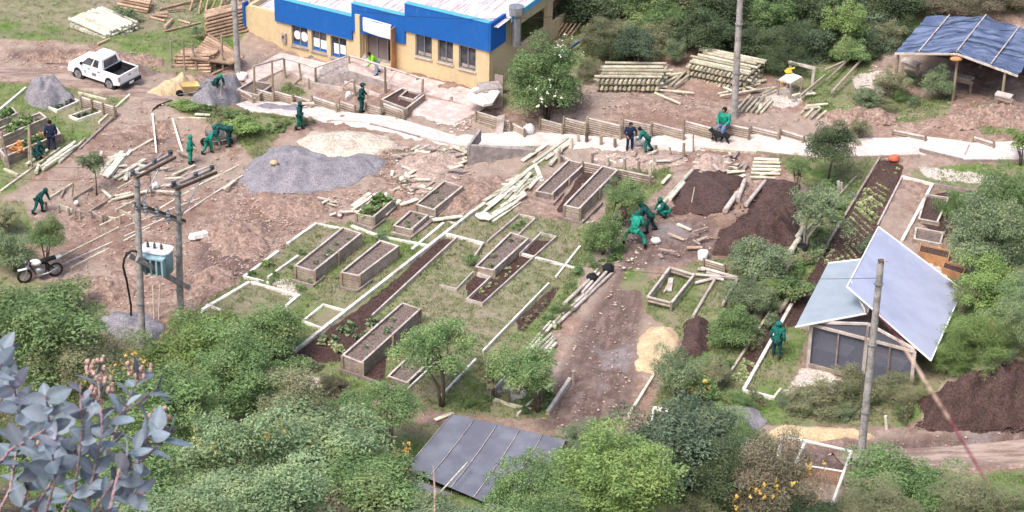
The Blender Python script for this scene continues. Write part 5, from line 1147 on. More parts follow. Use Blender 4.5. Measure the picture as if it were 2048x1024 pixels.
for k in range(3):
    q = cm + dd * (-.36 + .3 * k) + pv * .05 + Vector((0, 0, 1.05)); mb = MB(); mb.cyl(q, q + Vector((0, 0, .26)), .035, .03, 8)
    for z_ in (.04, .11, .18): mb.cyl(q + Vector((0, 0, z_)), q + Vector((0, 0, z_ + .03)), .07, .05, 8)
    mb.build('bushing', M['dark_wood'], tf)
q1 = onp(b1, t1, 505) + Vector((-.15, -.1, 0)); g1 = R(262, 638)
mb = MB(); mb.tube([q1 + Vector((.1, 0, .1)), q1 + Vector((-.12, 0, .12)), q1 + Vector((-.32, -.03, .02)), q1 + Vector((-.44, -.06, -.22)), q1 + Vector((-.5, -.1, -.55)), q1.lerp(g1, .4) + Vector((-.28, 0, 0)), q1.lerp(g1, .6) + Vector((-.15, 0, 0)), q1.lerp(g1, .8) + Vector((-.03, 0, 0)), g1], .045, 8)
mb.build('cable', M['black'], tp)
# wires
def wire(p, q, sag, label, r=.012):
    mb = MB(); n = 24; mb.tube([p.lerp(q, i / n) - Vector((0, 0, 4 * sag * (i / n) * (1 - i / n))) for i in range(n + 1)], r, 5)
    one(mb, 'overhead_wire', M['black'], label, 'wire', origin=p)
wire(RY(712, 22, l2b.y + 4), RY(1486, -22, l2b.y), .9, 'thin sagging wire from the building parapet across the trees')
wire(RY(1486, -10, l2b.y), RY(2100, 62, l2b.y + 6), .5, 'wire from the tall thick pole to the blue shed')
wire(onp(l3b, l3t, 556), RY(1080, 520, l3b.y + 14), .35, 'thin wire running left from the pole by the greenhouse', .009)
for k, (i_, e_) in enumerate([(0, (-80, 330)), (1, (-80, 300)), (2, (-80, 275))]): wire(ins_[i_], RY(e_[0], e_[1], ins_[i_].y + 6), .6, 'thin high wire leaving the twin pole to the left, ' + ['lowest', 'middle', 'highest'][k], .007)

# ---------------- pickup truck ----------------
def pickup():
    A0 = R(219, 181); B0 = R(166, 163); C0 = R(266, 163)
    fwd = (B0 - A0); fwd.z = 0; fwd.normalize(); rg = (C0 - A0); rg.z = 0; rg = (rg - fwd * rg.dot(fwd)).normalized()
    sc = 1.0; WB, TR = 3.05, 1.5; gz_ = hz(A0.x, A0.y)
    zb_ = hz(*(A0 + fwd * WB)[:2]); pitch_ = (zb_ - gz_) / WB; zr_ = hz(*(A0 + rg * TR)[:2]); roll_ = (zr_ - gz_) / TR
    def T(x, y, z):                # x forward from rear axle, y to the right from the left wheel's outer face
        return Vector((A0.x, A0.y, gz_ + .01)) + fwd * x * .68 + rg * y * .86 + Vector((0, 0, z * .86 + pitch_ * x * .68 + roll_ * y * .86))
    rt_ = thing('pickup_truck', 'white double cab pickup truck parked on the dirt road', 'pickup truck', T(1.4, .85, 0))
    W_ = 1.72; x0, x1 = -1.05, 3.95; zb, zr, zh = .42, 1.12, 1.08
    def arch(cx, r=.42, n=8): return [(cx - r * math.cos(math.pi * i / n), .40 + r * math.sin(math.pi * i / n) * .95) for i in range(n + 1)]
    prof = [(x0, zb + .1)] + arch(0) + arch(WB) + [(x1, zb), (x1 + .02, .75), (x1 - .08, .98), (3.0, zh + .04), (2.75, zr + .02), (-1.0, zr), (x0, zr - .04)]
    body = MB(); n = len(prof)
    for y_, th in ((0.0, .07), (W_, -.07)):
        vs = [T(x, y_, z) for x, z in prof] + [T(x, y_ + th, z) for x, z in prof]
        body.add(vs, [tuple(range(n)), tuple(range(2 * n - 1, n - 1, -1))] + [(i, n + i, n + (i + 1) % n, (i + 1) % n) for i in range(n)])
    def hex_(x0_, x1_, y0_, y1_, z0_, z1_, dz=0):
        vs = [T(x, y, z) for z in (z0_, z1_) for (x, y) in ((x0_, y0_), (x1_, y0_), (x1_, y1_), (x0_, y1_))]; return vs
    HF = [(3, 2, 1, 0), (4, 5, 6, 7), (0, 1, 5, 4), (1, 2, 6, 5), (2, 3, 7, 6), (3, 0, 4, 7)]
    body.add(hex_(.62, 2.6, .06, W_ - .06, .44, zr - .01), HF)
    vs = [T(2.6, .065, .5), T(x1 - .02, .065, .5), T(x1 - .02, W_ - .065, .5), T(2.6, W_ - .065, .5), T(2.6, .065, zr), T(x1 - .1, .065, .97), T(x1 - .1, W_ - .065, .97), T(2.6, W_ - .065, zr)]
    body.add(vs, HF); body.build('body', M['carpaint'], rt_)
    mb = MB(); mb.add(hex_(x0 + .07, .62, .07, W_ - .07, .62, .68), HF); mb.add(hex_(.56, .618, .071, W_ - .071, .68, zr + .01), HF); mb.add(hex_(x0 + .075, .56, .072, .13, .68, zr - .03), HF); mb.add(hex_(x0 + .075, .56, W_ - .13, W_ - .072, .68, zr - .03), HF); 
    mb.add(hex_(-.3, .35, .13, .3, .68, .86), HF); mb.add(hex_(-.3, .35, W_ - .3, W_ - .13, .68, .86), HF); mb.build('cargo_bed', M['black'], rt_)
    mb = MB(); mb.add(hex_(x0 - .03, x0 + .07, .05, W_ - .05, .56, zr), HF); tg = mb.build('tailgate', M['carpaint'], rt_)
    mb = MB(); mb.add(hex_(x0 - .05, x0 - .028, W_ * .46, W_ * .56, .90, .95), HF); mb.build('handle', M['black'], tg)
    mb = MB(); mb.add(hex_(x0 - .045, x0 - .028, W_ * .74, W_ * .9, .92, .97), HF); tag(mb.build('badge', M['metal'], tg), 'small grey lettering badge')
    mb = MB(); mb.add(hex_(x0 - .18, x0 - .03, -.02, W_ + .02, .36, .55), HF); bp = mb.build('rear_bumper', M['black'], rt_)
    mb = MB(); mb.add(hex_(x0 - .195, x0 - .178, W_ * .40, W_ * .62, .40, .53), HF); mb.build('number_plate', M['white'], bp)
    gran('lamp_red', (.35, .03, .03, 1), (.45, .05, .04, 1)); gran('lamp_pink', (.5, .3, .3, 1), (.45, .25, .25, 1))
    for y_ in (-.02, W_ - .05):
        mb = MB(); mb.add(hex_(x0 - .035, x0 + .12, y_, y_ + .07, .74, 1.02), HF); mb.build('tail_lamp', M['lamp_pink'], rt_)
    mb = MB(); mb.add(hex_(x1 - .02, x1 + .12, .02, W_ - .02, .38, .62), HF); mb.build('front_bumper', M['carpaint'], rt_)
    for y_ in (.1, W_ - .4):
        mb = MB(); mb.add(hex_(x1 - .05, x1 + .03, y_, y_ + .3, .72, .88), HF); mb.build('headlight', M['glass'], rt_)
    # cabin: tapered shell
    lo = [(.64, .04), (2.92, .04), (2.92, W_ - .04), (.64, W_ - .04)]; hi = [(.80, .18), (2.1, .18), (2.1, W_ - .18), (.80, W_ - .18)]; ZL, ZH = zr - .02, 1.66
    vs = [T(x, y, ZL) for x, y in lo] + [T(x, y, ZH) for x, y in hi] + [T(x + (.1 if x < 1 else -.12), y + (.1 if y < 1 else -.1), ZH + .07) for x, y in hi]
    mb = MB(); mb.add(vs, [(0, 1, 5, 4), (1, 2, 6, 5), (2, 3, 7, 6), (3, 0, 4, 7), (4, 5, 9, 8), (5, 6, 10, 9), (6, 7, 11, 10), (7, 4, 8, 11), (8, 9, 10, 11)]); mb.build('cab', M['carpaint'], rt_)
    def pane(f, i0, i1, a0, a1, b0, b1, nm='window', off=.012):   # quad on the cab face from lower corner i0..i1 ; a along, b up
        L0, L1 = T(*lo[i0], ZL), T(*lo[i1], ZL); H0, H1 = T(*hi[i0], ZH), T(*hi[i1], ZH)
        g = lambda a_, b_: L0.lerp(L1, a_).lerp(H0.lerp(H1, a_), b_)
        P_ = [g(a0, b0), g(a1, b0), g(f, b1) if f else g(a1, b1), g(a0 if not isinstance(a0, tuple) else a0[1], b1)]
        nrm = (P_[1] - P_[0]).cross(P_[3] - P_[0]).normalized(); mb = MB(); c_ = T(1.6, .86, 1.3)
        if nrm.dot(P_[0] - c_) < 0: nrm = -nrm
        mb.slab([p + nrm * off for p in P_], off * 1.5, nrm); return mb.build(nm, M['glass'], rt_)
    pane(.90, 0, 1, .50, .90, .08, .86); pane(None, 0, 1, .17, .44, .08, .86)
    pane(.90, 3, 2, .50, .90, .08, .86); pane(None, 3, 2, .17, .44, .08, .86)
    pane(None, 0, 3, .12, .88, .12, .85, 'rear_window'); pane(None, 1, 2, .08, .92, .08, .92, 'windscreen')
    mb = MB(); a_, b_ = T(.5, .1, zr + .06), T(.5, W_ - .1, zr + .06); mb.cyl(a_, b_, .03, .03, 8); mb.build('bed_bar', M['metal'], rt_)
    for xx in (.74, 1.72, 2.62):
        for y_ in (-.008, W_ + .004):
            mb = MB(); mb.add(hex_(xx, xx + .015, y_, y_ + .004, .5, zr - .02), HF); mb.build('door_seam', M['metal'], rt_)
    for xx in (.86, 1.84):
        for y_ in (-.03, W_): 
            mb = MB(); mb.add(hex_(xx, xx + .16, y_, y_ + .03, .93, .97), HF); mb.build('door_handle', M['black'], rt_)
    mb = MB(); mb.add(hex_(1.22, 1.62, -.009, -.003, .60, .78), HF); tag(mb.build('door_emblem', M['metal'], rt_), 'small grey printed patch on the door')
    mb = MB(); mb.add(hex_(2.2, 2.42, -.009, -.003, .62, .80), HF); tag(mb.build('door_emblem', M['transformer_blue'], rt_), 'small blue green printed patch on the door')
    for y_ in (-.16, W_ + .02):
        mb = MB(); mb.add(hex_(2.5, 2.6, y_, y_ + .15, 1.14, 1.28), HF); mb.build('mirror', M['black'], rt_)
    for xw in (0, WB):
        for y_, s_ in ((.02, 1), (W_ - .02, -1)):
            c_ = T(xw, y_ + .12 * s_, .37); ax = rg * (.12)
            mb = MB(); mb.cyl(c_ - ax, c_ + ax, .37, .37, 20); wh = mb.build('wheel', M['black'], rt_)
            mb = MB(); mb.cyl(c_ - ax * s_ * 1.02, c_ - ax * s_ * .3, .21, .2, 14); 
            for k in range(6):
                th = k * math.pi / 3; dv = (fwd * math.cos(th) + Vector((0, 0, math.sin(th)))); mb.beam(c_ - ax * s_ * 1.06, c_ - ax * s_ * 1.06 + dv * .22, .06, .03, up=ax)
            mb.build('rim', M['metal'], wh)
    mb = MB(); mb.add(hex_(-.9, 3.7, .25, W_ - .25, .28, .6), HF); mb.build('chassis', M['black'], rt_)
pickup()
# ---------------- motorcycle ----------------
def moto():
    a_ = R(52, 566); b_ = R(112, 552); f = (a_ - b_); f.z = 0; f.normalize(); s_ = Vector((-f.y, f.x, 0)); g = G((a_.x + b_.x) / 2, (a_.y + b_.y) / 2)
    T = lambda x, y, z: g + f * x + s_ * y + Vector((0, 0, z))
    r = thing('motorcycle', 'black and white motorcycle parked under the left trees', 'motorcycle', g)
    for x in (-.68, .70):
        mb = MB(); n = 18; vs = []
        for i in range(n):
            th = 2 * math.pi * i / n; c_ = T(x + .29 * math.cos(th), 0, .33 + .29 * math.sin(th)); rv = (f * math.cos(th) + Vector((0, 0, math.sin(th))))
            for j in range(6): ph = math.pi * j / 3; vs.append(c_ + rv * math.cos(ph) * .055 + s_ * math.sin(ph) * .05)
        mb.add(vs, [(i * 6 + j, ((i + 1) % n) * 6 + j, ((i + 1) % n) * 6 + (j + 1) % 6, i * 6 + (j + 1) % 6) for i in range(n) for j in range(6)], True); wh = mb.build('wheel', M['black'], r)
        mb = MB(); mb.cyl(T(x, -.05, .33), T(x, .05, .33), .05, .05)
        for k in range(8): th = k * math.pi / 4; mb.cyl(T(x, 0, .33), T(x + .27 * math.cos(th), 0, .33 + .27 * math.sin(th)), .012, .012, 4)
        mb.build('spokes', M['metal'], wh)
    mb = MB(); mb.cyl(T(.70, .08, .33), T(.48, .08, .98), .03, .03); mb.cyl(T(.70, -.08, .33), T(.48, -.08, .98), .03, .03); mb.build('fork', M['metal'], r)
    mb = MB(); mb.tube([T(.46, 0, .9), T(.1, 0, .8), T(-.35, 0, .72), T(-.68, 0, .33)], [.04, .05, .04, .03]); mb.tube([T(.44, 0, .8), T(.2, 0, .35), T(-.2, 0, .3), T(-.4, 0, .6)], .035); mb.build('chassis', M['black'], r)
    mb = MB(); mb.ell(T(.05, 0, .45), .22, .15, .18); mb.box(T(.0, 0, .3), .3, .24, .2, math.atan2(f.y, f.x)); mb.build('engine', M['metal'], r)
    mb = MB(); mb.ell(T(.18, 0, .88), .27, .16, .15); mb.build('fuel_tank', M['carpaint'], r)
    mb = MB(); mb.beam(T(-.02, 0, .88), T(-.72, 0, .93), .24, .1); mb.build('seat', M['black'], r)
    mb = MB(); mb.beam(T(-.5, 0, .83), T(-.98, 0, .98), .2, .06); mb.build('tail_fairing', M['carpaint'], r)
    mb = MB(); mb.tube([T(.40, -.38, 1.1), T(.48, -.15, 1.06), T(.48, .15, 1.06), T(.40, .38, 1.1)], .02); mb.build('handlebar', M['black'], r)
    mb = MB(); mb.ell(T(.58, 0, .95), .1, .12, .13); mb.build('headlight', M['glass'], r)
    mb = MB(); mb.beam(T(.45, 0, .68), T(.98, 0, .66), .14, .03); mb.build('mudguard', M['carpaint'], r)
    mb = MB(); mb.tube([T(.1, .14, .3), T(-.3, .15, .32), T(-.75, .16, .5)], [.03, .04, .055]); mb.build('exhaust', M['metal'], r)
moto()
def barrow(px, py, ang_, col, label):
    g = R(px, py); f = Vector((math.cos(ang_), math.sin(ang_), 0)); s_ = Vector((-f.y, f.x, 0)); T = lambda x, y, z: g + f * x + s_ * y + Vector((0, 0, z))
    r = thing('wheelbarrow', label, 'wheelbarrow', g)
    hi = [T(-.45, -.34, .62), T(.5, -.3, .7), T(.5, .3, .7), T(-.45, .34, .62)]; lo_ = [T(-.3, -.2, .32), T(.25, -.18, .34), T(.25, .18, .34), T(-.3, .2, .32)]
    mb = MB(); mb.add(hi + lo_, [(0, 1, 5, 4), (1, 2, 6, 5), (2, 3, 7, 6), (3, 0, 4, 7), (4, 5, 6, 7)]); mb.add([p * 1 + Vector((0, 0, -.02)) for p in hi] + [p + Vector((0, 0, -.02)) for p in lo_], [(4, 5, 1, 0), (5, 6, 2, 1), (6, 7, 3, 2), (7, 4, 0, 3), (7, 6, 5, 4)]); mb.build('tray', M[col], r)
    mb = MB(); mb.cyl(T(.55, -.05, .2), T(.55, .05, .2), .2, .2, 14); mb.build('wheel', M['black'], r)
    for k in (-1, 1):
        mb = MB(); mb.tube([T(.6, .06 * k, .2), T(-.2, .24 * k, .3), T(-1.0, .3 * k, .55)], .022); mb.build('handle', M['metal'], r)
        mb = MB(); mb.cyl(T(-.3, .22 * k, .3), T(-.38, .24 * k, 0), .02, .02); mb.build('leg', M['metal'], r)
gran('barrow_yellow', (.62, .45, .18, 1), (.70, .55, .30, 1))
barrow(381, 192, 3.5, 'barrow_yellow', 'yellow wheelbarrow tipped beside the grey gravel heap'); barrow(432, 290, 3.3, 'metal', 'grey wheelbarrow beside the bending worker in the pit')

# ---------------- small stray things ----------------
gran('sack_white', (.72, .72, .72, 1), (.82, .82, .82, 1)); gran('plastic_black', (.015, .015, .018, 1), (.03, .03, .035, 1)); gran('red_plastic', (.62, .13, .07, 1), (.68, .2, .12, 1))
def lump(name, px, py, rx, rz, mat, label, cat, spikes=0, h=0):
    g = R(px, py, h); mb = MB(); n, m_ = 12, 8; vs = []
    for j in range(m_ + 1):
        ph = math.pi * j / m_
        for i in range(n):
            th = 2 * math.pi * i / n; d_ = Vector((math.sin(ph) * math.cos(th), math.sin(ph) * math.sin(th), math.cos(ph))); k = 1 + .3 * noise.noise(d_ * 1.7 + Vector((px, py, 0)))
            vs.append(g + Vector((d_.x * rx * k, d_.y * rx * k, max(0.0, rz + d_.z * rz * k))))
    mb.add(vs, [(j * n + i, (j + 1) * n + i, (j + 1) * n + (i + 1) % n, j * n + (i + 1) % n) for j in range(m_) for i in range(n)], True)
    for k in range(spikes): q = g + Vector((rnd.uniform(-.5, .5) * rx, rnd.uniform(-.5, .5) * rx, rz * 1.5)); mb.cyl(q, q + Vector((rnd.uniform(-.1, .1), 0, .16)), .06, .01, 5)
    return one(mb, name, M[mat], label, cat)
lump('sack', 1311, 487, .24, .15, 'sack_white', 'white sack on the ground in front of the crouching worker', 'sack')
lump('sack', 968, 437, .38, .12, 'sack_white', 'white sack at the lower end of the plank pile', 'sack')
lump('sack', 1058, 270, .28, .3, 'sack_white', 'white sack leaning on the path fence', 'sack', 1)
lump('sack', 725, 128, .24, .35, 'sack_white', 'white sack standing left of the building door', 'sack', 2)
lump('sack', 1277, 292, .32, .25, 'sack_white', 'white sack between the girl and the bending man', 'sack')
lump('sack', 697, 196, .16, .18, 'sack_white', 'small white bag on the slope below the porch', 'sack')
lump('black_bag', 1216, 546, .26, .22, 'plastic_black', 'black bag on the rails nearest the red soil track', 'bag', 2)
lump('black_bag', 1184, 563, .24, .2, 'plastic_black', 'black bag on the lower rails left of the track', 'bag', 2)
lump('orange_bucket', 1788, 322, .27, .16, 'red_plastic', 'orange upturned bowl at the head of the lettuce rows', 'bowl')
lump('orange_rag', 548, 240, .14, .06, 'yellow_plastic', 'x', 'x') if False else None
lump('white_barrel', 153, 410, .12, .12, 'sack_white', 'small white can by the terrace pegs', 'can')
lump('helmet', 311, 377, .2, .15, 'sack_white', 'black and white bag behind the near pole', 'bag')
lump('yellow_stone', 548, 330, .2, .12, 'sand_yellow', 'yellow lump lying on the widest gravel heap', 'stone', h=.6)
lump('blue_bag', 1243, 326, .13, .1, 'carpaint', 'small pale blue bag beside the round posts', 'bag')
# white bucket-like bag and black pot
def pot(px, py, r0, r1, h, mat, soil, label, cat, name):
    g = R(px, py); mb = MB(); n = 14; rs = [(0, r0), (h, r1), (h, r1 * .9), (h * .75, r1 * .86)]; vs = []
    for z_, r in rs:
        for i in range(n): th = 2 * math.pi * i / n; vs.append(g + Vector((r * math.cos(th), r * math.sin(th), z_)))
    mb.add(vs, [(k * n + i, k * n + (i + 1) % n, (k + 1) * n + (i + 1) % n, (k + 1) * n + i) for k in range(3) for i in range(n)], True); mb.add(vs, [tuple(range(3 * n, 4 * n))]); return one(mb, name, M[mat], label, cat)
pot(1603, 506, .2, .23, .4, 'plastic_black', 0, 'black round pot beside the thick pale trunks', 'pot', 'plant_pot')
pot(1405, 518, .2, .24, .38, 'sack_white', 0, 'white open bucket at the edge of the large dark soil heap', 'bucket', 'bucket')
pot(484, 158, .22, .28, .3, 'white', 0, 'white bowl standing by the brown earth box', 'bowl', 'bowl')
c_ = R(397, 478); mb = MB()
for k in range(3): mb.box(c_ + Vector((-.25 + .25 * k, .05 * k, .12 + .04 * k)), .28, .3, .2, .3 * k)
mb.box(c_ + Vector((0, 0, .1)), .9, .14, .08, .2); one(mb, 'white_crate', M['white'], 'white broken crate lying on the bare dirt right of the twin pole', 'crate')
for i, (x, y) in enumerate([(1300, 489), (1318, 492)]): pass
# spades
def spade(px, py, tx, ty, label, blade=True):
    b_ = R(px, py); t_ = RY(tx, ty, b_.y); r = thing('spade', label, 'spade', b_); d_ = (t_ - b_).normalized()
    mb = MB(); mb.cyl(b_ + d_ * .2, t_, .022, .02, 8); mb.build('handle', M['cream'], r)
    mb = MB(); mb.beam(b_ - d_ * .05, b_ + d_ * .28, .2, .03, up=(0, 1, .2)); mb.build('blade', M['black'], r)
spade(1381, 416, 1389, 375, 'long handled spade stuck in the flat dark soil bed')
# ---------------- foliage ----------------
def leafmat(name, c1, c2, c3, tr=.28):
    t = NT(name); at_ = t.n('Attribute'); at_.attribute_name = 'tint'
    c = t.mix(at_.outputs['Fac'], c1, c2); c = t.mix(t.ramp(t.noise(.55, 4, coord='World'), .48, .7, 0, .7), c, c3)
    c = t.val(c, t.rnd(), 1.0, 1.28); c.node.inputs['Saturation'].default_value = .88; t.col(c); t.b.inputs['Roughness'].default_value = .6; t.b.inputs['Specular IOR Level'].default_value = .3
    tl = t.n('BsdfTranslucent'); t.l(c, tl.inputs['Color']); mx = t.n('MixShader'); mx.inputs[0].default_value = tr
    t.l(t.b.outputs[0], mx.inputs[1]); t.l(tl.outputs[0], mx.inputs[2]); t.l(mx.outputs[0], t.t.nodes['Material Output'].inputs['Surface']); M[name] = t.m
leafmat('leaf_fresh', (.05, .11, .028, 1), (.24, .38, .13, 1), (.29, .36, .13, 1))
leafmat('leaf_grey', (.06, .105, .045, 1), (.29, .38, .20, 1), (.28, .33, .15, 1))
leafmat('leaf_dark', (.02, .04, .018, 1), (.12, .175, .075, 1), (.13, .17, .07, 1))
leafmat('leaf_olive', (.07, .085, .035, 1), (.31, .33, .17, 1), (.40, .36, .21, 1))
leafmat('leaf_teal', (.03, .06, .035, 1), (.17, .25, .15, 1), (.17, .22, .11, 1))
leafmat('leaf_brown', (.08, .065, .035, 1), (.30, .26, .17, 1), (.14, .17, .08, 1))
leafmat('leaf_bright', (.08, .15, .03, 1), (.30, .44, .12, 1), (.27, .37, .10, 1))
leafmat('petal_yellow', (.65, .38, .03, 1), (.85, .58, .08, 1), (.7, .4, .05, 1))
leafmat('petal_white', (.60, .60, .50, 1), (.80, .80, .70, 1), (.7, .7, .55, 1))
leafmat('petal_orange', (.6, .22, .05, 1), (.75, .38, .08, 1), (.7, .5, .06, 1))
leafmat('leaf_pale', (.07, .13, .05, 1), (.31, .44, .22, 1), (.34, .42, .18, 1))
M['bark'] = wood('bark', (.09, .065, .05, 1), (.20, .16, .13, 1), .2); M['bark_grey'] = wood('pale_bark', (.22, .19, .17, 1), (.38, .34, .30, 1), .2)
rs = np.random.RandomState(5)
def leaf_mesh(name, P_, Nn, L, Wd, tint, droop=0, rsd=rs):
    """P_ leaf centres, Nn normals; rhombic leaves folded along the midrib"""
    n = len(P_); Nn = Nn / np.linalg.norm(Nn, axis=1, keepdims=True)
    a_ = rsd.normal(size=(n, 3)); a_ -= (a_ * Nn).sum(1, keepdims=True) * Nn; a_ /= np.linalg.norm(a_, axis=1, keepdims=True)
    b_ = np.cross(Nn, a_); L = L * rsd.uniform(.6, 1.3, (n, 1)); Wd = L * Wd
    V = np.stack([P_ - a_ * L / 2, P_ + b_ * Wd / 2 - a_ * L * .05 + Nn * Wd * .15, P_ + a_ * L / 2 - Nn * L * .1, P_ - b_ * Wd / 2 - a_ * L * .05 + Nn * Wd * .15], 1).reshape(-1, 3)
    me = D.meshes.new(name); me.vertices.add(4 * n); me.vertices.foreach_set('co', V.ravel()); me.loops.add(4 * n); me.loops.foreach_set('vertex_index', np.arange(4 * n, dtype=np.int32))
    me.polygons.add(n); me.polygons.foreach_set('loop_start', (np.arange(n) * 4).astype(np.int32)); me.update(calc_edges=True)
    ta = me.attributes.new('tint', 'FLOAT', 'POINT'); ta.data.foreach_set('value', np.repeat(tint, 4).astype(np.float32)); me.materials.append(None); return me
CLUMPS = {}
def crown(seed, nc, nl, leaf, asp=.45, cr=(.2, .36), zmin=-.55, flat=1., inner=.25, upw=.35, dome=False):
    r = np.random.RandomState(seed); C_ = []
    while len(C_) < nc:
        d = r.normal(size=3); d /= np.linalg.norm(d)
        if d[2] < zmin: continue
        k = r.uniform(.45, .86) if r.rand() > inner else r.uniform(.1, .5); C_.append(d * k * (1 + .16 * math.sin(3.1 * d[0] + seed) + .14 * math.sin(4.3 * d[1] + 2 * seed)))
    C_ = np.array(C_); rad_ = r.uniform(cr[0], cr[1], nc); ct = r.uniform(0, 1, nc)
    ci = r.choice(nc, nl, p=rad_ ** 2 / (rad_ ** 2).sum()); d = r.normal(size=(nl, 3)); d /= np.linalg.norm(d, axis=1, keepdims=True)
    d[:, 2] = np.where(d[:, 2] < -.35, -d[:, 2], d[:, 2])
    P_ = C_[ci] + d * (rad_[ci] * r.uniform(.55, 1.08, nl) ** 1)[:, None]; P_[:, 2] *= flat
    if dome: k_ = np.where(P_[:, 2] < .15, np.minimum(2.2, .9 / np.sqrt(np.maximum(.12, 1 - (P_[:, 2] - .15) ** 2))) * 1.02, 1); P_[:, :2] *= k_[:, None]
    Nn = d * .7 + r.normal(size=(nl, 3)) * .55; Nn[:, 2] += upw
    tint = np.clip(ct[ci] * .5 + r.uniform(0, .6, nl), 0, 1)
    me = leaf_mesh('foliage', P_, Nn, leaf, asp, tint, rsd=r); CLUMPS[me.name] = C_ * np.array([1, 1, flat]); return me
CR_ = dict(round=crown(1, 60, 15000, .062, .5, (.2, .38)), round2=crown(2, 52, 14000, .065, .45, (.2, .38), -.75), umbrella=crown(3, 48, 12000, .06, .45, (.16, .3), -.1, .9, .1), airy=crown(4, 44, 8500, .06, .45, (.14, .28), -.6), shrub=crown(5, 90, 20000, .066, .36, (.14, .32), -.75, 1, .15, dome=True),
    fine=crown(6, 100, 24000, .054, .3, (.12, .3), -.75, 1, .1, dome=True), big=crown(7, 120, 28000, .052, .42, (.12, .26), -.95, 1, .12, dome=True), small=crown(8, 20, 2600, .13, .5, (.25, .42), -.4), grassy=crown(9, 70, 18000, .10, .09, (.16, .3), -.7, 1, .2, 0, True))
CR2 = dict(small2=crown(18, 12, 900, .22, .55, (.25, .42), -.2))
CR_.update(CR2)
def put(me, mat, name, parent, loc, scl, rz=0):
    o = D.objects.new(name, me); COL.objects.link(o); o.parent = parent; o.location = loc; o.scale = scl; o.rotation_euler = (0, 0, rz)
    o.material_slots[0].link = 'OBJECT'; o.material_slots[0].material = M[mat]; return o
def tree(base, cc, w_, h_, kind, mat, label, cat='tree', name='tree', group=None, bark='bark', flowers=None, deep=1.0, stems=3, trunk=True):
    b_ = R(*base); s_ = scale_at(b_); c_ = RY(cc[0], cc[1], b_.y); rx = w_ / 2 / s_; rz_ = h_ / 2 / s_ / .92
    c_.z = max(c_.z, b_.z + rz_ * (.6 if cat == 'tree' else .45))
    root = thing(name, label, cat, b_, group); cl = c_ - b_; rot = rnd.uniform(0, 6.28); S_ = (rx, rx * deep, rz_)
    fo = put(CR_[kind], mat, 'crown' if cat == 'tree' else 'foliage', root, cl, S_, rot)
    if trunk:
        mb = MB(); C_ = CLUMPS[CR_[kind].name]; Rz = Matrix.Rotation(rot, 3, 'Z'); r0 = .024 * rx + .025; pick = [C_[i] for i in rnd.sample(range(len(C_)), min(len(C_), 16 if cat == 'tree' else 9))]
        sp = [Vector((math.cos(i * 2.1 + rot), math.sin(i * 2.1 + rot), 0)) * rx * .22 for i in range(stems)]; fk = []
        for v in sp:
            k1 = Vector((0, 0, 0)) + v * .35 + Vector((0, 0, (cl.z) * .35)); k2 = cl * .75 + v; fk.append(k2)
            mb.tube([b_ + v * .1 - Vector((0, 0, .15)), b_ + k1, b_ + k2], [r0 * 1.2, r0 * .9, r0 * .6], 6)
        for i, q in enumerate(pick):
            tgt = cl + Rz @ Vector((q[0] * S_[0], q[1] * S_[1], q[2] * S_[2])); st = fk[i % len(fk)]; md_ = st.lerp(tgt, .5) + Vector((rnd.uniform(-.1, .1), rnd.uniform(-.1, .1), -.05)) * rx
            mb.tube([b_ + st, b_ + md_, b_ + tgt], [r0 * .5, r0 * .35, r0 * .14], 5)
        mb.build('trunk' if cat == 'tree' else 'stems', M[bark], root)
    if flowers:
        fm, nf, sz, zone = flowers; C_ = CLUMPS[CR_[kind].name]; r = np.random.RandomState(int(abs(base[0]) + abs(base[1])))
        d = r.normal(size=(nf, 3)); d /= np.linalg.norm(d, axis=1, keepdims=True); d[:, 2] = np.abs(d[:, 2]); cs = C_[r.choice(len(C_), max(3, nf // 9))][r.randint(0, max(3, nf // 9), nf)]
        sel = cs + d * .26; P_ = sel * np.where(np.arange(len(sel))[:, None] % 2 == 0, 1.12, 1.0); P_ = np.concatenate([P_ + r.normal(size=P_.shape) * .02 for _ in range(3)])
        me = leaf_mesh('flowers', P_ * np.array(S_), np.tile(d, (3, 1)) + r.normal(size=P_.shape) * .4, sz, .7, r.uniform(0, 1, len(P_)), rsd=r)
        fo_ = put(me, fm, 'flowers', root, cl, (1, 1, 1), rot); fo_['kind'] = 'stuff'
    return root
T = tree
# mid-scene trees
T((1094, 236), (1094, 160), 182, 168, 'big', 'leaf_fresh', 'large round bush dotted with white flowers at the right end of the building', 'bush', 'flowering_bush', flowers=('petal_white', 120, .12, 0))
T((1655, 362), (1660, 290), 118, 96, 'round', 'leaf_dark', 'dark green round tree standing below the path', stems=1)
T((1228, 452), (1250, 392), 118, 56, 'airy', 'leaf_fresh', 'thin green tree between the plank beds and the crouching worker')
T((1205, 508), (1205, 478), 92, 92, 'round2', 'leaf_fresh', 'dense round green bush left of the worker with legs apart', 'bush', 'bush')
T((1612, 500), (1640, 418), 158, 120, 'airy', 'leaf_grey', 'large thin leaved tree above the black pot', bark='bark_grey')
T((1590, 400), (1598, 335), 66, 50, 'airy', 'leaf_fresh', 'small thin tree just left of the dark green tree')
T((1520, 562), (1520, 524), 150, 72, 'round', 'leaf_grey', 'grey green tree in front of the large dark soil heap')
T((1500, 630), (1500, 592), 105, 62, 'round2', 'leaf_grey', 'grey green tree right of the broken rail frame')
T((1465, 690), (1462, 655), 110, 88, 'round', 'leaf_fresh', 'green bush beside the small dark soil heap', 'bush', 'bush')
T((1585, 610), (1590, 585), 90, 52, 'small', 'leaf_fresh', 'low green bush against the left of the greenhouse', 'bush', 'bush')
T((1545, 600), (1545, 575), 70, 40, 'airy', 'leaf_bright', 'pale green leafy shrub above the hooded figure plot', 'bush', 'bush')
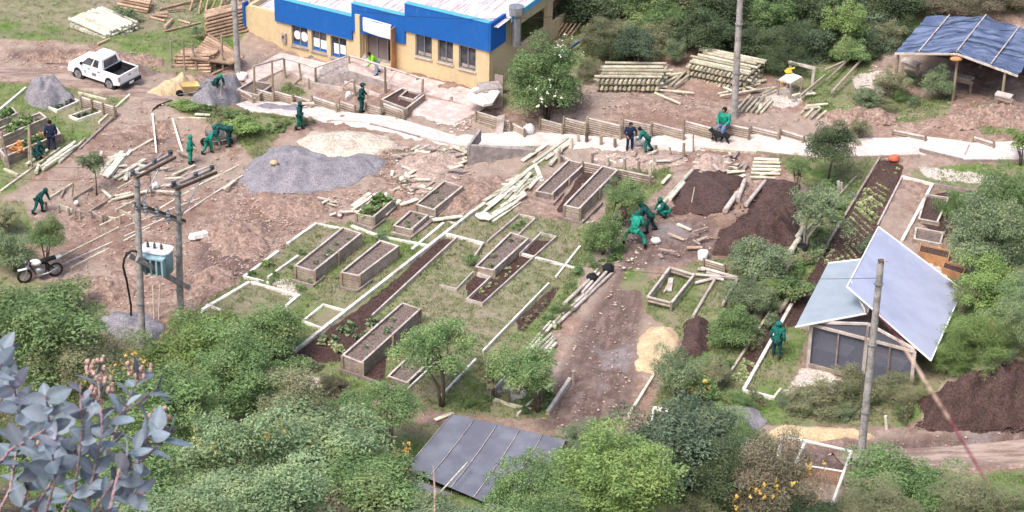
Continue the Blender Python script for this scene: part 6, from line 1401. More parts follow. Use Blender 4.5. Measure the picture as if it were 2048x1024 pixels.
T((1352, 802), (1355, 748), 102, 100, 'round2', 'leaf_grey', 'grey green bush right of the sawdust heap', 'bush', 'bush')
T((1430, 775), (1430, 745), 90, 52, 'airy', 'leaf_olive', 'pale shrub with seed heads left of the hooded figure', 'bush', 'bush')
T((1410, 800), (1405, 775), 76, 56, 'small', 'leaf_fresh', 'shrub full of yellow flowers behind the dark green bush', 'bush', 'flowering_shrub', flowers=('petal_yellow', 90, .13, 0))
T((884, 812), (870, 705), 186, 128, 'umbrella', 'leaf_fresh', 'umbrella shaped green tree with forked trunk over the beds', stems=4)
T((1075, 822), (1042, 742), 196, 112, 'airy', 'leaf_fresh', 'leaning thin crowned tree over the pale frames by the track')
T((985, 800), (975, 742), 80, 60, 'airy', 'leaf_olive', 'thin olive shrub between the two umbrella trees', 'bush', 'bush')
T((780, 905), (772, 815), 160, 96, 'umbrella', 'leaf_fresh', 'low green tree left of the shade net shelter')
T((192, 388), (182, 332), 64, 54, 'small', 'leaf_grey', 'small thin tree on the dug slope at the left', stems=1)
T((95, 542), (92, 470), 86, 78, 'round', 'leaf_fresh', 'round green tree above the motorcycle')
T((30, 542), (22, 508), 100, 96, 'round2', 'leaf_grey', 'grey green tree left of the motorcycle')
T((20, 470), (10, 440), 90, 60, 'airy', 'leaf_olive', 'olive tree cut by the left edge above the motorcycle')
T((550, 712), (545, 662), 150, 110, 'round', 'leaf_fresh', 'dense green bush with dark shade below the long white edging', 'bush', 'bush', flowers=('petal_white', 20, .06, 0))
T((945, 535), (944, 522), 32, 30, 'small', 'leaf_fresh', 'small round shrub at the corner of the central bed', 'bush', 'shrub', trunk=False)
T((1750, 522), (1748, 500), 62, 52, 'small', 'leaf_teal', 'blue green shrub hugging the back of the greenhouse', 'bush', 'shrub')
T((765, 482), (762, 472), 34, 18, 'small', 'leaf_grey', 'grey green leafy plant between the tall left beds', 'plant', 'shrub', trunk=False)
T((1715, 800), (1712, 792), 118, 84, 'shrub', 'leaf_olive', 'leafy olive shrub in front of the greenhouse wall', 'bush', 'bush')
T((1790, 800), (1790, 805), 130, 60, 'grassy', 'leaf_olive', 'grassy bush right of the pole by the greenhouse', 'bush', 'bush')
T((1640, 812), (1625, 815), 130, 54, 'shrub', 'leaf_olive', 'low olive bush above the orange sand bank', 'bush', 'bush')
# right hand side masses
for i, (b_, c_, w_, h_, k_, m_, l) in enumerate([((1960, 560), (1975, 470), 190, 190, 'big', 'leaf_grey', 'large grey green tree right of the dark framed beds'), ((2010, 480), (2010, 400), 150, 130, 'big', 'leaf_fresh', 'broad green tree at the right edge above the framed beds'),
    ((2040, 330), (2040, 285), 60, 44, 'small', 'leaf_bright', 'small bright bush at the right edge below the shed'), ((1990, 620), (1990, 580), 170, 110, 'shrub', 'leaf_bright', 'green tree behind the long grass at the right edge'),
    ((1960, 725), (1960, 680), 170, 110, 'grassy', 'leaf_bright', 'tall bright grass clump right of the greenhouse'), ((2040, 700), (2040, 630), 150, 160, 'grassy', 'leaf_pale', 'broad pale grass mass cut by the right edge'),
    ((1895, 745), (1905, 715), 100, 66, 'grassy', 'leaf_bright', 'bright green grass clump at the corner of the greenhouse'), ((1930, 640), (1935, 600), 90, 70, 'grassy', 'leaf_olive', 'dark grass clump under the right roof edge')]):
    T(b_, c_, w_, h_, k_, m_, l, 'tree' if 'tree' in l else 'bush', 'tree' if 'tree' in l else 'bush')
# top right hillside
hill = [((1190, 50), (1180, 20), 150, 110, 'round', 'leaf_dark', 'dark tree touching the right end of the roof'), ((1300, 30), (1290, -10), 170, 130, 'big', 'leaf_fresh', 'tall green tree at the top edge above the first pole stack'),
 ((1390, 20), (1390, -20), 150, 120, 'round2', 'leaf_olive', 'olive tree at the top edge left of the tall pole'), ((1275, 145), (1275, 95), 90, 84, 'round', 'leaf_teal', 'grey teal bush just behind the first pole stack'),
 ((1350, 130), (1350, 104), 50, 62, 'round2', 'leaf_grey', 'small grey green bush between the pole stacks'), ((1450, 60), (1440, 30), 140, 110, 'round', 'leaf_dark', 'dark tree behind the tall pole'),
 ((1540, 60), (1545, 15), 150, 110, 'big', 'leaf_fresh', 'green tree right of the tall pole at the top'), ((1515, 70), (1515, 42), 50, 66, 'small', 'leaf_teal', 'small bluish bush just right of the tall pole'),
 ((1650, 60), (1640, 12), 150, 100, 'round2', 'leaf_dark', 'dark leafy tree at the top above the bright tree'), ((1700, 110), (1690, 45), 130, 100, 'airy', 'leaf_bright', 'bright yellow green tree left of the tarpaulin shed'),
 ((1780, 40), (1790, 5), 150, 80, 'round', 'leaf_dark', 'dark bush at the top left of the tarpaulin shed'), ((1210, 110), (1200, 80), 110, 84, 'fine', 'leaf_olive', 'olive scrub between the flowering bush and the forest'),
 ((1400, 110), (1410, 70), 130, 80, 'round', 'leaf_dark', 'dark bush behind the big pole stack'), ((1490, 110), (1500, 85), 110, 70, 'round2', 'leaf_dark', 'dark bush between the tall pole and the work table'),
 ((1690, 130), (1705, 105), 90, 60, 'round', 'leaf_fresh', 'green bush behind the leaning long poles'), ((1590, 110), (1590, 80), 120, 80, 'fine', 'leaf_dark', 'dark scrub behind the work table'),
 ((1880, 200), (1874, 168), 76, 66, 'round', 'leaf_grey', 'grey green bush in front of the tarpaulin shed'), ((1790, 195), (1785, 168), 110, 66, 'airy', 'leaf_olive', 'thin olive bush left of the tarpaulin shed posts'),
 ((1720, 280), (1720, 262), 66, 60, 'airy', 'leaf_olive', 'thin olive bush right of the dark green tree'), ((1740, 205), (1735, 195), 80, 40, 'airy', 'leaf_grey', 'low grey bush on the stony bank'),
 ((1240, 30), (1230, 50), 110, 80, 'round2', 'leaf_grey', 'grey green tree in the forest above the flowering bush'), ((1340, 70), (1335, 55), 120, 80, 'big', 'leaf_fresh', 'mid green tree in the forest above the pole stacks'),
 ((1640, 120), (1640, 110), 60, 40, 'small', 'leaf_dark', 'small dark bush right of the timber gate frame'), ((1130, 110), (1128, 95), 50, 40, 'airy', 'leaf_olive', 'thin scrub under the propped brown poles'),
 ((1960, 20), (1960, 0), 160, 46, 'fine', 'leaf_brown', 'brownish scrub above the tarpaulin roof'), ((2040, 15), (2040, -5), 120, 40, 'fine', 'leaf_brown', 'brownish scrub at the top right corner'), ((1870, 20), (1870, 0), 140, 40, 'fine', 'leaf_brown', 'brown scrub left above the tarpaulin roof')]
for (b_, c_, w_, h_, k_, m_, l) in hill:
    cat = 'tree' if 'tree' in l.split(' at ')[0].split(' in ')[0].split(' behind')[0].split(' touching')[0].split(' left')[0] else 'bush'
    T(b_, c_, w_, h_, k_, m_, l, cat, cat)
for (b_, c_, w_, h_, l) in [((250, 45), (252, 32), 54, 34, 'weedy green shrub growing over the whitish poles'), ((396, 80), (394, 66), 30, 26, 'small shrub between the brown stacks'), ((370, 218), (372, 215), 70, 22, 'low green clump on the bank above the pit'), ((490, 268), (492, 262), 90, 44, 'green clump on the bank right of the pit')]:
    T(b_, c_, w_, h_, 'small', 'leaf_bright' if 'clump' in l else 'leaf_grey', l, 'shrub', 'shrub', trunk=False)
# undergrowth of the wooded hillside
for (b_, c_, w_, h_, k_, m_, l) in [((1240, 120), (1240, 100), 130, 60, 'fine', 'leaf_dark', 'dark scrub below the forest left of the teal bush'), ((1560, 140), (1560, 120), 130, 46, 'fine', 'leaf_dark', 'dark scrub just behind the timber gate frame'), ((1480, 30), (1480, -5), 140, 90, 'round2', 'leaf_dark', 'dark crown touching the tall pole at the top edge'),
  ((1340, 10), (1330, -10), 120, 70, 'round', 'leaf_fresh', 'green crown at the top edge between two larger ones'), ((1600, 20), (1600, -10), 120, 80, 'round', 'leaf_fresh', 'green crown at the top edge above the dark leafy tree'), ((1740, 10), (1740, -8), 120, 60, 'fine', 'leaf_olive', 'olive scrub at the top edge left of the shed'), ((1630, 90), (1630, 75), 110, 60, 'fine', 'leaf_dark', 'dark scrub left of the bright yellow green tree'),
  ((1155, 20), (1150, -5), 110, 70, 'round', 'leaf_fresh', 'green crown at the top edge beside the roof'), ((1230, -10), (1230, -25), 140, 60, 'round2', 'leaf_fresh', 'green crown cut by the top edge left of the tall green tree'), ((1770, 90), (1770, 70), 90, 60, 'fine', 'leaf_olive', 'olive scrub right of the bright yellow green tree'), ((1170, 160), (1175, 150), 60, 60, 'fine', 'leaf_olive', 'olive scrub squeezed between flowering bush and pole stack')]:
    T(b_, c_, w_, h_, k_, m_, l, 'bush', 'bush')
# near slope bushes
near = [((80, 760), (70, 668), 330, 165, 'shrub', 'leaf_fresh', 'broad green bush behind the blue leaved branch', 0), ((200, 800), (180, 740), 240, 140, 'fine', 'leaf_olive', 'olive bush with orange tips below the twin pole', 1),
 ((420, 760), (400, 700), 240, 150, 'shrub', 'leaf_bright', 'bright green bush right of the twin pole foot', 0), ((500, 820), (480, 745), 230, 140, 'shrub', 'leaf_fresh', 'green bush above the wide near bush', 0),
 ((330, 900), (330, 820), 260, 160, 'shrub', 'leaf_fresh', 'green bush right behind the blue leaved branch', 0), ((600, 900), (600, 835), 220, 130, 'shrub', 'leaf_olive', 'olive bush at the foot of the garden rubble', 0),
 ((640, 980), (640, 905), 300, 150, 'shrub', 'leaf_pale', 'wide pale green bush left of the shade net', 0), ((470, 1000), (460, 920), 260, 170, 'shrub', 'leaf_pale', 'pale green bush with orange flower spikes', 1),
 ((740, 1040), (730, 985), 280, 130, 'shrub', 'leaf_fresh', 'green bush at the bottom edge left of the shade net', 0), ((540, 1090), (520, 1030), 330, 150, 'shrub', 'leaf_pale', 'pale green bush cut by the bottom edge', 0),
 ((260, 1060), (250, 980), 300, 160, 'shrub', 'leaf_fresh', 'green bush under the blue leaved branch', 0), ((820, 960), (800, 935), 60, 90, 'small', 'leaf_olive', 'yellow flowered shrub at the left corner of the shade net', 2),
 ((715, 990), (708, 968), 36, 44, 'small2', 'leaf_olive', 'single yellow flowering spike in the near bushes', 2), ((1030, 1100), (1045, 1000), 200, 180, 'big', 'leaf_fresh', 'yellow green tree in front of the shade net', 0),
 ((1230, 1080), (1220, 955), 290, 180, 'big', 'leaf_bright', 'broad light green tree at the bottom centre', 0), ((1180, 900), (1180, 895), 140, 70, 'fine', 'leaf_grey', 'pale grey green shrub at the end of the muddy track', 0),
 ((1380, 980), (1370, 890), 270, 170, 'shrub', 'leaf_teal', 'dark teal green bush right of the muddy track', 0), ((1480, 1030), (1470, 960), 200, 150, 'fine', 'leaf_dark', 'shaded dark bush at the bottom right of centre', 0),
 ((1560, 1060), (1550, 975), 210, 180, 'fine', 'leaf_brown', 'brownish bush with yellow flowers left of the netting frame', 1), ((1600, 1090), (1620, 1050), 160, 90, 'shrub', 'leaf_dark', 'dark bush under the netting frame', 0),
 ((1810, 1000), (1800, 965), 240, 90, 'shrub', 'leaf_fresh', 'low green bush below the dirt road right of the pole', 0), ((1960, 1040), (1960, 1000), 220, 80, 'grassy', 'leaf_olive', 'pale grass clump at the bottom right corner', 0),
 ((1750, 1070), (1750, 1020), 200, 90, 'grassy', 'leaf_olive', 'pale grass clump at the bottom beside the netting frame', 0), ((900, 1130), (880, 1070), 260, 110, 'shrub', 'leaf_grey', 'grey green bush at the bottom under the shade net', 0),
 ((-60, 900), (-60, 820), 240, 200, 'fine', 'leaf_olive', 'olive bush behind the blue leaves at the left edge', 0), ((330, 1120), (340, 1060), 300, 120, 'shrub', 'leaf_pale', 'pale green bush at the bottom left', 0), ((1100, 1160), (1090, 1080), 260, 130, 'shrub', 'leaf_fresh', 'green bush at the bottom edge between the two light trees', 0),
 ((700, 870), (690, 850), 170, 80, 'shrub', 'leaf_fresh', 'green bush behind the wide near bush', 0), ((1445, 860), (1440, 855), 120, 60, 'fine', 'leaf_fresh', 'green scrub in front of the light grey gravel', 0), ((640, 740), (610, 745), 60, 30, 'small', 'leaf_olive', 'low weeds at the rubble below the garden', 0), ((120, 625), (110, 600), 160, 50, 'small', 'leaf_olive', 'low weeds below the motorcycle', 0)]
for (b_, c_, w_, h_, k_, m_, l, fl_) in near:
    cat = 'tree' if 'tree' in l.split(' in ')[0].split(' at ')[0] else ('weeds' if 'weeds' in l else 'bush')
    T(b_, c_, w_, h_, k_, m_, l, cat, {'tree': 'tree', 'bush': 'bush', 'weeds': 'weed_clump'}[cat], flowers=(('petal_yellow', 60 if fl_ == 1 else 110, .13, 0) if fl_ else None), bark='bark')
# tangled low shrubs between the larger ones
def shrubs(poly, n, kinds, mats, smin, smax, label, group, sq=.75):
    Wp = W(poly); xs = [p[0] for p in Wp]; ys = [p[1] for p in Wp]; k = 0; tries = 0
    while k < n and tries < 4000:
        tries += 1; x, y = rnd.uniform(min(xs), max(xs)), rnd.uniform(min(ys), max(ys))
        if not inpoly(np.array([x]), np.array([y]), Wp)[0]: continue
        o = D.objects.new('shrub', CR_[kinds[k % len(kinds)]]); COL.objects.link(o); r = rnd.uniform(smin, smax); o.location = (x, y, hz(x, y) + r * sq * .3); o.scale = (r, r * rnd.uniform(.8, 1.2), r * sq * rnd.uniform(.8, 1.25)); o.rotation_euler = (rnd.uniform(-.15, .15), rnd.uniform(-.15, .15), rnd.uniform(0, 6))
        o.material_slots[0].link = 'OBJECT'; o.material_slots[0].material = M[rnd.choice(mats)]; tag(o, label, 'shrub', group); k += 1
shrubs([(0, 690), (230, 720), (420, 660), (640, 760), (840, 850), (800, 960), (1000, 1040), (900, 1090), (-60, 1090)], 75, ['shrub', 'fine', 'small', 'round2'], ['leaf_fresh', 'leaf_pale', 'leaf_pale', 'leaf_olive', 'leaf_bright', 'leaf_brown'], .45, 1.2, 'low shrub tangled into the green mass of the near slope', 'low shrubs of the near slope')
shrubs([(1120, 900), (1300, 880), (1520, 900), (1600, 1000), (1500, 1090), (1000, 1090)], 26, ['shrub', 'fine', 'small'], ['leaf_fresh', 'leaf_grey', 'leaf_olive', 'leaf_dark', 'leaf_bright'], .5, 1.2, 'low shrub tangled in at the bottom centre of the near slope', 'low shrubs of the bottom centre')
shrubs([(1700, 970), (1800, 950), (2060, 950), (2060, 1080), (1680, 1080)], 26, ['grassy', 'small', 'grassy', 'shrub'], ['leaf_olive', 'leaf_fresh', 'leaf_olive', 'leaf_grey'], .3, .8, 'low weed clump on the verge below the dirt road', 'weed clumps below the dirt road', .7)
shrubs([(1910, 420), (2060, 340), (2060, 740), (1890, 750), (1880, 700), (1950, 600)], 34, ['shrub', 'grassy', 'round2', 'fine'], ['leaf_fresh', 'leaf_olive', 'leaf_grey', 'leaf_fresh', 'leaf_bright'], .5, 1.2, 'low shrub tangled into the green slope at the right edge', 'low shrubs of the right slope')
shrubs([(1880, 600), (2060, 560), (2060, 735), (1890, 745)], 26, ['grassy'], ['leaf_bright', 'leaf_pale', 'leaf_olive'], .5, 1.0, 'long grass tuft on the slope right of the greenhouse', 'long grass tufts of the right slope')
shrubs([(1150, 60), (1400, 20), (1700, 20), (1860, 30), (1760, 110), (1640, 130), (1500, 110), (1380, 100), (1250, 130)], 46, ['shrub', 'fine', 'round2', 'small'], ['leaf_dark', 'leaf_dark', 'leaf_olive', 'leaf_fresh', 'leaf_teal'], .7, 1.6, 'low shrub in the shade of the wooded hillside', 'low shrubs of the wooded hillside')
shrubs([(1680, 215), (1780, 150), (1860, 160), (1860, 215), (1760, 240)], 14, ['small', 'airy', 'fine'], ['leaf_olive', 'leaf_grey', 'leaf_fresh'], .25, .6, 'scrubby weed clump on the bank left of the tarpaulin shed', 'weed clumps by the tarpaulin shed')
shrubs([(1400, 800), (1480, 790), (1640, 800), (1840, 800), (1840, 840), (1620, 835), (1420, 815)], 18, ['small', 'grassy'], ['leaf_olive', 'leaf_fresh', 'leaf_grey'], .25, .55, 'weed clump between the greenhouse and the orange sand bank', 'weed clumps below the greenhouse')
shrubs([(1520, 600), (1600, 520), (1640, 530), (1560, 650), (1420, 790), (1400, 720)], 20, ['small', 'shrub'], ['leaf_fresh', 'leaf_grey', 'leaf_olive'], .3, .6, 'weed clump along the brown board left of the greenhouse', 'weed clumps left of the greenhouse')
shrubs([(1580, 480), (1660, 360), (1750, 320), (1640, 510), (1610, 560)], 20, ['small', 'small2'], ['leaf_fresh', 'leaf_grey', 'leaf_bright'], .2, .45, 'weed clump left of the dark seedling rows', 'weed clumps left of the seedling rows')
shrubs([(340, 210), (560, 235), (640, 242), (520, 300), (470, 260)], 22, ['small', 'small2'], ['leaf_bright', 'leaf_fresh', 'leaf_olive'], .15, .4, 'grassy clump on the bank above the pit', 'grassy clumps above the pit', .6)
shrubs([(500, 550), (630, 455), (760, 480), (700, 600), (610, 640)], 26, ['small', 'small2'], ['leaf_fresh', 'leaf_grey', 'leaf_bright'], .1, .3, 'small weed clump among the tall left beds', 'weed clumps among the left beds', .7)
shrubs([(1140, 560), (1180, 500), (1240, 500), (1170, 590), (1100, 680), (1060, 700)], 18, ['small', 'grassy'], ['leaf_bright', 'leaf_fresh', 'leaf_olive'], .2, .4, 'weed clump on the verge left of the muddy track', 'weed clumps left of the track')
shrubs([(900, 800), (1100, 790), (1120, 830), (950, 835)], 10, ['small'], ['leaf_olive', 'leaf_fresh'], .2, .4, 'weed clump behind the shade net roof', 'weed clumps behind the shade net')
# little plants in the beds
def tuft_mesh(seed, kind):
    r = np.random.RandomState(seed); n = {'lettuce': 16, 'cabbage': 22, 'herb': 40}[kind]
    a_ = r.uniform(0, 6.28, n); e_ = r.uniform(.1, 1.2, n); d = np.stack([np.cos(a_) * np.cos(e_), np.sin(a_) * np.cos(e_), np.sin(e_)], 1)
    return leaf_mesh('plant', d * r.uniform(.4, .9, (n, 1)), np.cross(d, np.stack([-np.sin(a_), np.cos(a_), 0 * a_], 1)) + r.normal(size=(n, 3)) * .3, {'lettuce': .9, 'cabbage': 1.0, 'herb': .6}[kind], .6, r.uniform(0, 1, n), rsd=r)
TM = {k: tuft_mesh(i, k) for i, k in enumerate(['lettuce', 'cabbage', 'herb'])}
def plantlet(p, s_, kind, mat, label, group, name='garden_plant', cat='plant'):
    o = D.objects.new(name, TM[kind]); COL.objects.link(o); o.location = p + Vector((0, 0, .02)); o.scale = (s_, s_, s_ * .9); o.rotation_euler = (0, 0, rnd.uniform(0, 6))
    o.material_slots[0].link = 'OBJECT'; o.material_slots[0].material = M[mat]; tag(o, label, cat, group); return o
leafmat('leaf_lettuce', (.28, .33, .14, 1), (.50, .55, .28, 1), (.42, .46, .22, 1), .2)
# rows of young lettuce
ql = [R(1640, 530), R(1762, 322)]; qr = [R(1700, 590), R(1800, 352)]; mb = MB(); nj, ni = 150, 8; vs = []
for j in range(nj + 1):
    for i in range(ni + 1):
        p = ql[0].lerp(ql[1], j / nj).lerp(qr[0].lerp(qr[1], j / nj), i / ni); vs.append(Vector((p.x, p.y, hz(p.x, p.y) + .06 + .07 * math.sin(j / nj * 24 * 2 * math.pi) + .04 * noise.noise(Vector((p.x * 3, p.y * 3, 0))))))
mb.add(vs, [(j * (ni + 1) + i, j * (ni + 1) + i + 1, (j + 1) * (ni + 1) + i + 1, (j + 1) * (ni + 1) + i) for j in range(nj) for i in range(ni)], True); tag(mb.build('soil_rows', M['dark_earth']), kind='structure')
q0, q1, q2, q3 = [R(*p) for p in [(1650, 520), (1760, 330), (1800, 340), (1752, 455)]]
rows = 22
for j in range(rows):
    f_ = j / (rows - 1); L_ = q0.lerp(q1, f_); Q_ = R(1690 + 0, 590).lerp(q2, f_)
    dens = 12 if .1 < f_ < .72 else 7
    for i in range(dens):
        if f_ > .82 and rnd.random() < .7: continue
        g = L_.lerp(Q_, (i + .7 + rnd.uniform(-.12, .12)) / (dens + .6)); plantlet(G(g.x, g.y), rnd.uniform(.09, .16) * (1.5 if .5 < f_ < .75 or f_ < .1 else 1), 'lettuce', 'leaf_lettuce', 'small pale green seedling in the dark rows behind the greenhouse', 'seedlings in the dark rows', 'seedling', 'seedling')
for (poly, n_, kind, s_, m_, l, g_) in [
  ([(920, 480), (940, 485), (800, 600), (780, 590)], 26, 'lettuce', .09, 'leaf_brown', 'reddish young plant in the long planted strip', 'young plants of the long strip'),
  ([(640, 680), (730, 640), (760, 650), (700, 705)], 12, 'cabbage', .26, 'leaf_grey', 'leafy vegetable in the dark bed at the near end of the strip', 'vegetables of the near dark bed'),
  ([(625, 690), (650, 682), (690, 696), (680, 706)], 8, 'cabbage', .22, 'leaf_lettuce', 'pale lettuce at the near corner of the dark bed', 'pale lettuces at the near corner'),
  ([(1020, 460), (1050, 440), (1065, 450), (1030, 470)], 8, 'lettuce', .16, 'leaf_fresh', 'small plant in the strip above the central bed', 'plants above the central bed'),
  ([(950, 590), (1040, 515), (1060, 520), (965, 600)], 16, 'lettuce', .11, 'leaf_lettuce', 'small pale plant in the U shaped dark bed', 'plants of the U shaped bed'),
  ([(1455, 750), (1490, 720), (1520, 740), (1490, 775)], 34, 'lettuce', .13, 'leaf_lettuce', 'yellow green plant in the plot left of the hooded figure', 'yellow green plants by the hooded figure'),
  ([(1480, 700), (1520, 640), (1545, 650), (1530, 700)], 10, 'lettuce', .12, 'leaf_fresh', 'plant behind the hooded figure in the dark soil', 'plants behind the hooded figure'),
  ([(110, 222), (150, 204), (142, 200), (104, 216)], 12, 'herb', .24, 'leaf_teal', 'dark leafy plant in the edging beside the leftmost gravel heap', 'dark plants beside the gravel heap'),
  ([(150, 240), (198, 226), (188, 221), (144, 235)], 10, 'herb', .18, 'leaf_dark', 'dark plant in the low plot by the diagonal board', 'dark plants by the diagonal board'),
  ([(1030, 655), (1085, 600), (1100, 605), (1045, 665)], 14, 'herb', .13, 'leaf_olive', 'weed growing in the dark strip right of the central lawn', 'weeds of the dark strip'),
  ([(1185, 540), (1240, 490), (1260, 500), (1210, 545)], 18, 'herb', .25, 'leaf_fresh', 'leafy weed at the foot of the round green bush', 'weeds at the round bush')]:
    Wp = [R(*p) for p in poly]
    for i in range(n_):
        a_, b_ = rnd.random(), rnd.random(); g = Wp[0].lerp(Wp[1], a_).lerp(Wp[3].lerp(Wp[2], a_), b_); plantlet(G(g.x, g.y), s_ * rnd.uniform(.7, 1.25), kind, m_, l, g_)
for (P_, wd, l) in BEDS:
    short = l.replace('raised bed', 'bed')
    n_ = {0: 0, 1: 7, 2: 14, 3: 16}[wd]
    for i in range(n_):
        a_, b_ = rnd.uniform(.15, .85), rnd.uniform(.05, .95); g = P_[0].lerp(P_[1], a_).lerp(P_[3].lerp(P_[2], a_), b_) - Vector((0, 0, .09))
        if wd == 2 and i % 2: o = plantlet(g, rnd.uniform(.2, .32), 'herb', 'petal_orange', 'clump of orange flowers in the bed in front of the man in navy', 'orange flowers of the left bed', 'flower_clump', 'flowers')
        else: plantlet(g, rnd.uniform(.1, .2) if wd == 1 else rnd.uniform(.24, .4), 'herb' if wd == 1 else 'cabbage', 'leaf_fresh' if wd > 1 else 'leaf_grey', ('weed' if wd == 1 else 'leafy plant') + ' growing in the ' + ' '.join(short.split()[:11]), 'plants in the ' + ' '.join(short.split()[:8]))
# grass and stones
def sample(poly, n):
    Wp = W(poly); xs = [p[0] for p in Wp]; ys = [p[1] for p in Wp]; P_ = np.zeros((0, 2))
    while len(P_) < n:
        q = np.stack([rs.uniform(max(-28, min(xs)), min(28, max(xs)), n), rs.uniform(max(57, min(ys)), min(131, max(ys)), n)], 1); P_ = np.concatenate([P_, q[inpoly(q[:, 0], q[:, 1], Wp)]])
        if len(Wp) < 3: break
    return P_[:n]
gp = []
for poly, n_ in zip(GRASS, [2500, 1500, 1200, 1800, 6500, 1300, 4500, 1800, 3500, 9000, 4500, 1200, 800, 500, 400, 1200]): gp.append(sample(poly, n_))
gp = np.concatenate(gp)
keep = np.ones(len(gp), bool)
for poly in DARK + MUD[:1]: keep &= ~inpoly(gp[:, 0], gp[:, 1], W(poly))
nn_ = np.array([noise.noise(Vector((x * .7, y * .7, 2))) for x, y in gp]); keep &= nn_ > -.25 + .15 * rs.uniform(-1, 1, len(gp)); gp = gp[keep]
K_ = 7; P_ = np.repeat(gp, K_, 0) + rs.normal(size=(len(gp) * K_, 2)) * .07; zz = H(P_[:, 0], P_[:, 1]); az = rs.uniform(0, 6.28, len(P_))
Lb = rs.uniform(.05, .15, len(P_)); d = np.stack([np.cos(az) * .6, np.sin(az) * .6, np.full(len(P_), 1.)], 1); wv_ = np.stack([-np.sin(az), np.cos(az), 0 * az], 1) * .018
B_ = np.stack([P_[:, 0], P_[:, 1], zz + .0], 1); V = np.stack([B_ - wv_, B_ + wv_, B_ + d * Lb[:, None]], 1).reshape(-1, 3); n_ = len(P_)
me = D.meshes.new('grass'); me.vertices.add(3 * n_); me.vertices.foreach_set('co', V.ravel()); me.loops.add(3 * n_); me.loops.foreach_set('vertex_index', np.arange(3 * n_, dtype=np.int32)); me.polygons.add(n_); me.polygons.foreach_set('loop_start', (np.arange(n_) * 3).astype(np.int32)); me.update(calc_edges=True)
ta = me.attributes.new('tint', 'FLOAT', 'POINT'); ta.data.foreach_set('value', np.repeat(rs.uniform(0, 1, n_), 3).astype(np.float32))
leafmat('grass_blades', (.10, .17, .035, 1), (.25, .30, .12, 1), (.30, .27, .16, 1)); me.materials.append(M['grass_blades']); o = D.objects.new('grass', me); COL.objects.link(o); tag(o, 'short patchy grass over the ground between the beds', 'grass', kind='stuff')
def stones(name, regs, mat, label, smin, smax, seedz=0):
    mb_v = []; mb_f = []; base = np.array([(1, 0, 0), (-1, 0, 0), (0, 1, 0), (0, -1, 0), (0, 0, 1), (0, 0, -1), (.6, .6, .5), (-.6, .6, .5), (-.6, -.6, .5), (.6, -.6, .5)], float)
    F = [(4, 6, 7), (4, 7, 8), (4, 8, 9), (4, 9, 6), (0, 2, 6), (2, 1, 7), (1, 3, 8), (3, 0, 9), (6, 2, 7), (7, 1, 8), (8, 3, 9), (9, 0, 6), (5, 2, 0), (5, 1, 2), (5, 3, 1), (5, 0, 3)]
    F = np.array(F); vs = []; fs = []; k = 0
    for poly, n_ in regs:
        q = sample(poly, n_); z = H(q[:, 0], q[:, 1]); s_ = smin + (smax - smin) * rs.uniform(0, 1, n_) ** 3
        for i in range(n_):
            a_ = rs.uniform(0, 6.28); ca, sa = math.cos(a_), math.sin(a_); b_ = base * rs.uniform(.7, 1.2, base.shape) * np.array([1, .75, .55]) * s_[i]
            vs.append(np.stack([q[i, 0] + b_[:, 0] * ca - b_[:, 1] * sa, q[i, 1] + b_[:, 0] * sa + b_[:, 1] * ca, z[i] + b_[:, 2] + s_[i] * .2 + .02], 1)); fs.append(F + k); k += 10
    V = np.concatenate(vs); F_ = np.concatenate(fs); me = D.meshes.new(name); me.from_pydata(V.tolist(), [], F_.tolist()); me.materials.append(M[mat]); o = D.objects.new(name, me); COL.objects.link(o); tag(o, label, name.replace('_', ' '), kind='stuff')
t = NT('stone_mix'); c = t.mix(t.ramp(t.noise(2.5, 2, coord='World'), .35, .65), (.52, .40, .35, 1), (.26, .17, .135, 1)); M['stone_mix'] = t.col(c)
t = NT('stone_pale'); c = t.mix(t.ramp(t.noise(4, 2, coord='World'), .35, .65), (.66, .59, .53, 1), (.42, .33, .28, 1)); M['stone_pale'] = t.col(c)
stones('stones', [([(0, 440), (480, 330), (640, 400), (900, 330), (930, 420), (630, 450), (480, 560), (380, 640), (120, 620), (40, 480)], 3000), ([(270, 200), (360, 200), (480, 300), (490, 330), (200, 420), (80, 400), (150, 310)], 900),
    ([(1010, 235), (1180, 180), (1700, 200), (1800, 260), (1100, 240)], 1000), ([(1250, 445), (1430, 430), (1450, 515), (1290, 545), (1250, 850), (1070, 860), (1180, 620)], 900), ([(0, 85), (300, 110), (340, 160), (260, 170), (0, 130)], 500), ([(640, 300), (960, 300), (940, 400), (700, 420)], 2000), ([(480, 390), (900, 400), (640, 440), (500, 540), (400, 600)], 2500),
    ([(1720, 200), (2040, 210), (2040, 260), (1700, 265)], 600), ([(1500, 900), (1900, 870), (2100, 870), (2100, 930), (1700, 950)], 400), ([(380, 450), (560, 440), (500, 550), (360, 620), (200, 610)], 900)], 'stone_mix', 'loose stones and clods over the bare dug earth', .015, .085)
stones('rubble', [([(780, 290), (930, 296), (930, 345), (850, 400), (780, 380)], 500), ([(1385, 340), (1460, 345), (1475, 315), (1400, 305)], 260), ([(1180, 322), (1300, 345), (1370, 330), (1380, 308), (1200, 302)], 350), ([(560, 740), (700, 775), (690, 800), (600, 775)], 160),
    ([(860, 240), (950, 235), (950, 262), (900, 266)], 120), ([(1740, 130), (1790, 150), (1780, 200), (1720, 200)], 120), ([(1150, 440), (1260, 440), (1300, 540), (1230, 540)], 150), ([(1880, 490), (1930, 540), (1900, 580), (1850, 545)], 160)], 'stone_pale', 'pale broken rubble and wood chips in scattered patches', .03, .13)

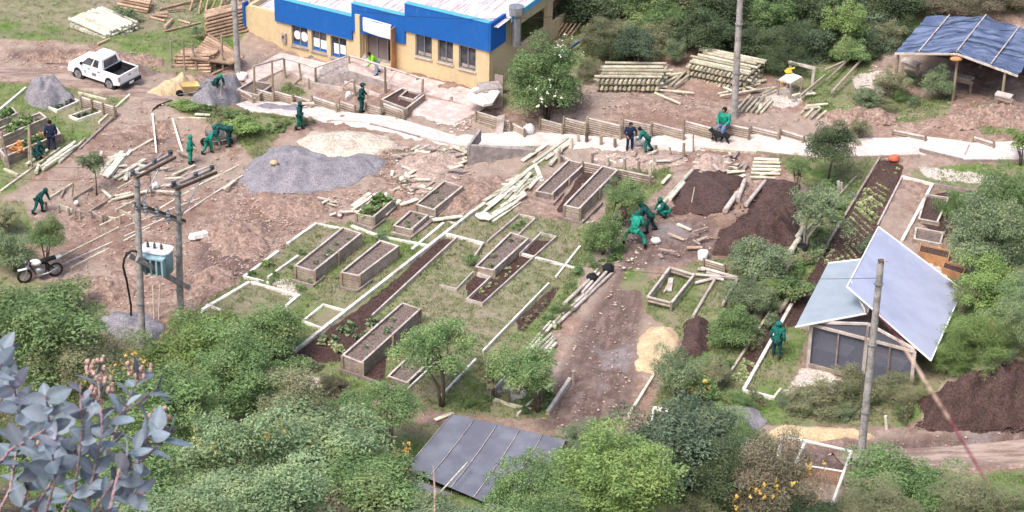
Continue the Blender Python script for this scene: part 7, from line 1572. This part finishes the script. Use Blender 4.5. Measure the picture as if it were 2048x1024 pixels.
stones('gravel', [([(470, 390), (600, 400), (780, 350), (800, 310), (700, 330), (560, 300), (480, 330)], 1500), ([(380, 215), (500, 220), (500, 180), (440, 170)], 500), ([(40, 205), (100, 228), (160, 205), (110, 190)], 250), ([(190, 670), (330, 690), (330, 640), (210, 625)], 250)], 'gravel_grey', 'grey gravel stones spilling round the gravel heaps', .015, .05)
stones('clods', [([(1330, 420), (1470, 430), (1440, 510), (1620, 510), (1600, 430), (1480, 360), (1380, 340)], 900), ([(1820, 860), (2060, 870), (2060, 750), (1900, 770)], 900), ([(1340, 720), (1440, 700), (1400, 630)], 150)], 'dark_earth', 'dark clods scattered on and round the soil heaps', .03, .13)
# ---------------- blue leaved branch close to the camera ----------------
t = NT('eucalyptus_leaf'); at_ = t.n('Attribute'); at_.attribute_name = 'tint'; c = t.mix(at_.outputs['Fac'], (.085, .125, .155, 1), (.27, .33, .385, 1)); c = t.mix(t.ramp(t.noise(2.2, 3), .55, .68, 0, .55), c, (.26, .17, .24, 1)); c = t.mix(t.ramp(t.noise(45, 4), .62, .7, 0, .6), c, (.30, .27, .22, 1)); t.col(c); t.bump(t.noise(60, 3), .3, .003); t.b.inputs['Roughness'].default_value = .5
M['eucalyptus_leaf'] = t.m; gran('bud_pink', (.66, .42, .37, 1), (.78, .58, .50, 1), 60); gran('stem_pink', (.36, .24, .26, 1), (.45, .33, .34, 1), 30)
root_p = Vector((-2.9, 7.3, hz(-2.9, 7.3))); eu = thing('eucalyptus_sapling', 'blue grey round leaved sapling with pink buds in the near left corner', 'sapling', root_p)
stems = [([(-60, 1130), (20, 980), (40, 860), (30, 780), (-5, 700)], 7.6), ([(60, 1140), (110, 960), (100, 860), (92, 790)], 7.2), ([(60, 1140), (150, 980), (165, 860), (160, 770)], 7.8), ([(150, 1140), (180, 980), (205, 860), (195, 740)], 8.0),
         ([(190, 1140), (240, 930), (290, 880), (330, 850)], 7.5), ([(140, 1120), (200, 940), (240, 840), (280, 745)], 8.2), ([(180, 1100), (215, 990), (250, 990), (290, 985)], 7.4), ([(-60, 1000), (20, 900), (90, 860)], 7.0), ([(20, 1100), (60, 960), (100, 900), (110, 860)], 7.9), ([(120, 1120), (230, 960), (290, 915), (345, 860)], 7.7), ([(20, 1100), (130, 920), (225, 840), (320, 775)], 8.1), ([(-40, 800), (0, 730), (30, 690)], 7.5), ([(-80, 900), (0, 800), (20, 760)], 8.1)]
lv_v = []; lv_f = []; lv_t = []; mb = MB(); r_ = random.Random(11)
def big_leaf(p, d, n_, L, Wd, tt):
    d = d.normalized(); n_ = (n_ - d * n_.dot(d)).normalized(); s_ = d.cross(n_); o = len(lv_v); m_ = 7; cur = r_.uniform(-.25, .25)
    for i in range(m_ + 1):
        f_ = i / m_; ww = Wd * math.sin(math.pi * min(1, f_ * .92 + .06)) ** .75 * (1 - .25 * f_); c_ = p + d * L * f_ + n_ * (L * cur * f_ * f_)
        for k in (-1, -.5, 0, .5, 1): lv_v.append(tuple(c_ + s_ * ww * .5 * k + n_ * abs(k) * ww * .12)); lv_t.append(min(1, max(0, tt + (.35 if k == 0 else (.12 * (i % 2) - .06)))))
    for i in range(m_):
        for k in range(4): lv_f.append((o + i * 5 + k, o + i * 5 + k + 1, o + (i + 1) * 5 + k + 1, o + (i + 1) * 5 + k))
buds = MB()
for si, (pl_, dep) in enumerate(stems):
    P_ = [RD(x, y, dep + .25 * math.sin(i + si)) for i, (x, y) in enumerate(pl_)]; P_ = [root_p + Vector((0, 0, .1))] + P_ if si < 8 else P_
    mb.tube(P_, [.008] + [.0055 - .0006 * i for i in range(len(P_) - 1)] if si < 8 else [.005] * len(P_), 6)
    Q_ = P_[1:] if si < 8 else P_; tot = sum((Q_[i + 1] - Q_[i]).length for i in range(len(Q_) - 1)); nl = int(tot / .055)
    for k in range(nl):
        f_ = (k + .5) / nl * (len(Q_) - 1); i = min(int(f_), len(Q_) - 2); p = Q_[i].lerp(Q_[i + 1], f_ - i); ax = (Q_[i + 1] - Q_[i]).normalized()
        th = k * 1.571 + si; side_ = (ax.orthogonal().normalized()); side_ = Matrix.Rotation(th, 3, ax) @ side_
        for s_ in (-1, 1):
            if r_.random() < .2: continue
            d_ = (side_ * s_ + ax * r_.uniform(.2, .9)); nrm = (ax * 1 - side_ * s_ * .3 + Vector((r_.uniform(-.7, .7), -.9, r_.uniform(0, .8)))); L = r_.uniform(.055, .10)
            big_leaf(p, d_, nrm, L, L * r_.uniform(.55, .78), r_.uniform(.1, .95))
    if si in (3, 5):
        tip = Q_[-1]
        buds = MB()
        for k in range(20): q = tip + Vector((r_.uniform(-.045, .045), r_.uniform(-.03, .03), r_.uniform(-.03, .05))); buds.ell(q, .008, .008, .012, 6, 4)
        buds.build('bud_cluster', M['bud_pink'], eu)
for (x, y) in [(205, 772), (320, 838), (95, 875), (183, 796)]:
    tip = RD(x, y, 7.6)
    buds = MB()
    for k in range(9): q = tip + Vector((r_.uniform(-.03, .03), r_.uniform(-.03, .03), r_.uniform(-.03, .04))); buds.ell(q, .008, .008, .012, 6, 4)
    buds.build('bud_cluster', M['bud_pink'], eu)
me = D.meshes.new('foliage'); me.from_pydata([(x - root_p.x, y - root_p.y, z - root_p.z) for x, y, z in lv_v], [], lv_f); me.polygons.foreach_set('use_smooth', [True] * len(lv_f)); ta = me.attributes.new('tint', 'FLOAT', 'POINT'); ta.data.foreach_set('value', lv_t); me.materials.append(M['eucalyptus_leaf']); o = D.objects.new('foliage', me); COL.objects.link(o); o.parent = eu
mb.build('stems', M['stem_pink'], eu)
# thin out-of-focus twig near the lens on the right
gran('twig_red', (.16, .05, .07, 1), (.22, .08, .10, 1), 20); gran('twig_pale', (.42, .30, .24, 1), (.5, .38, .30, 1), 20)
P_ = [RD(2060, 1120, 2.6), RD(1962, 945, 2.5), RD(1900, 840, 2.5), RD(1858, 775, 2.5), RD(1800, 680, 2.5), RD(1755, 625, 2.5)]
g_ = Vector((1.2, 1.9, hz(1.2, 1.9))); tw = thing('dry_twig', 'blurred reddish dry twig close to the lens at the right', 'twig', g_)
mb = MB(); mb.tube([g_, P_[0], P_[0].lerp(P_[1], .9)] + P_[1:3], [.0006, .0005, .0005, .0014, .0018], 8); mb.build('lower_stem', M['twig_red'], tw)
mb = MB(); mb.tube(P_[2:5], [.0018, .002, .0015], 8); mb.build('pale_stem', M['twig_pale'], tw); mb = MB(); mb.tube(P_[4:], [.0015, .0005], 8); mb.build('tip', M['twig_red'], tw)
P_ = [RD(868, 1060, 9.), RD(870, 985, 9.), RD(866, 930, 9.)]; mb = MB(); mb.tube([Vector((P_[0].x, P_[0].y, hz(P_[0].x, P_[0].y)))] + P_, [.0015, .002, .005, .001], 6); one(mb, 'grass_stalk', M['twig_pale'], 'blurred pale grass stalk in front of the shade net', 'grass stalk')

# ---------------- people ----------------
POSES = {   # joints in metres, x forward, y left, z up
 'stand': dict(hip=.92, chest=(.02, 1.38), neck=(.04, 1.50), head=(.08, 1.63), la=[(.04, .30, 1.18), (.22, .26, .98)], ra=[(.04, -.30, 1.18), (.25, -.20, 1.02)], ll=[(.04, .11, .50), (.0, .12, .08)], rl=[(.03, -.11, .50), (-.03, -.13, .08)]),
 'relax': dict(hip=.92, chest=(.0, 1.38), neck=(.02, 1.50), head=(.05, 1.63), la=[(-.02, .27, 1.12), (.06, .27, .86)], ra=[(-.02, -.27, 1.12), (.06, -.27, .86)], ll=[(.04, .12, .50), (.05, .15, .08)], rl=[(.0, -.12, .50), (-.12, -.15, .08)]),
 'carry': dict(hip=.92, chest=(.0, 1.38), neck=(.02, 1.50), head=(.05, 1.62), la=[(.15, .33, 1.42), (.12, .28, 1.66)], ra=[(.12, -.27, 1.15), (.3, -.22, 1.0)], ll=[(.06, .11, .50), (.08, .13, .08)], rl=[(-.02, -.11, .50), (-.14, -.13, .08)]),
 'dig': dict(hip=.88, chest=(.28, 1.24), neck=(.38, 1.33), head=(.48, 1.42), la=[(.42, .24, 1.0), (.58, .12, .78)], ra=[(.30, -.24, .98), (.40, -.14, .68)], ll=[(.12, .14, .48), (.10, .18, .08)], rl=[(-.04, -.14, .48), (-.22, -.18, .08)]),
 'bend': dict(hip=.90, chest=(.42, 1.02), neck=(.54, 1.02), head=(.66, .96), la=[(.50, .22, .76), (.55, .14, .48)], ra=[(.50, -.22, .76), (.52, -.12, .48)], ll=[(.06, .14, .48), (.0, .17, .08)], rl=[(.02, -.14, .48), (-.06, -.17, .08)]),
 'lunge': dict(hip=.80, chest=(.22, 1.18), neck=(.34, 1.27), head=(.44, 1.32), la=[(.32, .28, .96), (.46, .10, .80)], ra=[(.28, -.28, .94), (.44, -.06, .76)], ll=[(.14, .34, .48), (.05, .42, .08)], rl=[(.06, -.36, .46), (-.05, -.44, .08)]),
 'squat': dict(hip=.36, chest=(.26, .78), neck=(.34, .89), head=(.42, 1.0), la=[(.42, .24, .60), (.58, .10, .38)], ra=[(.42, -.24, .60), (.60, -.10, .36)], ll=[(.44, .18, .42), (.16, .16, .08)], rl=[(.42, -.20, .40), (.14, -.18, .08)]),
 'sit': dict(hip=.52, chest=(-.02, .98), neck=(.02, 1.10), head=(.07, 1.23), la=[(.06, .26, .76), (.26, .16, .62)], ra=[(.04, -.26, .76), (.26, -.14, .60)], ll=[(.42, .14, .52), (.46, .15, .08)], rl=[(.42, -.16, .50), (.52, -.20, .08)])}
def skin_obj(name, verts, edges, radii, mat, parent, root_i=0, sub=1):
    me = D.meshes.new(name); me.from_pydata([tuple(v) for v in verts], edges, []); o = D.objects.new(name, me); COL.objects.link(o); o.parent = parent; me.materials.append(mat)
    md_ = o.modifiers.new('skin', 'SKIN'); md_.use_smooth_shade = True
    for i, r in enumerate(radii): me.skin_vertices[0].data[i].radius = (r, r) if not isinstance(r, tuple) else r; me.skin_vertices[0].data[i].use_root = (i == root_i)
    s_ = o.modifiers.new('subdivision', 'SUBSURF'); s_.levels = sub; s_.render_levels = sub; return o
def person(px, py, hpx, pose, face, jacket, trousers, label, hood=None, boots='black_boot', rain=False, skin='skin', tool=None, h0=0., cap=None):
    g = R(px, py, h0); s_ = hpx / scale_at(g) / .885; K = POSES[pose]; tall = {'stand': 1.75, 'relax': 1.75, 'carry': 1.78, 'dig': 1.56, 'bend': 1.26, 'lunge': 1.46, 'squat': 1.12, 'sit': 1.36}[pose]
    s_ = max(.85, min(1.12, s_ / tall)); root = thing('person', label, 'person', g, None, rad(face)); root.scale = (s_ * 1.12, s_ * 1.12, s_)
    V_ = lambda t_: Vector(t_)
    pel = Vector((0 if pose != 'sit' else -.02, 0, K['hip'])); ch = Vector((K['chest'][0], 0, K['chest'][1])); nk = Vector((K['neck'][0], 0, K['neck'][1])); hd = Vector((K['head'][0], 0, K['head'][1])); wa = pel.lerp(ch, .45)
    up = (hd - nk).normalized(); top = hd + up * .10; la, ra, ll, rl = [[V_(q) for q in K[k]] for k in ('la', 'ra', 'll', 'rl')]
    shL = nk.lerp(ch, .45) + Vector((0, .18, 0)); shR = nk.lerp(ch, .45) + Vector((0, -.18, 0)); hpL = pel + Vector((0, .10, -.03)); hpR = pel + Vector((0, -.10, -.03))
    # body: one continuous skinned surface
    v = [pel, wa, ch, nk, hd, top, shL, la[0], la[1], shR, ra[0], ra[1], hpL, ll[0], ll[1], hpR, rl[0], rl[1]]
    e_ = [(0, 1), (1, 2), (2, 3), (3, 4), (4, 5), (2, 6), (6, 7), (7, 8), (2, 9), (9, 10), (10, 11), (0, 12), (12, 13), (13, 14), (0, 15), (15, 16), (16, 17)]
    r = [.10, .085, .09, .05, .095, .06, .045, .036, .028, .045, .036, .028, .065, .045, .035, .065, .045, .035]
    for i_, arm in ((8, la), (11, ra)):                 # palm, thumb and four fingers
        d_ = (arm[1] - arm[0]).normalized(); sd_ = d_.cross(Vector((1, 0, .2))).normalized(); pm = arm[1] + d_ * .06; v.append(pm); r.append(.034); e_.append((i_, len(v) - 1)); pi_ = len(v) - 1
        for q, (o_, L) in enumerate([(-.03, .075), (-.01, .085), (.01, .08), (.03, .06)]):
            a_ = pm + d_ * .035 + sd_ * o_; b_ = a_ + d_ * L * .6 + Vector((.02, 0, -.02)); v += [a_, b_]; r += [.010, .008]; e_ += [(pi_, len(v) - 2), (len(v) - 2, len(v) - 1)]
        b_ = pm + d_ * .02 + Vector((.05, 0, 0)); v.append(b_); r.append(.010); e_.append((pi_, len(v) - 1))
    for i_, leg in ((14, ll), (17, rl)): v.append(leg[1] + Vector((.14, 0, -.04))); r.append(.035); e_.append((i_, len(v) - 1))
    v.append(hd + (hd - nk).cross(Vector((0, -1, 0))).normalized() * .0 + Vector((.10, 0, -.01))); r.append(.016); e_.append((4, len(v) - 1))
    body = skin_obj('body', v, e_, r, M[skin], root)
    # clothes
    jv = [wa.lerp(pel, .8), wa, ch, nk - up * .02, shL, la[0], la[1] - (la[1] - la[0]).normalized() * .0, shR, ra[0], ra[1] - (ra[1] - ra[0]).normalized() * .03]; je = [(0, 1), (1, 2), (2, 3), (2, 4), (4, 5), (5, 6), (2, 7), (7, 8), (8, 9)]
    jr = [.165, .15, .17, .075, .095, .07, .055, .095, .07, .055]
    if rain: jv.append(pel + Vector((0, 0, -.28))); jr.append(.20); je.append((0, len(jv) - 1)); jr[0] = .18
    skin_obj('jacket', jv, je, jr, M[jacket], root, 1)
    skin_obj('trousers', [pel + Vector((0, 0, .02)), hpL, ll[0], ll[1] + Vector((0, 0, .04)), hpR, rl[0], rl[1] + Vector((0, 0, .04))], [(0, 1), (1, 2), (2, 3), (0, 4), (4, 5), (5, 6)], [.15, .115, .085, .07, .115, .085, .07], M[trousers], root)
    for leg in (ll, rl): mb = MB(); mb.ell(leg[1] + Vector((.05, 0, -.03)), .15, .055, .055, 10, 6); mb.cyl(leg[1] + Vector((-.01, 0, .14)), leg[1] + Vector((-.01, 0, -.03)), .06, .055, 8); mb.build('boot', M[boots], root, origin=(0, 0, 0))
    if hood: mb = MB(); mb.ell(hd + Vector((-.025, 0, .02)), .125, .125, .15, 12, 8); mb.cyl(nk - up * .03, hd, .10, .10, 10); mb.build('hood', M[hood], root, origin=(0, 0, 0))
    else: mb = MB(); mb.ell(hd + Vector((-.03, 0, .035)), .105, .105, .12, 12, 8); mb.build('hair', M['hair'], root, origin=(0, 0, 0))
    if cap: mb = MB(); mb.ell(hd + up * .08, .12, .12, .08, 12, 6); mb.ell(hd + up * .06 + Vector((.08, 0, 0)), .10, .08, .015, 10, 4); mb.build('cap', M[cap], root, origin=(0, 0, 0))
    for k in (-1, 1): mb = MB(); mb.ell(hd + Vector((.088, .035 * k, .02)), .012, .012, .012, 6, 4); mb.build('eye', M['plastic_black'], root, origin=(0, 0, 0))
    return root, g, s_
gran('cloth_green', (.008, .14, .095, 1), (.03, .34, .24, 1), 7, 2.5); gran('cloth_teal', (.005, .07, .06, 1), (.025, .19, .16, 1), 7, 2.5); gran('cloth_dark_teal', (.005, .035, .035, 1), (.02, .11, .105, 1), 7, 2.5)
gran('cloth_lime', (.22, .55, .05, 1), (.3, .65, .08, 1), 5); gran('cloth_jeans', (.08, .15, .30, 1), (.13, .22, .38, 1), 5); gran('cloth_pale_jeans', (.32, .42, .55, 1), (.4, .5, .62, 1), 5)
gran('cloth_navy', (.015, .022, .055, 1), (.025, .035, .08, 1), 5); gran('cloth_brown', (.07, .045, .04, 1), (.12, .08, .07, 1), 5); gran('hair', (.012, .01, .01, 1), (.02, .016, .014, 1), 20); gran('black_boot', (.012, .012, .014, 1), (.02, .02, .022, 1)); gran('boot_brown', (.1, .06, .05, 1), (.13, .08, .06, 1))
gran('cloth_maroon', (.10, .02, .04, 1), (.14, .03, .05, 1), 5)
def front(root, g, s_, face, x, y, z):
    return g + Matrix.Rotation(rad(face), 3, 'Z') @ Vector((x, y, z)) * s_
P1 = person(431, 192, 40, 'dig', -40, 'cloth_dark_teal', 'cloth_dark_teal', 'worker in dark green shovelling on the grey gravel heap', hood='cloth_green', h0=.25)
a_ = front(*P1, -40, .5, .1, .95); b_ = front(*P1, -40, .55, -.1, .1)
mb = MB(); mb.cyl(b_, a_ + Vector((0, 0, .25)), .022, .022, 8); sp_ = thing('shovel', 'shovel held by the worker on the grey gravel heap', 'shovel', b_); mb.build('handle', M['cream'], sp_); mb = MB(); mb.beam(b_, b_ + Vector((.1, -.22, -.02)), .2, .03); mb.build('blade', M['metal'], sp_)
person(460, 292, 46, 'bend', 180, 'cloth_dark_teal', 'cloth_dark_teal', 'worker in dark green bending over the grey wheelbarrow', hood='cloth_teal')
person(416, 308, 38, 'dig', -20, 'cloth_green', 'cloth_green', 'worker in bright green standing in the pit by the wheelbarrow', hood='cloth_teal')
person(381, 327, 42, 'stand', 0, 'cloth_green', 'cloth_green', 'hooded worker in a bright green cape left in the pit', hood='cloth_green', rain=True)
person(104, 301, 58, 'relax', 110, 'cloth_navy', 'cloth_navy', 'man in navy jacket and dark jeans walking by the left beds')
person(78, 426, 50, 'dig', -15, 'cloth_dark_teal', 'cloth_teal', 'worker in dark green bent over the terrace pegs', hood='cloth_dark_teal')
person(70, 316, 26, 'squat', -30, 'cloth_dark_teal', 'cloth_dark_teal', 'squatting figure in dark green behind the tall pale stake', hood='cloth_dark_teal')
P2 = person(600, 259, 50, 'carry', -20, 'cloth_dark_teal', 'cloth_teal', 'worker in dark green carrying a plank on the shoulder', hood='cloth_dark_teal')
a_ = RY(582, 207, P2[1].y - .1); b_ = RY(628, 207, P2[1].y + .2); plank(a_, b_, .2, .06, 'cream', 'pale plank carried on the shoulder of the worker in dark green', 'plank on a shoulder')
P3 = person(723, 226, 57, 'stand', -10, 'cloth_dark_teal', 'cloth_dark_teal', 'worker in dark green with a cap standing on the path by the planter', cap='cloth_dark_teal')
b_ = front(*P3, -10, .34, 0, 1.0); lump('held_cloth', 0, 0, .1, .1, 'cloth_brown', 'x', 'x') if False else None
person(754, 149, 42, 'dig', -150, 'cloth_lime', 'cloth_pale_jeans', 'person in lime green top and pale jeans bending on the porch', h0=.35)
person(1259, 301, 42, 'stand', -80, 'cloth_navy', 'cloth_navy', 'long haired girl in a dark jacket standing on the path')
person(1295, 305, 40, 'dig', 175, 'cloth_teal', 'cloth_teal', 'man in green bending beside the white sack on the path')
person(1447, 270, 54, 'sit', -120, 'cloth_green', 'cloth_jeans', 'seated man in green top and blue jeans on the rail fence', h0=.2)
P4 = person(1268, 492, 60, 'lunge', 75, 'cloth_green', 'cloth_green', 'worker in bright green seen from behind with legs apart', hood='cloth_teal')
person(1300, 464, 57, 'dig', 165, 'cloth_dark_teal', 'cloth_dark_teal', 'stooping worker in dark green beside the crouching one', hood='cloth_teal')
person(1334, 432, 38, 'squat', 200, 'cloth_teal', 'cloth_green', 'crouching worker in teal green at the edge of the dark soil bed', hood='cloth_teal')
person(1233, 462, 42, 'dig', 20, 'cloth_brown', 'cloth_brown', 'person in brown clothes behind the round green bush')
P5 = person(1552, 716, 73, 'relax', 60, 'cloth_teal', 'cloth_dark_teal', 'hooded figure in a long teal raincoat left of the greenhouse', hood='cloth_teal', rain=True, boots='boot_brown')
# dog
def dog(px, py, face, label):
    g = R(px, py); r = thing('dog', label, 'dog', g, None, rad(face)); r.scale = (1.05,) * 3
    v = [(-.30, 0, .46), (-.05, 0, .46), (.22, 0, .46), (.36, 0, .60), (.46, 0, .70), (.60, 0, .66), (-.42, 0, .50), (-.60, 0, .58), (.22, .09, .36), (.20, .09, .18), (.22, .09, .03), (.22, -.09, .36), (.28, -.09, .19), (.26, -.09, .03),
         (-.32, .10, .40), (-.26, .10, .28), (-.40, .10, .17), (-.36, .10, .03), (-.32, -.10, .40), (-.22, -.10, .28), (-.34, -.10, .17), (-.28, -.10, .03), (.44, .06, .80), (.44, -.06, .80)]
    e_ = [(0, 1), (1, 2), (2, 3), (3, 4), (4, 5), (0, 6), (6, 7), (2, 8), (8, 9), (9, 10), (2, 11), (11, 12), (12, 13), (0, 14), (14, 15), (15, 16), (16, 17), (0, 18), (18, 19), (19, 20), (20, 21), (4, 22), (4, 23)]
    rr_ = [.12, .13, .15, .09, .085, .045, .04, .015, .07, .035, .03, .07, .035, .03, .09, .055, .03, .03, .09, .055, .03, .03, .02, .02]
    skin_obj('body', v, e_, rr_, M['plastic_black'], r, 1)
dog(1441, 288, 170, 'black dog standing on the pale path beside the seated man')
